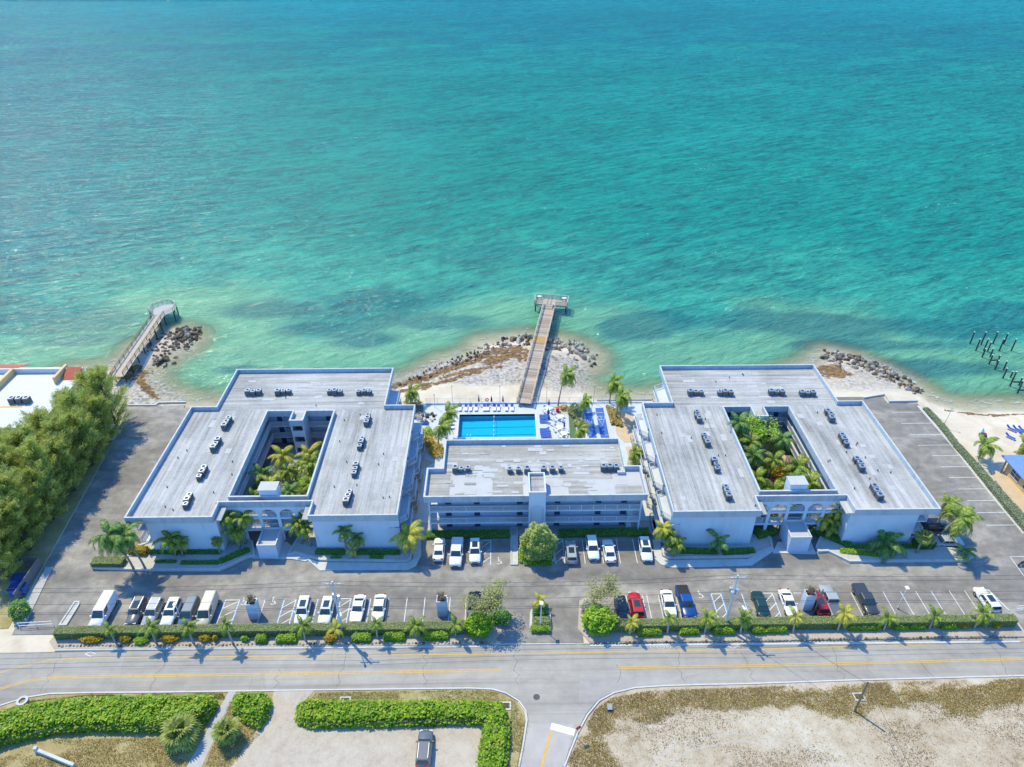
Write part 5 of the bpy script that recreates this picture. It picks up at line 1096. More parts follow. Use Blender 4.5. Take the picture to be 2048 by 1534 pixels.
# larger palms
G = 'palms in the building gardens'
palm_px((291, 1138), (243, 1074), 'tall coconut palm leaning left, right one at left building corner', G, n=22, fl=3.2, mat='leaf_palm_dark', wind=.25)
palm_px((268, 1139), (215, 1070), 'tall coconut palm at the left end of left building front', G, n=22, fl=3.1, mat='leaf_palm_dark', wind=.25)
palm_px((352, 1112), (338, 1076), 'green palm against left wing wall of left building', G, n=16, fl=2.5, wind=.1)
palm_px((366, 1112), (360, 1084), 'smaller palm beside the one against the left wing wall', G, n=12, fl=1.9, wind=.1)
palm_px((441, 1108), (433, 1084), 'small round fan palm before the left wing corner', G, n=20, fl=1.15, mat='leaf_fan', kind='fan', wind=0, up=85, down=-30)
for k, (b_, c_, s_) in enumerate((((470, 1088), (455, 1034), 2.2), ((492, 1088), (484, 1036), 2.0), ((480, 1096), (470, 1062), 2.0))): palm_px(b_, c_, f'{("left", "right", "front")[k]} palm of the dense clump left of the left porch', G, n=18, fl=s_, mat='leaf_palm', wind=.1)
for k, (b_, c_, s_) in enumerate((((604, 1088), (592, 1046), 2.0), ((622, 1092), (606, 1056), 2.0), ((610, 1082), (602, 1036), 1.8))): palm_px(b_, c_, f'{("left", "right", "back")[k]} palm of the clump right of the left porch', G, n=18, fl=s_, wind=.1)
palm_px((694, 1106), (686, 1062), 'left of two palms against the right wing wall of left building', G, n=14, fl=2.1, mat='leaf_palm_dark', wind=.1)
palm_px((713, 1106), (713, 1076), 'right of two palms against the right wing wall of left building', G, n=13, fl=1.9, wind=.1)
palm_px((707, 1116), (704, 1098), 'low yellowing palm in the bed below the two wall palms', G, n=9, fl=1.5, mat='leaf_palm_yellow', wind=.1)
palm_px((812, 1108), (815, 1070), 'wide yellow-green coconut palm between left and middle buildings', G, n=20, fl=3.2, mat='leaf_palm_yellow', wind=.2)
for k, (b_, c_) in enumerate((((1330, 1100), (1326, 1056)), ((1345, 1104), (1338, 1072)), ((1352, 1108), (1350, 1086)))): palm_px(b_, c_, f'{("back", "middle", "front")[k]} palm of the clump at right building near corner', G, n=16, fl=2.1, mat='leaf_palm' if k else 'leaf_palm_yellow', wind=.1)
palm_px((1437, 1107), (1439, 1080), 'drooping palm alone against the left wing wall of right building', G, n=10, fl=2.4, mat='leaf_palm_dark', wind=.05, up=60, down=-60)
palm_px((1532, 1052), (1543, 1026), 'small round fan palm close to the right building arcade', G, n=20, fl=1.25, mat='leaf_fan', kind='fan', wind=0, up=85, down=-35)
palm_px((1536, 1048), (1538, 1012), 'feathery palm behind the small fan palm by right arcade', G, n=12, fl=1.4, wind=.1)
palm_px((1552, 1060), (1580, 1004), 'tall slender fan palm leaning right before the right arcade', G, n=20, fl=1.2, mat='leaf_fan', kind='fan', wind=0, r=.09, up=85, down=-35)
for k, (b_, c_) in enumerate((((1648, 1066), (1650, 1036)), ((1655, 1068), (1668, 1040)), ((1664, 1062), (1678, 1018)), ((1660, 1072), (1660, 1052)))): palm_px(b_, c_, f'{("left", "right", "tallest", "front")[k]} palm of the yellow-green clump right of the right porch', G, n=14, fl=2.1, mat='leaf_palm_yellow' if k % 2 == 0 else 'leaf_palm', wind=.05)
palm_px((1767, 1100), (1770, 1086), 'big arching palm against the right wing wall of right building', G, n=13, fl=4.0, mat='leaf_palm_dark', wind=.15, up=68, down=-12)
palm_px((1832, 1106), (1848, 1073), 'round fan palm at the far corner of right building', G, n=24, fl=1.5, mat='leaf_fan', kind='fan', wind=0, up=85, down=-40)
palm_px((1856, 1098), (1917, 1036), 'coconut palm leaning far right at right building corner', G, n=22, fl=3.2, wind=.45, bow=.12)
palm_px((1868, 1058), (1898, 1008), 'coconut palm behind the leaning one at right building corner', G, n=20, fl=2.8, wind=.45, bow=.12)
palm_px((1926, 1116), (1930, 1104), 'low palm at the tip of the right bed', G, n=10, fl=2.0, mat='leaf_palm_dark', wind=.2, up=60, down=-10)
palm_px((1078, 1216), (1079, 1200), 'small palm on the entrance island', G, n=11, fl=1.6, mat='leaf_palm_yellow', wind=.15, up=70, down=-20)
G2 = 'windblown coconut palms around the pool'
for b_, c_, lb, s_ in (((822, 808), (820, 782), 'low palm behind the left building by the beach', 2.6), ((883, 872), (893, 824), 'back one of two palms left of the pool', 2.8), ((876, 896), (880, 852), 'front one of two palms left of the pool', 2.8), ((1116, 812), (1130, 748), 'tallest slender palm right of the pier', 2.9), ((1219, 806), (1224, 764), 'palm nearest the beach above the shuffleboard courts', 3.0), ((1231, 838), (1240, 792), 'palm between shuffleboard courts and right building', 3.0), ((1166, 846), (1168, 802), 'palm at the left edge of the shuffleboard courts', 2.2), ((1153, 900), (1158, 858), 'palm behind the middle roof beside the courts', 2.5), ((1266, 928), (1268, 906), 'low palm in sand between middle and right buildings', 2.4), ((1957, 918), (1966, 890), 'palm alone on the sand left of the yellow house', 3.0), ((2046, 905), (2048, 888), 'palm behind the yellow house at the right edge', 2.4)):
    palm_px(b_, c_, lb, G2, n=18, fl=s_, mat='leaf_palm', wind=.55, r=.13, bow=.1)
for k, (b_, c_, m_) in enumerate((((15, 905), (8, 868), 'leaf_palm_dark'), ((10, 960), (2, 900), 'leaf_palm_yellow'))): palm_px(b_, c_, ('dark palm at the left edge below the white roof', 'yellowing palm at the left edge before the balconies')[k], None, n=16, fl=2.6, mat=m_)

# courtyard gardens
def court(left):
    ox = -58.6 if left else 68.5; sg = 1 if left else -1; side = 'left' if left else 'right'; rr_ = random.Random(21 if left else 22)
    tag(MB().box(min(ox + sg * 14.9, ox + sg * 26.9), max(ox + sg * 14.9, ox + sg * 26.9), 87.0, 108.8, 0.0, .12).build('courtyard_soil', 'sand_paver' if not left else 'bed_gravel'), kind='structure')
    spots = [(16.6, 90), (19.2, 92), (23, 90.5), (25.5, 92.5), (17.4, 95.5), (21.2, 96.5), (25, 97), (19, 100), (23.6, 101), (25.8, 103.5), (18, 103)]
    words = ['front left corner', 'front left of centre', 'front right of centre', 'front right corner', 'left edge', 'middle', 'right edge', 'centre left', 'centre right', 'back right corner', 'back left']
    for k, (u, y) in enumerate(spots):
        if left and y > 102: continue
        h = rr_.uniform(4.2, 6.6) + (2.5 if (not left and k in (7, 8, 9)) else 0); mt = rr_.choice(['leaf_palm', 'leaf_palm_yellow', 'leaf_palm', 'leaf_palm_dark'] if left else ['leaf_palm', 'leaf_palm', 'leaf_palm_dark', 'leaf_palm_dark'])
        palm((ox + sg * u, y, .1), (ox + sg * u + rr_.uniform(-.6, .6), y + rr_.uniform(-.5, .5), h), f'courtyard palm at the {words[k] if left else words[k].replace("left", "TMP").replace("right", "left").replace("TMP", "right")} of the {side} courtyard', f'palms in the {side} courtyard', n=16, fl=rr_.uniform(2.3, 3.0), mat=mt, wind=.05, r=.11, bow=0, up=75, down=-25)
    bs = [(16, 93, 1.4, 'leaf_bush', 'dark green bush by the left gallery'), (18, 88.6, 1.6, 'leaf_bush', 'green bush along the front wall'), (24.5, 94.8, 1.9, 'leaf_hedge_bright', 'bright green bush by the right gallery'), (20.8, 93.8, 1.5, 'blossom' if left else 'leaf_red', 'white flowering bush amid the palms' if left else 'dark red bush amid the palms'), (22.5, 99.2, 1.8, 'leaf_hedge_bright', 'bright green bush in the middle'), (25.4, 89.2, 1.5, 'leaf_bush', 'green bush in the front corner'), (18.2, 97.8, 1.6, 'blossom' if left else 'leaf_croton', 'pale leaved bush at the gallery' if left else 'orange bush at the gallery'), (25.0, 100.5, 1.6, 'leaf_palm_dark', 'dark bush at the back')]
    for (u, y, r_, m_, lb) in bs: bush(Vector((ox + sg * u, y, .1)), r_ * 1.25, r_ * 1.25, r_ * 2.3, f'{lb} of the {side} courtyard', m_, .19, 1500, f'bushes in the {side} courtyard')
    if not left:
        t = thing('courtyard_tree', 'tall leafy tree rising above the roof at the back of the right courtyard', 'tree', (ox - 21.5, 103.6, .1))
        m = MB(); po = []; limb_tree(m, po, Vector((0, 0, 0)), Vector((.05, 0, 1)), 3.4, .18, 3, rr_); m.build('trunk', 'bark', t)
        pts = np.concatenate([NR.normal(0, .5, (55, 3)) + np.array(q) for q, d in po]); leaf_object('crown', pts, .20, 'leaf_hedge_bright', t)
court(True); court(False)

# low planting in the front beds
GC = 'low green planting in the front beds'
for k, (a, b_, lb, m_, wd, h) in enumerate((((188, 1128), (250, 1128), 'clipped hedge block at the tip of the left bed', 'leaf_hedge_olive', 1.5, 1.0), ((312, 1124), (352, 1124), 'short green strip in the left bed', 'ground_cover', .5, .35), ((362, 1126), (438, 1126), 'long green strip at the front of the left bed', 'ground_cover', .7, .4), ((440, 1124), (498, 1100), 'green strip along the slanting kerb left of the left porch', 'ground_cover', 1.0, .5), ((300, 1105), (440, 1105), 'dark low planting along the left wing wall', 'ground_cover', .8, .5), ((632, 1105), (690, 1106), 'green strip along the wall right of the left porch', 'leaf_bush', .9, .6), ((715, 1106), (800, 1106), 'green strip along the wall towards the walkway', 'leaf_bush', .8, .6), ((662, 1116), (682, 1116), 'small green patch in the bed right of left porch', 'ground_cover', .6, .35), ((740, 1115), (766, 1115), 'small green patch near the right end of left bed', 'ground_cover', .6, .35), ((1360, 1103), (1432, 1105), 'green strip along the wall left of the drooping palm', 'leaf_bush', .9, .7), ((1446, 1106), (1508, 1103), 'green strip along the wall right of the drooping palm', 'leaf_bush', .9, .7), ((1512, 1072), (1548, 1062), 'green shrubs beside the ramp left of the right porch', 'leaf_bush', 1.6, .9), ((1625, 1062), (1700, 1092), 'green strip sloping away from the right porch', 'leaf_bush', 1.1, .7), ((1680, 1102), (1755, 1110), 'yellow-green strip in the right bed', 'leaf_hedge_bright', .9, .4), ((1690, 1094), (1840, 1094), 'dark low planting along the right wing wall', 'ground_cover', .8, .5), ((1828, 1092), (1862, 1090), 'dark green shrubs at the right wing corner', 'leaf_palm_dark', 1.8, 1.5), ((852, 1070), (1018, 1068), 'dark green lawn hedge left before the middle building', 'ground_cover', 1.5, .45), ((1118, 1067), (1298, 1064), 'dark green lawn hedge right before the middle building', 'ground_cover', 1.5, .45), ((262, 1103), (296, 1106), 'yellow-green shrubs at the left building corner', 'leaf_croton', 1.4, 1.1), ((1062, 1259), (1100, 1259), 'clipped front edge planting of the entrance island', 'leaf_hedge_bright', .9, .6), ((1066, 1222), (1096, 1222), 'green shrubs at the back of the entrance island', 'leaf_bush', 1.8, .7), ((1066, 1246), (1100, 1246), 'olive shrubs amid the entrance island', 'leaf_hedge_olive', 1.3, .8), ((1042, 1084), (1042, 1124), 'bright ground cover at the left of the round tree', 'leaf_hedge_bright', .6, .3), ((1048, 1125), (1104, 1125), 'bright ground cover in front of the round tree', 'leaf_hedge_bright', .9, .3))):
    hedge_line(P2(*a, .25), P2(*b_, .25), wd, h, lb, m_, .10, 190, GC, 'planting', .2, 'low_hedge', True, k == 0)
# bushes on the garden walks
for k, (px, py, r_) in enumerate(((829, 917, 1.1), (823, 970, 1.2), (815, 1022, 1.2))): bush(P(px, py, .15), r_ * .75, r_ * 1.4, 1.5, f'{("back", "middle", "front")[k]} oval clipped bush beside the left building terraces', 'leaf_bush', .11, 1100, 'oval bushes beside the terraces')
for k, (px, py, r_) in enumerate(((1283, 858, .9), (1291, 910, 1.2), (1303, 961, 1.2), (1317, 1016, 1.1))): bush(P(px, py, .15), r_ * .75, r_ * 1.3, 1.5, f'{NTH[k]} oval bush from the sea beside the right building terraces', 'leaf_hedge_bright', .11, 1100, 'oval bushes beside the terraces')
bush(P(858, 888, .15), 1.3, 1.2, 1.4, 'yellow-green bush below the palms left of the pool', 'leaf_croton', .13, 900); bush(P(874, 905, .15), 1.6, 2.0, 1.3, 'yellow-green bush at the middle building corner', 'leaf_croton', .13, 1100); bush(P(856, 868, .15), .9, 1.6, 1.2, 'green bush behind the junk pile left of the pool', 'leaf_hedge_bright', .13, 700)
for k in range(3): hedge_line(P2(1215 + 8 * k, 814 + 3 * k, .15), P2(1226 + 8 * k, 850 + 2 * k, .15), .6, .7, f'{NTH[k]} dry brown ornamental grass row right of the courts', 'grass_dry', .16, 70, 'ornamental grass rows', 'grass row', .15, 'grass_row', False, False)
bush(P(1150, 826, .15), 1.6, 2.2, 1.6, 'olive bush between the lawn strip and the courts', 'leaf_sparse', .16, 1000); bush(P(1160, 850, .15), 1.3, 1.3, 1.2, 'brown-green bush beside the courts', 'grass_green', .16, 600); bush(P(1128, 818, .15), 1.0, .8, .9, 'small yellow bush beside the timber floor', 'leaf_croton', .13, 400)
bush(P(825, 808, .0), 2.0, 1.0, 1.0, 'olive bush under the palm behind the left building', 'leaf_hedge_olive', .14, 600)

# hedge along the right boundary
rb = [P2(*p) for p in ((1850, 818), (1880, 850), (1912, 893), (1945, 930), (1978, 970), (2015, 1015), (2060, 1068))]
for k, (a, b_) in enumerate(zip(rb[:-1], rb[1:])): hedge_line(a, b_, 1.15 + .14 * k, .65 + .1 * k, f'grey-green boundary hedge section right of the side drive, {NTH[k]} from the sea', 'leaf_grey', .12, 75, 'boundary hedge sections', 'hedge', -.05, 'hedge', True, k > 3)
# seagrape hedges across the road
def mass(px, h, label, mat='leaf_seagrape', leaf=.19, dens=75, z0=.05, lump=.6, cat='hedge'):
    poly = np.array([P2(*p) for p in px]); c_ = poly.mean(0); t = thing('seagrape_hedge', label, cat, (c_[0], c_[1], z0), 0, 'sea grape hedges across the road')
    q = poly - c_; x0, y0 = q.min(0); x1, y1 = q.max(0); n = int((x1 - x0) * (y1 - y0) * dens); p = np.stack([NR.uniform(x0, x1, n), NR.uniform(y0, y1, n)], 1)
    ins = np.zeros(n, bool); m_ = len(q); dist = np.full(n, 1e9)
    for i in range(m_):
        a, b_ = q[i], q[(i + 1) % m_]
        if a[1] != b_[1]: ins ^= ((a[1] > p[:, 1]) != (b_[1] > p[:, 1])) & (p[:, 0] < (b_[0] - a[0]) * (p[:, 1] - a[1]) / (b_[1] - a[1]) + a[0])
        ab = b_ - a; tt_ = np.clip(((p - a) @ ab) / (ab @ ab), 0, 1); dist = np.minimum(dist, np.linalg.norm(p - a - tt_[:, None] * ab, axis=1))
    p, dist = p[ins], dist[ins]; prof = np.sqrt(np.clip(dist / .9, 0, 1)); top = h * (.35 + .65 * prof) * (1 - lump / 2 + lump * fbm((p[:, 0] + c_[0]) * .9, (p[:, 1] + c_[1]) * .9, 41, 3) * 1.0)
    zz = top * np.where(dist < .5, NR.uniform(.1, 1, len(p)), NR.uniform(.74, 1.08, len(p)))
    leaf_object('foliage', np.column_stack([p + NR.normal(0, .04, p.shape), zz]), leaf, mat, t, .55, .75)
    MB().prism(offset([tuple(v) for v in q], .3), 0, h * .62).build('stems', 'hedge_core', t); return t
mass([(-30, 1440), (60, 1418), (140, 1404), (300, 1399), (430, 1398), (438, 1412), (415, 1450), (330, 1470), (200, 1467), (110, 1472), (30, 1490), (-30, 1510)], 1.9, 'broad bright green sea grape hedge at the lower left')
mass([(468, 1400), (500, 1390), (535, 1393), (546, 1410), (538, 1440), (520, 1462), (490, 1450), (464, 1425)], 1.6, 'round sea grape clump between footpath and gravel drive')
mass([(597, 1412), (620, 1404), (800, 1407), (960, 1406), (1005, 1412), (1018, 1440), (1020, 1480), (1012, 1560), (950, 1560), (958, 1500), (966, 1455), (930, 1452), (760, 1458), (620, 1460), (590, 1448)], 1.5, 'long L-shaped sea grape hedge around the gravel parking')
for k, (px, py, s_) in enumerate(((366, 1480, 2.1), (458, 1478, 1.7))):
    b_ = P(px, py, .05); palm(b_, b_ + Vector((0, 0, 1.5)), ('large pale fan palm left of the footpath', 'smaller pale fan palm right of the footpath')[k], 'fan palms by the footpath', n=20, fl=s_ * 1.3, mat='leaf_fan', kind='fan', wind=0, r=.2, up=88, down=-25)

# trees
def casu(rr_, h):
    C = []; m = MB(); m.tube([(0, 0, 0), (.2, .1, h * .4), (0, .1, h * .9)], [.28, .2, .05], 6)
    for k in range(92):
        z = h * rr_.uniform(.08, .94); ra = (1 - (z / h) ** 1.6 * .72) * h * .34 * rr_.uniform(.45, 1.05); a = rr_.uniform(0, 6.28); tip = Vector((ra * math.cos(a), ra * math.sin(a), z + ra * .55)); root_ = Vector((.1, .1, max(.6, z - ra * .35)))
        m.tube([root_, root_.lerp(tip, .6) + Vector((0, 0, .15)), tip], [.06, .04, .015], 3, False)
        n = 135; s_ = NR.uniform(.3, 1.12, n); C.append(np.array(root_)[None] + (np.array(tip) - np.array(root_))[None] * s_[:, None] + NR.normal(0, .25, (n, 3)))
    C = np.concatenate(C); n = len(C)
    d = C * np.array([1, 1, 0]); d /= np.linalg.norm(d, axis=1)[:, None] + .1; V = d * .7 + NR.normal(0, .4, (n, 3)) + np.array([0, 0, .6]); V /= np.linalg.norm(V, axis=1)[:, None]; U = np.cross(V, NR.normal(size=(n, 3))); U /= np.linalg.norm(U, axis=1)[:, None]
    return m.mesh('trunk', 'bark', True), quads('crown', C, U * .045, V * (.34 * NR.uniform(.6, 1.4, n))[:, None], 'leaf_casuarina')
rc = random.Random(4); CAS = [casu(rc, 12.5) for _ in range(4)]
spots = [(-77.6, 116.5, 1.0), (-76.8, 111.5, .82), (-78.6, 108.5, 1.0), (-76.9, 104.5, .9), (-78.2, 101, 1.02), (-76.9, 97.5, .88), (-78.3, 94, 1.0), (-77.0, 90.2, .9), (-78.4, 86.8, 1.0), (-77.2, 83.4, .85), (-79.2, 80.4, .9), (-77.6, 77.6, .72), (-82.6, 104, 1.0), (-82.8, 98.6, 1.04), (-83, 93.2, 1.0), (-82.4, 88, 1.0), (-83, 83, .95), (-87.0, 100, .9), (-87.2, 95, .95), (-87, 89.5, 1.0), (-82.2, 111, .92), (-81.0, 117.5, .9), (-85.5, 108.5, .7)]
for k, (x, y, s_) in enumerate(spots):
    row = 'drive-side' if x > -81 else ('second-row' if x > -86 else 'outer')
    t = thing('pine_tree', f'feathery {row} pine at left, {NTH[sum(1 for q in spots[:k] if (q[0] > -81) == (x > -81) and (q[0] > -86) == (x > -86))]} from the sea in its row' if k < 20 else ('feathery pine beside the white neighbour roof, set back from the drive', 'feathery pine farthest back beside the left pier', 'low feathery pine in front of the white neighbour roof')[k - 20], 'tree', (x, y, -.1), rc.uniform(0, 6.28), 'feathery pines along the left drive'); s_ *= 1.1; t.scale = (s_, s_, s_ * rc.uniform(.92, 1.06))
    tr, cr = CAS[k % 4]; link('trunk', tr, t); link('crown', cr, t)
def leafy(pos, label, h, mat, leaf, nper, seed, depth=3, split=3, spread=.45, trunk='bark', r=.2, name='leafy_tree'):
    rr_ = random.Random(seed); t = thing(name, label, 'tree', pos); m = MB(); po = []
    limb_tree(m, po, Vector((0, 0, 0)), Vector((rr_.uniform(-.1, .1), rr_.uniform(-.1, .1), 1)).normalized(), h * .34, r, depth, rr_, 0, split); m.build('trunk', trunk, t, smooth=True)
    pts = np.concatenate([NR.normal(0, spread, (nper, 3)) + np.array(q) for q, d in po]); leaf_object('crown', pts, leaf, mat, t); return t
c_ = P(1075, 1113, .2); t = thing('round_tree', 'dense round olive tree on the island before the middle building', 'tree', c_)
m = MB(); po = []; limb_tree(m, po, Vector((0, 0, 0)), Vector((0, 0, 1)), 2.2, .22, 2, random.Random(5)); m.build('trunk', 'bark', t)
pts = np.concatenate([ell_pts(7000, 2.75, 2.5, 3.1, 3.6, .75), ell_pts(2500, 2.2, 2.0, 2.4, 3.5, .3)]); pts = pts[pts[:, 2] > .5]; sc_ = 1.05 - .3 * np.clip((pts[:, 2] - 2.5) / 4.5, 0, 1); pts[:, :2] *= sc_[:, None]
leaf_object('crown', pts, .15, 'leaf_tree', t)
leafy(P(970, 1240, .1), 'tall sparse tree over the black pickup left of entrance', 7.0, 'leaf_sparse', .15, 20, 12, 4, 3, .42, 'trunk_grey', .2)
leafy(P(1187, 1214, .1), 'sparse half-bare tree over the verge right of entrance', 6.2, 'leaf_sparse', .14, 13, 9, 4, 3, .5, 'trunk_grey', .22)
bush(P(957, 1262, .1), 1.9, 1.7, 3.2, 'round bright green bush left of the entrance', 'leaf_hedge_bright', .2, 2600); bush(P(1196, 1254, .1), 2.4, 2.1, 3.4, 'round bright green bush right of the entrance', 'leaf_hedge_bright', .2, 3200)
bush(P(1000, 1240, .1), 1.6, 1.2, 1.6, 'dark green shrub behind the left verge at the entrance', 'leaf_bush', .17, 1000); bush(P(1180, 1222, .1), 1.4, 1.8, 1.3, 'grey-green shrub at the foot of the half-bare tree', 'leaf_grey', .15, 800)
bush(P(44, 1230, .1), 1.3, 1.5, 2.4, 'dark green bush at the left gate', 'leaf_bush', .17, 1300)

# grasses and weeds
def scatter(name, px, n, h, mat, label, dens=None, z=.06, lean=.5, wd=.03, seed=5):
    poly = np.array([P2(*p) for p in px]); x0, y0 = poly.min(0); x1, y1 = poly.max(0); p = np.stack([NR.uniform(x0, x1, n * 3), NR.uniform(y0, y1, n * 3)], 1); ins = np.zeros(len(p), bool); m_ = len(poly)
    for i in range(m_):
        a, b_ = poly[i], poly[(i + 1) % m_]
        if a[1] != b_[1]: ins ^= ((a[1] > p[:, 1]) != (b_[1] > p[:, 1])) & (p[:, 0] < (b_[0] - a[0]) * (p[:, 1] - a[1]) / (b_[1] - a[1]) + a[0])
    p = p[ins]
    if dens is not None: p = p[NR.uniform(0, 1, len(p)) < dens(p[:, 0], p[:, 1])]
    p = p[:n]; k = len(p); C = np.column_stack([p, np.full(k, z)]); a = NR.uniform(0, 6.28, k); U = np.stack([np.cos(a), np.sin(a), 0 * a], 1) * wd * NR.uniform(.6, 1.5, k)[:, None]
    V = np.column_stack([NR.normal(0, lean, k), NR.normal(0, lean, k), np.ones(k)]) * (h / 2 * NR.uniform(.5, 1.4, k))[:, None]
    return tag(link(name, quads(name, C, U, V, mat, True)), label, 'grass', kind='stuff')
def lot_band(x, y): u = np.minimum(57.2 - y, (x - 9.0) * .95 + np.clip((y - 50) * -.12, -.5, .6)); return sstep(0, .32, .5 - np.abs(u - 2.1) * .2 + (fbm(x * .22, y * .4, 61, 5) - .5) * 1.3)
scatter('dry_grass', [(1120, 1560), (1160, 1470), (1190, 1420), (1225, 1396), (1300, 1382), (1700, 1368), (2048, 1358), (2048, 1470), (1500, 1460), (1300, 1480), (1250, 1600)], 80000, .22, 'grass_dry', 'brown dry grass strip along the vacant lot kerb', lot_band, seed=1)
scatter('weeds', [(1190, 1534), (1240, 1440), (1400, 1412), (1700, 1410), (2048, 1385), (2048, 1700), (1130, 1700)], 24000, .14, 'weed_brown', 'sparse brown weeds on the pale vacant lot', lambda x, y: sstep(.46, .66, fbm(x * .16, y * .34, 71)) * .75 + .06, wd=.04)
scatter('verge_grass', [(0, 1425), (60, 1402), (180, 1390), (445, 1387), (452, 1400), (140, 1402), (0, 1445)], 14000, .16, 'grass_green', 'dry green verge grass above the lower left hedge', lambda x, y: sstep(.3, .55, fbm(x * .3, y * .5, 81)))
scatter('verge_grass', [(632, 1386), (940, 1380), (990, 1384), (1030, 1404), (1050, 1440), (1040, 1534), (1020, 1534), (1022, 1420), (960, 1402), (620, 1402)], 18000, .16, 'grass_green', 'dry green verge grass around the gravel parking hedge', lambda x, y: sstep(.3, .5, fbm(x * .3, y * .5, 91)))
scatter('rough_grass', [(-40, 1534), (110, 1480), (330, 1476), (395, 1465), (372, 1534), (350, 1640), (-60, 1640)], 26000, .18, 'grass_dry', 'rough dry grass field at the lower left', lambda x, y: sstep(.3, .5, fbm(x * .25, y * .4, 101)))
scatter('rough_grass', [(460, 1400), (475, 1440), (520, 1470), (462, 1534), (410, 1534)], 5000, .16, 'grass_dry', 'rough dry grass between footpath and gravel drive')

# ------------------------------------------------------------------ shore: rocks, piers, pilings
def rock_mesh(seed):
    bm = bmesh.new(); bmesh.ops.create_icosphere(bm, subdivisions=2, radius=1.0); rr_ = random.Random(seed); pl = [(Vector((rr_.gauss(0, 1), rr_.gauss(0, 1), rr_.gauss(0, 1))).normalized(), rr_.uniform(.55, .85)) for _ in range(9)]
    for v in bm.verts:
        for n_, d in pl:
            e = v.co.dot(n_) - d
            if e > 0: v.co -= n_ * e * .9
        v.co *= rr_.uniform(.95, 1.05)
    me = bpy.data.meshes.new('rock'); bm.to_mesh(me); bm.free(); return me
ROCKS = []
for mt in ('rock', 'rock_dark'):
    L_ = [rock_mesh(k + 3) for k in range(6)]
    for me in L_: me.materials.append(MATS[mt])
    ROCKS.append(L_)
def jetty(label, centres, n, size, z0, dark, seed, cat='rocks'):
    rr_ = random.Random(seed); c0 = P(*centres[0][:2], z0); t = thing('rock_jetty', label, cat, (c0.x, c0.y, z0), 0, 'rock piles on the shore')
    wts = [c[2] * c[3] for c in centres]
    for k in range(n):
        c_ = rr_.choices(centres, wts)[0]; a = rr_.uniform(0, 6.283); r_ = math.sqrt(rr_.random()); p = P(c_[0], c_[1], z0); dx, dy = c_[2] * r_ * math.cos(a), c_[3] * r_ * math.sin(a)
        s_ = size * rr_.uniform(.55, 1.35) * (1.15 - .4 * r_); z = rr_.uniform(0, .3) * size + (1 - r_) * size * .7
        link('rock', rr_.choice(ROCKS[1 if rr_.random() < dark else 0]), t, (p.x - c0.x + dx, p.y - c0.y + dy, z), (rr_.uniform(0, 6), rr_.uniform(0, 6), rr_.uniform(0, 6)), (s_, s_ * rr_.uniform(.7, 1), s_ * rr_.uniform(.55, .85)))
jetty('dark weedy rock pile beside the left pier', [(318, 700, 4.5, 5), (350, 682, 6, 6.5), (375, 672, 4, 5), (330, 722, 3, 3)], 270, .66, SEA - .2, .8, 1)
jetty('brown rock pile left of the middle pier', [(1030, 690, 5.0, 4.5), (1050, 684, 3.5, 4), (1000, 698, 3, 2.5)], 75, .72, SEA - .1, .45, 2)
jetty('pale rock pile right of the middle pier', [(1112, 700, 3.5, 5.5), (1140, 706, 5, 6), (1162, 716, 4.0, 4.5), (1105, 690, 3, 3)], 130, .70, SEA - .15, .12, 3)
jetty('long curving rock breakwater on the right shore', [(1665, 716, 3.5, 4), (1690, 724, 4.5, 5), (1715, 733, 5, 5), (1740, 742, 5, 4.5), (1765, 752, 4.5, 4), (1790, 764, 4, 3.5), (1815, 776, 3, 2.5), (1830, 784, 2, 1.5)], 210, .75, SEA - .1, .3, 4)
jetty('scattered grey boulders and rubble left of the pool', [(845, 838, 2.6, 2.2), (858, 832, 1.6, 1.6)], 40, .42, .1, .2, 5)
jetty('loose stones on the beach left of the middle pier', [(975, 736, 5, 2), (1000, 742, 6, 3.5), (960, 744, 4, 2)], 60, .38, -.75, .15, 6)
jetty('ragged dark stones along the waterline behind the left of the pool', [(815, 768, 3, 1.2), (850, 756, 4, 1.4), (885, 742, 5, 1.6), (915, 732, 5, 2), (940, 722, 5, 2.4), (965, 708, 4, 3), (990, 698, 4, 3)], 190, .42, SEA + .05, .75, 7)
tarp = thing('junk_pile', 'dark rubble heap with blue tarpaulin left of the pool', 'junk', P(850, 848, .15))
MB().add([(-.8, -.5, 0), (.8, -.6, 0), (.9, .5, 0), (-.7, .6, 0), (0, 0, .6), (.5, .1, .5)], [(0, 1, 4), (1, 5, 4), (1, 2, 5), (2, 3, 4), (2, 4, 5), (3, 0, 4)]).build('tarpaulin', 'blue_fabric', tarp)
MB().box(-1.9, -.9, -.6, .5, 0, .45).build('crate', 'metal_dark', tarp)

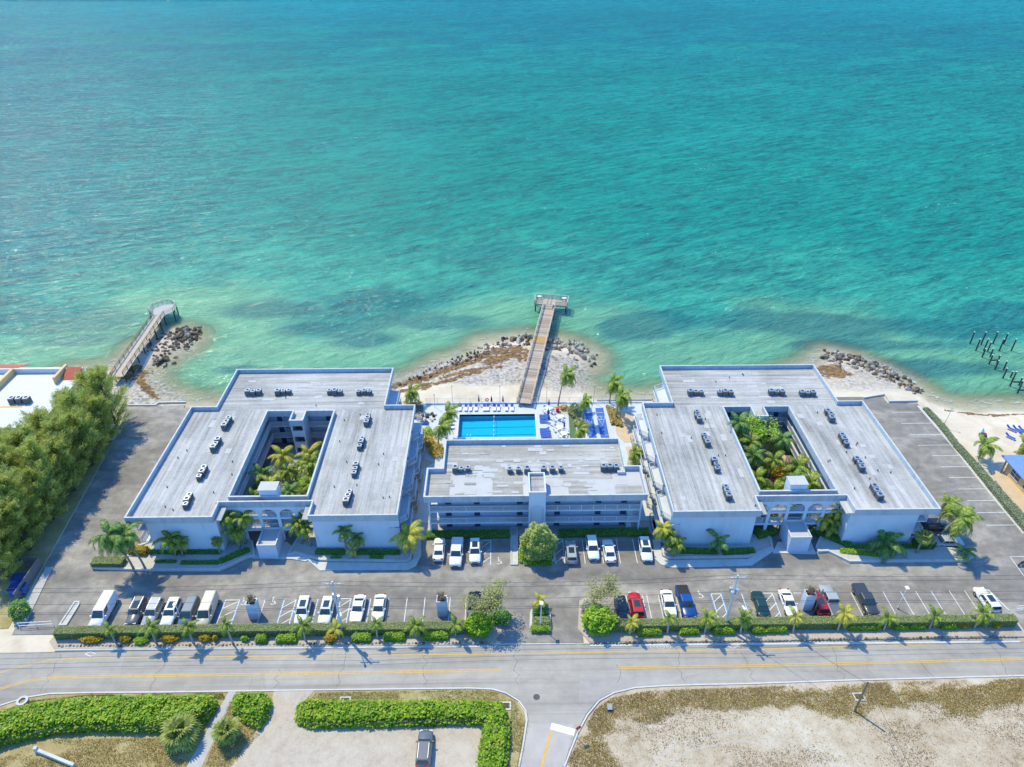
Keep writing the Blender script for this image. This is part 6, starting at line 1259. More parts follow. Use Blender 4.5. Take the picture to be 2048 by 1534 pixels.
def rail_run(t, pts, z, h=1.05, wood='wood_pale', post=2.4, mid=(.35, .7)):
    for (a, b_) in zip(pts[:-1], pts[1:]):
        a, b_ = Vector((a[0], a[1], z)), Vector((b_[0], b_[1], z)); n = max(1, round((b_ - a).length / post))
        for k in range(n + (1 if (b_.x, b_.y) == tuple(pts[-1][:2]) else 0)):
            p = a.lerp(b_, k / n); MB().box(p.x - .06, p.x + .06, p.y - .06, p.y + .06, z - .2, z + h).build('rail_post', wood, t)
        MB().bar(a + Vector((0, 0, h)), b_ + Vector((0, 0, h)), .16, .05).build('handrail', wood, t)
        for m_ in mid: MB().bar(a + Vector((0, 0, h * m_)), b_ + Vector((0, 0, h * m_)), .04, .12).build('rail_board', wood, t)
def pier(name, label, z, A0, A1, B0, B1, wood, pitch, head):
    # A0,A1 = left and right corner at the shore end, B0,B1 = at the sea end (photo points on the deck)
    a0, a1, b0, b1 = [P(*p, z) for p in (A0, A1, B0, B1)]; ca, cb = (a0 + a1) / 2, (b0 + b1) / 2; L = (cb - ca).length; ang = math.atan2(cb.y - ca.y, cb.x - ca.x); W_ = ((a1 - a0).length * abs(math.sin(ang)) + (b1 - b0).length * abs(math.sin(ang))) / 2
    t = thing(name, label, 'pier', (ca.x, ca.y, 0), ang)
    n = int(L / pitch); pmesh = MB().box(-pitch / 2 + .012, pitch / 2 - .012, -W_ / 2, W_ / 2, z - .06, z).mesh('plank', wood); pnew = pmesh.copy(); pnew.materials[0] = MATS['pier_wood_new']
    for k in range(n): link('plank', pnew if (wood == 'pier_wood' and .555 < k / n < .62) else pmesh, t, (pitch * (k + .5), 0, random.uniform(-.006, .006)), random.uniform(-.004, .004))
    for s_ in (-1, 0, 1): MB().box(.1, L - .1, s_ * (W_ / 2 - .2) - .07, s_ * (W_ / 2 - .2) + .07, z - .32, z - .06).build('stringer', 'pole_wood', t)
    pl = MB().tube([(0, 0, -4.5), (0, 0, z - .1)], .15, 7).mesh('pile', 'piling_wood')
    for k in range(int(L / 4) + 1):
        for s_ in (-1, 1): link('pile', pl, t, (min(1 + k * 4, L - .3), s_ * (W_ / 2 - .25), 0))
    return t, L, W_
ZD = 1.1
pr, L, W_ = pier('wooden_pier', 'brown plank pier with T-shaped end in the middle of the beach', ZD, (1030, 806), (1066, 806), (1088.5, 609), (1110, 609), 'pier_wood', .42, 'T')
rail_run(pr, [(0.2, W_ / 2 - .1), (L - .1, W_ / 2 - .1)], ZD, 1.05); rail_run(pr, [(0.2, -W_ / 2 + .1), (L - .1, -W_ / 2 + .1)], ZD, 1.05)
hx0, hx1, hy0, hy1 = L, L + 3.6, -W_ / 2 - 2.9, W_ / 2 + 2.4
n = 21; pmesh = MB().box(0, hx1 - hx0, -.24, .24, ZD - .06, ZD).mesh('plank', 'pier_wood'); stp = (hy1 - hy0) / n
for k in range(n): link('plank', pmesh, pr, (hx0, hy0 + stp * (k + .5), random.uniform(-.005, .005)), 0, (1, stp / .5, 1))
rail_run(pr, [(hx0, -W_ / 2), (hx0, hy0), (hx1, hy0), (hx1, hy1), (hx0, hy1), (hx0, W_ / 2)], ZD, 1.05)
MB().box(hx0 - .08, hx0 + .02, hy0, hy1, ZD - .45, ZD - .07).build('rim_beam', 'pier_wood', pr)
pl = MB().tube([(0, 0, -4.5), (0, 0, ZD - .1)], .16, 7).mesh('pile', 'piling_wood')
for sx in (hx0 + .3, hx1 - .3):
    for sy in (hy0 + .3, hy1 - .3): link('pile', pl, pr, (sx, sy, 0))
for k, sy in enumerate((hy0 + 1.0, hy1 - 1.0)):
    w_ = pr.matrix_basis @ Vector((hx1 - 1.1, sy, ZD)); t = thing('fish_table', ('right' if k == 0 else 'left') + ' white-topped fish cleaning table on the middle pier end', 'table', w_, 0, 'tables on the pier end')
    MB().box(-.55, .55, -.3, .3, .85, .92).build('table_top', 'plastic_white', t)
    for sx in (-.45, .45):
        for sy2 in (-.2, .2): MB().box(sx - .04, sx + .04, sy2 - .04, sy2 + .04, 0, .85).build('leg', 'pole_wood', t)
ZL = 1.3
pr2, L2, W2 = pier('wooden_pier', 'pale boardwalk pier with octagonal end on the left shore', ZL, (229, 749), (240, 758), (307, 631), (330, 628), 'wood_pale', .5, 'O')
rail_run(pr2, [(0.2, W2 / 2 - .08), (L2, W2 / 2 - .08)], ZL, 1.1, 'pole_wood', 2.6); rail_run(pr2, [(0.2, -W2 / 2 + .08), (L2, -W2 / 2 + .08)], ZL, 1.1, 'pole_wood', 2.6)
oc = [(L2 - .2, -W2 / 2), (L2 + 1.6, -2.9), (L2 + 4.2, -2.9), (L2 + 6.2, -1.2), (L2 + 6.2, 1.2), (L2 + 4.2, 2.9), (L2 + 1.6, 2.9), (L2 - .2, W2 / 2)]
MB().prism(oc, ZL - .1, ZL + .006).build('platform', 'concrete', pr2); rail_run(pr2, oc, ZL, 1.15, 'wood_pale', 1.6)
for (x, y) in oc[1:-1]: MB().tube([(x, y, -4.5), (x, y, ZL - .1)], .15, 7).build('pile', 'piling_wood', pr2)
PIL = [((1533, 303), (1580, 198)), ((1633, 312), (1683, 200)), ((1740, 305), (1788, 198)), ((1836, 308), (1882, 212)), ((1585, 367), (1633, 262)), ((1657, 368), (1703, 262)), ((1692, 372), (1733, 290)), ((1796, 370), (1847, 262)), ((1905, 368), (1956, 262)), ((1642, 427), (1682, 348)), ((1714, 422), (1747, 348)), ((1704, 488), (1742, 405)), ((1775, 482), (1808, 408)), ((1758, 537), (1797, 455)), ((1835, 541), (1870, 462)), ((1829, 617), (1873, 525)), ((1898, 608), (1922, 563)), ((1893, 688), (1960, 557)), ((1962, 748), (2010, 640)), ((1975, 680), (2020, 610))]
for k, (b_, tp_) in enumerate(PIL):
    b = P(1600 + b_[0] / 4.511, 620 + b_[1] / 4.511, SEA); h = min(4.2, max(1.4, solve_h(b, 1600 + tp_[0] / 4.511, 620 + tp_[1] / 4.511) - SEA))
    t = thing('sea_piling', f'dark wooden piling of the ruined dock at right, {NTH[k]} counted from the far end', 'piling', b, 0, 'pilings of the ruined dock')
    MB().tube([(0, 0, -3), (0, 0, h)], [.19, .16], 7).build('post', 'piling_wood', t); MB().tube([(0, 0, h), (0, 0, h + .12)], [.17, .05], 7).build('cap', 'plastic_white', t)
def dock_beam(a, b_, label):
    p, q = P(1600 + a[0] / 4.511, 620 + a[1] / 4.511, .4), P(1600 + b_[0] / 4.511, 620 + b_[1] / 4.511, .4); c_ = (p + q) / 2
    t = thing('dock_beam', label, 'beam', c_, 0, 'beams of the ruined dock'); MB().bar(p - c_, q - c_, .2, .3).build('beam', 'piling_wood', t)
dock_beam((1722, 452), (1790, 452), 'single cross beam joining two pilings amid the ruined dock'); dock_beam((1925, 648), (2000, 650), 'near cross beam of the ruined dock at the right edge'); dock_beam((1985, 722), (2040, 726), 'last cross beam of the ruined dock near the beach')

# ------------------------------------------------------------------ terrace furniture
lg_base = MB().box(-.95, .75, -.32, -.27, .26, .32); lg_base.box(-.95, .75, .27, .32, .26, .32); lg_base.box(-.95, -.9, -.32, .32, .26, .32); lg_base.box(.7, .75, -.32, .32, .26, .32)
lg_base = lg_base.mesh('frame', 'plastic_white')
lg_leg = MB().box(-.03, .03, -.03, .03, 0, .27).mesh('leg', 'plastic_white')
lg_seat = MB().box(-.95, .25, -.30, .30, .32, .37).mesh('seat', 'blue_fabric'); lg_white = MB().box(-.95, .25, -.30, .30, .32, .37).mesh('seat', 'plastic_white')
lg_back = MB().add([(.25, -.3, .33), (.25, .3, .33), (.95, .3, .75), (.95, -.3, .75), (.27, -.3, .38), (.27, .3, .38), (.93, .3, .81), (.93, -.3, .81)], [(0, 1, 2, 3), (7, 6, 5, 4), (0, 3, 7, 4), (2, 1, 5, 6), (3, 2, 6, 7), (1, 0, 4, 5)]).mesh('backrest', 'blue_fabric')
def lounger(p, rz, label, group, blue=True):
    t = thing('sun_lounger', label, 'sun lounger', p, rz, group); link('frame', lg_base, t); link('seat', lg_seat if blue else lg_white, t); link('backrest', lg_back, t)
    for sx in (-.85, .6):
        for sy in (-.28, .28): link('leg', lg_leg, t, (sx, sy, 0))
for k, px in enumerate((920.4, 932.2, 941.2, 952.4, 969, 975.7, 988.9, 997.1, 1012.8, 1024.3)): lounger(P(px, 818, T), R(90), f'blue and white lounger, {NTH[k]} from left in the row behind the pool', 'loungers around the pool', False)
for k, (px, py) in enumerate(((899, 842), (898.5, 849.5), (898.5, 857))): lounger(P(px, py, T), R(180), f'{("back", "middle", "front")[k]} lounger of the three left of the pool', 'loungers around the pool', False)
for k, (px, py) in enumerate(((1088, 833.5), (1088, 837.5), (1088.5, 845), (1089, 861), (1089.5, 865.5), (1090, 870), (1091, 874.5))): lounger(P(px, py, T), 0, f'lounger right of the pool, {NTH[k]} from the sea', 'loungers around the pool', True)
for k, (px, py) in enumerate(((2021, 860), (2033, 861), (2044, 862), (2019, 876), (2046, 875), (2056, 864))): lounger(P(px, py, -.1), R(125), f'blue lounger on the right beach, {NTH[k]} counted from the sea row', 'loungers on the right beach', True)
def closed_umbrella(p, label, h=2.6):
    t = thing('closed_parasol', label, 'parasol', p, 0, 'closed navy parasols'); MB().tube([(0, 0, 0), (0, 0, h)], .03, 6).build('pole', 'plastic_white', t); MB().tube([(0, 0, h * .42), (0, 0, h * .6), (0, 0, h + .02)], [.19, .16, .03], 8).build('canopy', 'navy_fabric', t); MB().tube([(0, 0, 0), (0, 0, .1)], .25, 10).build('base', 'concrete', t)
for k, (px, py) in enumerate(((958, 811), (983, 811), (1006, 811), (1097.5, 818), (1096, 836), (1097.5, 848), (1128, 862))): closed_umbrella(P(px, py, T), f'closed navy parasol, {NTH[k]} from left behind the pool' if k < 3 else f'closed navy parasol right of the pool, {NTH[k - 3]} from the sea')
def table_set(p, label, um=True):
    t = thing('patio_table', label, 'table', p, 0, 'white tables right of the pool'); MB().tube([(0, 0, .70), (0, 0, .74)], .6, 14).build('table_top', 'plastic_white', t); MB().tube([(0, 0, 0), (0, 0, .7)], [.06, .06], 6).build('leg', 'plastic_white', t); MB().tube([(0, 0, 0), (0, 0, .05)], .3, 10).build('base', 'plastic_white', t)
    for k in range(4):
        a = k * 1.57 + .6; c_ = thing('patio_chair', f'white plastic chair at the {label.split(" white")[0].replace("the ", "")} table, {("right", "back", "left", "front")[k]} one', 'chair', Vector(p) + Vector((1.05 * math.cos(a), 1.05 * math.sin(a), 0)), a + math.pi, 'white chairs right of the pool')
        MB().box(-.22, .24, -.23, .23, .40, .45).build('seat', 'plastic_white', c_); MB().box(-.27, -.21, -.23, .23, .45, .88).build('backrest', 'plastic_white', c_)
        for sx in (-.2, .2):
            for sy in (-.2, .2): MB().box(sx - .02, sx + .02, sy - .02, sy + .02, 0, .4).build('leg', 'plastic_white', c_)
for lb, px, py in (('farthest', 1096, 822), ('middle', 1118, 839), ('near left', 1118, 860), ('nearest', 1127, 872)): table_set(P(px, py, T), f'{lb} white round table on the terrace right of the pool')
ring = thing('life_ring', 'orange-red life ring hanging on the pool fence', 'life ring', P(974, 800, 1.3) * 1.0)
ring.location = (P(974, 806, .6).x, 122.72, 1.15); r_ = disc_ring(.22, .38, -.06, .06, 16); r_.v = [(x, z, y) for x, y, z in r_.v]; r_.build('ring', 'sign_red', ring)
bx = thing('red_bin', 'small red box on the timber floor right of the pool', 'box', P(1115, 823, .19)); MB().box(-.3, .3, -.3, .3, 0, .8).build('bin_body', 'sign_red', bx); MB().box(-.33, .33, -.33, .33, .8, .88).build('lid', 'sign_red', bx)
# teal and pink pedal cart on the right beach
ct = thing('beach_cart', 'teal and pink cart standing on the right beach', 'cart', P(1965, 876, -.1), R(70))
MB().box(-.9, .9, -.5, .5, .35, .6).build('cart_body', 'teal_fabric', ct); MB().box(-.5, .5, -.45, .45, .6, 1.0).build('seat', 'leaf_red', ct); MB().tube([(.9, 0, .6), (1.5, 0, 1.3)], [.35, .1], 8).build('sail', 'teal_fabric', ct)
for sx in (-.6, .6):
    for sy in (-.55, .55):
        wv = disc_ring(.1, .32, -.06, .06, 10); wv.v = [(x, z, y + .32) for x, y, z in wv.v]; wv.build('wheel', 'tyre', ct, (sx, sy, 0))
# person on the pier
def person(p, rz, label):
    J = {'pel': (0, 0, .95), 'chest': (.06, 0, 1.28), 'neck': (.10, 0, 1.47), 'head': (.13, 0, 1.62), 'top': (.14, 0, 1.72), 'ls': (.07, .19, 1.42), 'rs': (.07, -.19, 1.42), 'le': (.20, .24, 1.16), 're': (.20, -.24, 1.16), 'lw': (.42, .18, 1.08), 'rw': (.42, -.18, 1.08), 'lh': (.50, .15, 1.08), 'rh': (.50, -.15, 1.08), 'lhip': (0, .1, .90), 'rhip': (0, -.1, .90), 'lk': (.04, .11, .50), 'rk': (.02, -.11, .50), 'la': (-.02, .11, .08), 'ra': (-.06, -.11, .08), 'lf': (.14, .12, .03), 'rf': (.10, -.12, .03)}
    E_ = [('pel', 'chest', .14), ('chest', 'neck', .06), ('neck', 'head', .09), ('head', 'top', .08), ('chest', 'ls', .07), ('chest', 'rs', .07), ('ls', 'le', .05), ('rs', 're', .05), ('le', 'lw', .035), ('re', 'rw', .035), ('lw', 'lh', .03), ('rw', 'rh', .03), ('pel', 'lhip', .1), ('pel', 'rhip', .1), ('lhip', 'lk', .065), ('rhip', 'rk', .065), ('lk', 'la', .04), ('rk', 'ra', .04), ('la', 'lf', .035), ('ra', 'rf', .035)]
    names = list(J); me = bpy.data.meshes.new('body'); me.from_pydata([J[k] for k in names], [(names.index(a), names.index(b_)) for a, b_, _ in E_], [])
    t = thing('person', label, 'person', p, rz); o = link('body', me, t); md = o.modifiers.new('skin', 'SKIN'); rad = {k: .06 for k in names}; rad['pel'] = .15
    for a, b_, r_ in E_: rad[b_] = r_
    rad['chest'] = .15; rad['head'] = .10
    for i, k in enumerate(names): me.skin_vertices[0].data[i].radius = (rad[k], rad[k]); me.skin_vertices[0].data[i].use_root = (k == 'pel')
    o.modifiers.new('sub', 'SUBSURF').levels = 1; o.modifiers['sub'].render_levels = 2; me.materials.append(MATS['skin'])
    MB().tube([(0, 0, .88), (.02, 0, 1.1), (.06, 0, 1.3), (.08, 0, 1.45)], [.18, .185, .21, .10], 12).build('shirt', 'cloth_teal', t, smooth=True); MB().tube([(0, 0, .55), (0, 0, .75), (0, 0, .97)], [.17, .19, .17], 12).build('shorts', 'cloth_dark', t, smooth=True)
    MB().tube([(.13, 0, 1.68), (.13, 0, 1.70), (.13, 0, 1.80)], [.22, .12, .10], 12).build('hat', 'plastic_white', t, smooth=True)
pp = P(1106, 620, ZD); person(pp, R(-25), 'person in white hat and teal top leaning on the middle pier rail')
bird = thing('seabird', 'small dark bird flying low over the sea on the left', 'bird', P(181, 487, 3)); MB().tube([(-.35, 0, 0), (0, 0, .02), (.35, 0, .05)], [.03, .12, .05], 6).build('body', 'metal_dark', bird)
for s_ in (-1, 1): MB().add([(-.12, s_ * .08, .03), (.15, s_ * .08, .03), (.05, s_ * .55, .35), (-.15, s_ * 1.0, .2)], [(0, 1, 2, 3)]).build('wing', 'metal_dark', bird)

# ------------------------------------------------------------------ street furniture
def pillar(px, py, topy, label):
    b = P(px, py, 0); h = 3.2; t = thing('planter_column', label, 'column', (b.x, b.y, 0), 0, 'white planter columns in the car park')
    MB().add([(-.72, -.05, 0), (.72, -.05, 0), (.72, 1.25, 0), (-.72, 1.25, 0), (-.72, 0, h), (.72, 0, h), (.72, 1.2, h), (-.72, 1.2, h)], [(0, 1, 5, 4), (1, 2, 6, 5), (2, 3, 7, 6), (3, 0, 4, 7)]).build('shaft', 'white_wall', t)
    MB().ring([(-.75, -.03), (.75, -.03), (.75, 1.23), (-.75, 1.23)], .14, h - .05, h + .06).build('rim', 'white_trim', t); MB().box(-.62, .62, .1, 1.1, h - .25, h - .2).build('soil', 'metal_dark', t)
    m = MB(); rr_ = random.Random(int(px))
    for k in range(26): a = rr_.uniform(0, 6.28); q = rr_.uniform(.1, .75); m.tube([(rr_.uniform(-.3, .3), .6 + rr_.uniform(-.3, .3), h - .2), (q * .5 * math.cos(a), .6 + q * .5 * math.sin(a), h + .7), (q * math.cos(a), .6 + q * math.sin(a), h + rr_.uniform(.6, 1.5))], [.03, .03, .012], 4)
    m.build('dead_plant', 'dead_plant', t)
    leaf_object('dead_leaves', NR.normal(0, .33, (240, 3)) * np.array([1, 1, .8]) + np.array([0, .6, h + .8]), .12, 'weed_brown', t)
pillar(509, 1239, 1201, 'left white planter column with dead plants in the front parking row'); pillar(885, 1233, 1193, 'middle white planter column with dead plants near the black pickup'); pillar(1614, 1221, 1180, 'right white planter column with dead plants beside the crimson car')
def util_pole(px, py, label, h, seed, lamp):
    b = P(px, py, 0); t = thing('utility_pole', label, 'utility pole', (b.x, b.y, 0), 0, 'concrete utility poles'); MB().tube([(0, 0, 0), (0, 0, h)], [.24, .14], 8).build('shaft', 'pole_concrete', t)
    MB().bar((-1.3, 0, h - .5), (1.3, 0, h - .5), .12, .14).build('crossarm', 'pole_concrete', t)
    for sx in (-1.15, -.45, .45, 1.15): MB().tube([(sx, 0, h - .43), (sx, 0, h - .15)], [.07, .04], 6).build('insulator', 'pole_concrete', t)
    for k, (sx, sy, z) in enumerate(((.42, 0, h - 3.4), (-.30, .35, h - 3.4), (-.30, -.35, h - 3.4))[:2 if seed == 1 else 3]): MB().tube([(sx, sy, z - .55), (sx, sy, z - .5), (sx, sy, z + .45), (sx, sy, z + .5)], [.2, .27, .27, .2], 10).build('transformer', 'steel', t)
    MB().tube([(0, 0, h - 4.6), (.5, -1.0, h - 4.2), (.9, -1.9, h - 4.2)], .045, 6).build('lamp_arm', 'steel', t); MB().tube([(.85, -1.8, h - 4.2), (1.1, -2.4, h - 4.22)], [.10, .16], 8).build('lamp_head', 'plastic_white', t)
    for k, sx in enumerate((-.5, .45)): MB().tube([(sx, 0, h - 1.9), (sx * 1.3, .1, h - 1.2)], [.06, .05], 6).build('fuse', 'steel', t)
    return Vector((b.x, b.y, 0))
u1 = util_pole(686, 1268, 'tall concrete utility pole with transformers behind the left hedge', 11.2, 1, True); u2 = util_pole(1449, 1255, 'tall concrete utility pole with transformers behind the right hedge', 11.2, 2, True)
def wire(a, b_, sag, label, r=.026):
    a, b_ = Vector(a), Vector(b_); c_ = (a + b_) / 2; t = thing('overhead_cable', label, 'cable', (c_.x, c_.y, c_.z), 0, 'overhead cables')
    MB().tube([a.lerp(b_, s_) - c_ - Vector((0, 0, sag * 4 * s_ * (1 - s_))) for s_ in np.linspace(0, 1, 22)], r, 4, False).build('strand', 'metal_dark', t)
for k, (dx, z, lb) in enumerate(((-1.15, 10.9, 'left top strand'), (1.15, 10.9, 'right top strand'), (0.0, 8.0, 'middle strand'), (0.1, 6.2, 'lower strand'), (0.2, 5.8, 'lowest strand'))):
    wire(u1 + Vector((dx * .4, dx * .3, z)), u2 + Vector((dx * .4, dx * .3, z)), .9, f'{lb} of the overhead cables between the two concrete poles')
    wire(u1 + Vector((dx * .4, dx * .3, z)), Vector((-80, 66.2 + dx * .3, z - .2)), .7, f'{lb} of the overhead cables running left from the left pole'); wire(u2 + Vector((dx * .4, dx * .3, z)), Vector((90, 66.4 + dx * .3, z - .2)), .7, f'{lb} of the overhead cables running right from the right pole')
b = P(1709, 1423); wp = thing('wooden_pole', 'plain wooden pole standing in the vacant lot', 'pole', b); MB().tube([(0, 0, 0), (0, 0, 6.3)], [.14, .11], 8).build('shaft', 'pole_wood', wp); MB().tube([(0, 0, 6.3), (0, 0, 6.36)], [.13, .1], 8).build('cap', 'metal_dark', wp)
wire(b + Vector((0, 0, 6.1)), u2 + Vector((0, 0, 7.0)), .4, 'thin cable from right concrete pole down to wooden pole'); wire(b + Vector((0.1, 0, 5.9)), Vector((47.5, 25, 5.6)), .3, 'thin cable running towards the viewer from wooden pole')
b = P(1626, 1228, 0); wp = thing('wooden_pole', 'short leaning wooden pole behind the right hedge', 'pole', b); MB().tube([(0, 0, 0), (.35, .2, 5.2)], [.11, .09], 7).build('shaft', 'pole_wood', wp); MB().box(.2, .5, .1, .3, 4.4, 4.8).build('junction_box', 'metal_grey', wp)
def lamp_post(px, py, h, label):
    b = P(px, py, 0); t = thing('lamp_post', label, 'lamp post', b, 0, 'white lamp posts'); MB().tube([(0, 0, 0), (0, 0, h)], [.08, .06], 7).build('shaft', 'plastic_white', t); MB().tube([(0, 0, 0), (0, 0, .35)], .16, 8).build('base', 'concrete', t); MB().box(-.25, .25, -.35, .25, h, h + .14).build('lamp_head', 'plastic_white', t)
lamp_post(1081, 1255, 5.4, 'white lamp post on the entrance island'); lamp_post(1795, 1217, 4.6, 'white lamp post behind the right hedge amid empty bays'); lamp_post(363, 1240, 3.6, 'lamp post between white car and blue-grey minivan')
for k, (px, py, h) in enumerate(((905, 806, 4.2), (1000, 806, 4.2), (1093, 806, 4.0), (1187, 806, 4.0), (870, 815, 3.2))): 
    b = P(px, py, T); t = thing('terrace_light', f'slim grey light pole on the seawall, {NTH[k]} in the list from left' if k < 4 else 'slim grey light pole beside the junk pile', 'light pole', b, 0, 'slim poles on the seawall'); MB().tube([(0, 0, 0), (0, 0, h)], [.05, .035], 6).build('shaft', 'metal_grey', t); MB().box(-.14, .14, -.1, .1, h, h + .1).build('lamp_head', 'metal_grey', t)
b = P(1885, 855, -.1); t = thing('beach_pole', 'leaning pole in the hedge at the right beach', 'pole', b); MB().tube([(0, 0, 0), (.6, .3, 4.5)], [.06, .04], 6).build('shaft', 'steel', t); MB().box(.45, .75, .2, .4, 4.45, 4.6).build('lamp_head', 'steel', t)
# stop sign, drains, manhole, hydrant-like box
b = P(1155, 1478, .06); t = thing('stop_sign', 'red stop sign seen from behind on the junction kerb', 'sign', b, R(20)); MB().tube([(0, 0, 0), (0, 0, 2.6)], .035, 6).build('post', 'steel', t)
m = MB(); m.v = [(.38 * math.cos(R(22.5 + 45 * k)), y, 2.5 + .38 * math.sin(R(22.5 + 45 * k))) for y in (-.02, .02) for k in range(8)]; m.f = [tuple(range(8)), tuple(range(15, 7, -1))] + [(k, 8 + k, 8 + (k + 1) % 8, (k + 1) % 8) for k in range(8)]; m.mi = [0] * 10; m.build('sign_plate', 'sign_red', t)
def drain(px, py, label):
    b = P(px, py, .06); t = thing('storm_drain', label, 'drain', b, 0, 'storm drains'); MB().ring([(-.75, -.6), (.75, -.6), (.75, .6), (-.75, .6)], .22, -.05, .10).build('frame', 'concrete_pale', t); MB().box(-.55, .55, -.4, .4, -.05, .02).build('grate', 'iron', t)
drain(166, 1407, 'storm drain above the lower left hedge'); drain(690, 1402, 'storm drain above the long hedge'); drain(1011, 1412, 'storm drain at the junction corner'); drain(1718, 1394, 'storm drain beside the wooden pole in the vacant lot')
b = P(1073, 1394, .012); t = thing('manhole_cover', 'round manhole cover in the junction', 'manhole', b); MB().tube([(0, 0, 0), (0, 0, .012)], .45, 18).build('cover', 'iron', t); disc_ring(.45, .56, 0, .009, 18).build('frame', 'metal_grey', t)
b = P(46, 1404, .06); t = thing('planter_ring', 'round concrete ring on the verge at lower left', 'ring', b); disc_ring(.42, .72, 0, .35, 16).build('ring', 'concrete_pale', t); MB().tube([(0, 0, 0), (0, 0, .12)], .42, 14).build('soil', 'verge_soil', t)
b = P(1219, 1417, .06); t = thing('utility_box', 'small dark box on the vacant lot corner', 'box', b); MB().box(-.3, .3, -.4, .4, 0, .4).build('cabinet', 'metal_dark', t); MB().box(-.33, .33, -.43, .43, .4, .45).build('lid', 'metal_grey', t)
# edging stones along the verge
edge = [P2(x, 1293 - (x - 120) * .0088, .05) for x in np.linspace(118, 985, 120)] + [P2(x, 1287.5 - (x - 1165) * .0165, .05) for x in np.linspace(1180, 2030, 118)]
st = thing('edging_stones', 'row of small pale edging stones along the verge kerb', 'stones', (0, 64.4, .05))
for (x, y) in edge:
    s_ = random.uniform(.14, .26); link('stone', random.choice(ROCKS[0]), st, (x, y - 64.4 + random.uniform(-.08, .08), .06), (random.uniform(0, 6), random.uniform(0, 6), random.uniform(0, 6)), s_)
# low white railings beside the bed at lower left and the footbridge rail
b0, b1 = P(75, 1503, .06), P(150, 1534, .06); t = thing('low_wall', 'low pale wall in the field at the lower left corner', 'wall', b0); MB().bar(Vector((0, 0, .3)), b1 - b0 + Vector((0, 0, .3)), .35, .6).build('wall_block', 'concrete_pale', t); MB().box(-.2, .2, -.2, .2, 0, .9).build('pier_block', 'concrete_pale', t)

# timber enclosure and gates at the left
en = thing('bin_enclosure', 'grey board enclosure for bins under the trees at left', 'enclosure', P(60, 1200, 0)); o_ = P(60, 1200, 0)
for (a, b_) in (((36, 1205), (86, 1131)), ((86, 1131), (30, 1131))):
    p, q_ = P(*a, 0) - o_, P(*b_, 0) - o_; L_ = (q_ - p).length; n = int(L_ / .22); ang = math.atan2(q_.y - p.y, q_.x - p.x); bm_ = MB().box(-.10, .10, -.03, .03, 0, 1.9).mesh('board', 'wood_fence')
    for k in range(n): c_ = p.lerp(q_, (k + .5) / n); link('board', bm_, en, (c_.x, c_.y, random.uniform(-.03, .03)), ang)
    MB().bar(p + Vector((0, 0, 1.92)), q_ + Vector((0, 0, 1.92)), .14, .08).build('top_rail', 'wood_fence', en)
for k, (px, py) in enumerate(((45, 1165), (40, 1185))):
    t = thing('waste_bin', ('far' if k == 0 else 'near') + ' blue waste container inside the board enclosure', 'bin', P(px, py, 0), .1); MB().box(-1.1, 1.1, -.7, .7, .1, 1.3).build('container', 'blue_fabric', t); MB().box(-1.15, 1.15, -.75, .75, 1.3, 1.38).build('lid', 'navy_fabric', t)
def gate(a, b_, label):
    p, q_ = P(*a, 0), P(*b_, 0); t = thing('gate', label, 'gate', p, 0, 'white tubular gates'); v = q_ - p
    for z in (.5, 1.1): MB().tube([(0, 0, z), v + Vector((0, 0, z))], .045, 6).build('tube', 'plastic_white', t)
    for s_ in (0, .5, 1): MB().tube([v * s_, v * s_ + Vector((0, 0, 1.15))], .045, 6).build('post', 'plastic_white', t)
gate((40, 1256), (108, 1252), 'white tubular gate at the left driveway'); gate((2030, 1222), (2060, 1218), 'white tubular gate at the right end of the lot')
sheet('leaf_litter', [(-76.2, 112), (-73.9, 86), (-73.2, 79), (-72.2, 68), (-110, 66), (-110, 112)], -.03, 'verge_soil', .05, world=True)

# ------------------------------------------------------------------ neighbours
nb = thing('neighbour_building', 'cream neighbouring building with white roof and red tiles at left edge', 'building', (-86.5, 107.5, 0))
ZN = 6.6
MB().box(-40, -.5, .5, 18.5, -.5, ZN - .3).build('wall', 'yellow_wall', nb); MB().box(-40, 0, 0, 19, ZN - .3, ZN).build('roof', 'white_roof', nb)
MB().box(-40, 0, 18.4, 19.0, ZN, ZN + 1.1).build('parapet', 'white_roof', nb); MB().box(-14.5, -13.9, 0, 18.4, ZN, ZN + 1.3).build('parapet', 'yellow_wall', nb); MB().box(-14, -6.3, 6.4, 6.8, ZN, ZN + .02).build('roof_stripe', 'yellow_paint', nb)
rfm = MB().box(-.14, .14, -1.7, 1.7, 0, .09).mesh('roof_tile_row', 'tile_red')
for k in range(10): link('roof_tile_row', rfm, nb, (-3.0 + .3 * k, 17.2, ZN + .55), (R(24), 0, 0))
for k in range(20): link('roof_tile_row', rfm, nb, (-19 + .3 * k, 20.4, ZN + .5), (R(-20), 0, 0))
MB().box(-4.0, -3.5, 14.5, 19.6, ZN, ZN + 1.5).build('gable', 'yellow_wall', nb)
for k in range(24): link('roof_tile_row', rfm, nb, (-14.0 + .5 * k, -.9, ZN - .65), (R(18), 0, 0), (1.7, .7, 1))
for z in (2.2, 4.6):
    for k in range(4): MB().box(-13 + k * 3.3, -11 + k * 3.3, .42, .5, z - 1.6, z).build('window', 'window_glass', nb)
    MB().box(-14, -.5, -1.2, .5, z - 1.9, z - 1.75).build('balcony', 'concrete_pale', nb)
c_ = P(38, 797, ZN + 1)
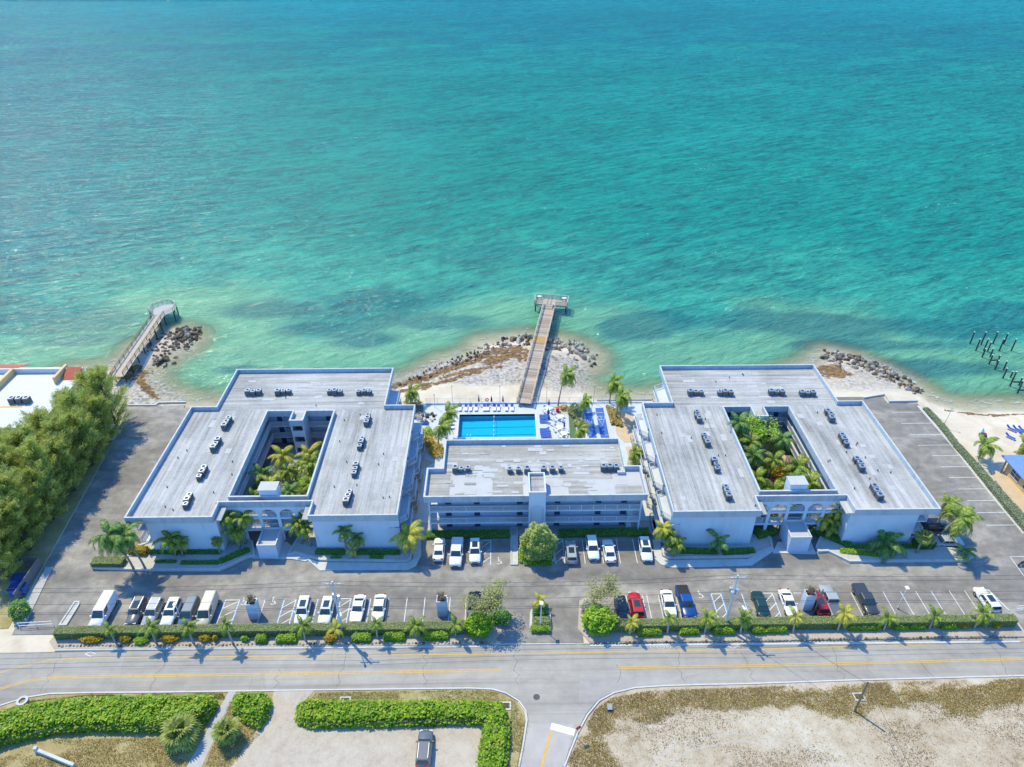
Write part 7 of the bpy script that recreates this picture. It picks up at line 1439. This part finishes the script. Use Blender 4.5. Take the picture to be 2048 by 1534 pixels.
for k in range(3): ac(c_.x - 1.4 + 1.4 * k, c_.y, ZN, f'{("left", "middle", "right")[k]} air conditioner on the white neighbour roof', 'air conditioners on the neighbour roof', 0, (1.2, 1.2, 1.2))
yb = thing('yellow_house', 'yellow beach house with blue roof at the right edge', 'house', (92.5, 76, 0))
MB().box(0, 26, 0, 23.8, -.6, 3.3).build('wall', 'yellow_wall', yb)
m = MB(); m.add([(-1, -1, 3.2), (27, -1, 3.2), (27, 24.8, 3.2), (-1, 24.8, 3.2), (9, 9, 6.2), (17, 9, 6.2), (17, 15, 6.2), (9, 15, 6.2), (-1, -1, 3.0), (27, -1, 3.0), (27, 24.8, 3.0), (-1, 24.8, 3.0)], [(0, 1, 5, 4), (1, 2, 6, 5), (2, 3, 7, 6), (3, 0, 4, 7), (4, 5, 6, 7), (8, 9, 1, 0), (9, 10, 2, 1), (10, 11, 3, 2), (11, 8, 0, 3), (11, 10, 9, 8)]); m.build('roof', 'blue_roof', yb)
for k in range(6):
    wn = MB().box(-.06, 0, 2.0 + k * 3.6, 4.2 + k * 3.6, .9, 2.4).build('window', 'window_glass', yb)
    MB().box(-.12, -.02, 3.05 + k * 3.6, 3.15 + k * 3.6, .9, 2.4).build('mullion', 'white_trim', wn); MB().box(-.12, -.02, 2.0 + k * 3.6, 4.2 + k * 3.6, 1.6, 1.7).build('mullion', 'white_trim', wn); MB().box(-.16, 0, 1.9 + k * 3.6, 4.3 + k * 3.6, .78, .9).build('sill', 'white_trim', wn)
for yy in (0.2, 8.0, 15.8, 23.6): MB().box(-.8, -.6, yy - .1, yy + .1, -.3, 3.0).build('post', 'pole_wood', yb)
sheet('house_walk', [(88.6, 66), (92.6, 66), (92.6, 100), (90.2, 100), (88.6, 90)], -.03, 'sand_paver', .08, world=True)

for k, r0 in enumerate((9.0, 10.6)):
    c_ = P(1500, 1575, .06); MB().strip([(c_.x + r0 * 1.15 * math.cos(a), c_.y + r0 * .62 * math.sin(a) + .12 * math.sin(a * 9)) for a in np.linspace(.35, 2.9, 40)], .38, .066).build('tyre_track', 'gravel_lot', bpy.data.objects['vacant_lot'])
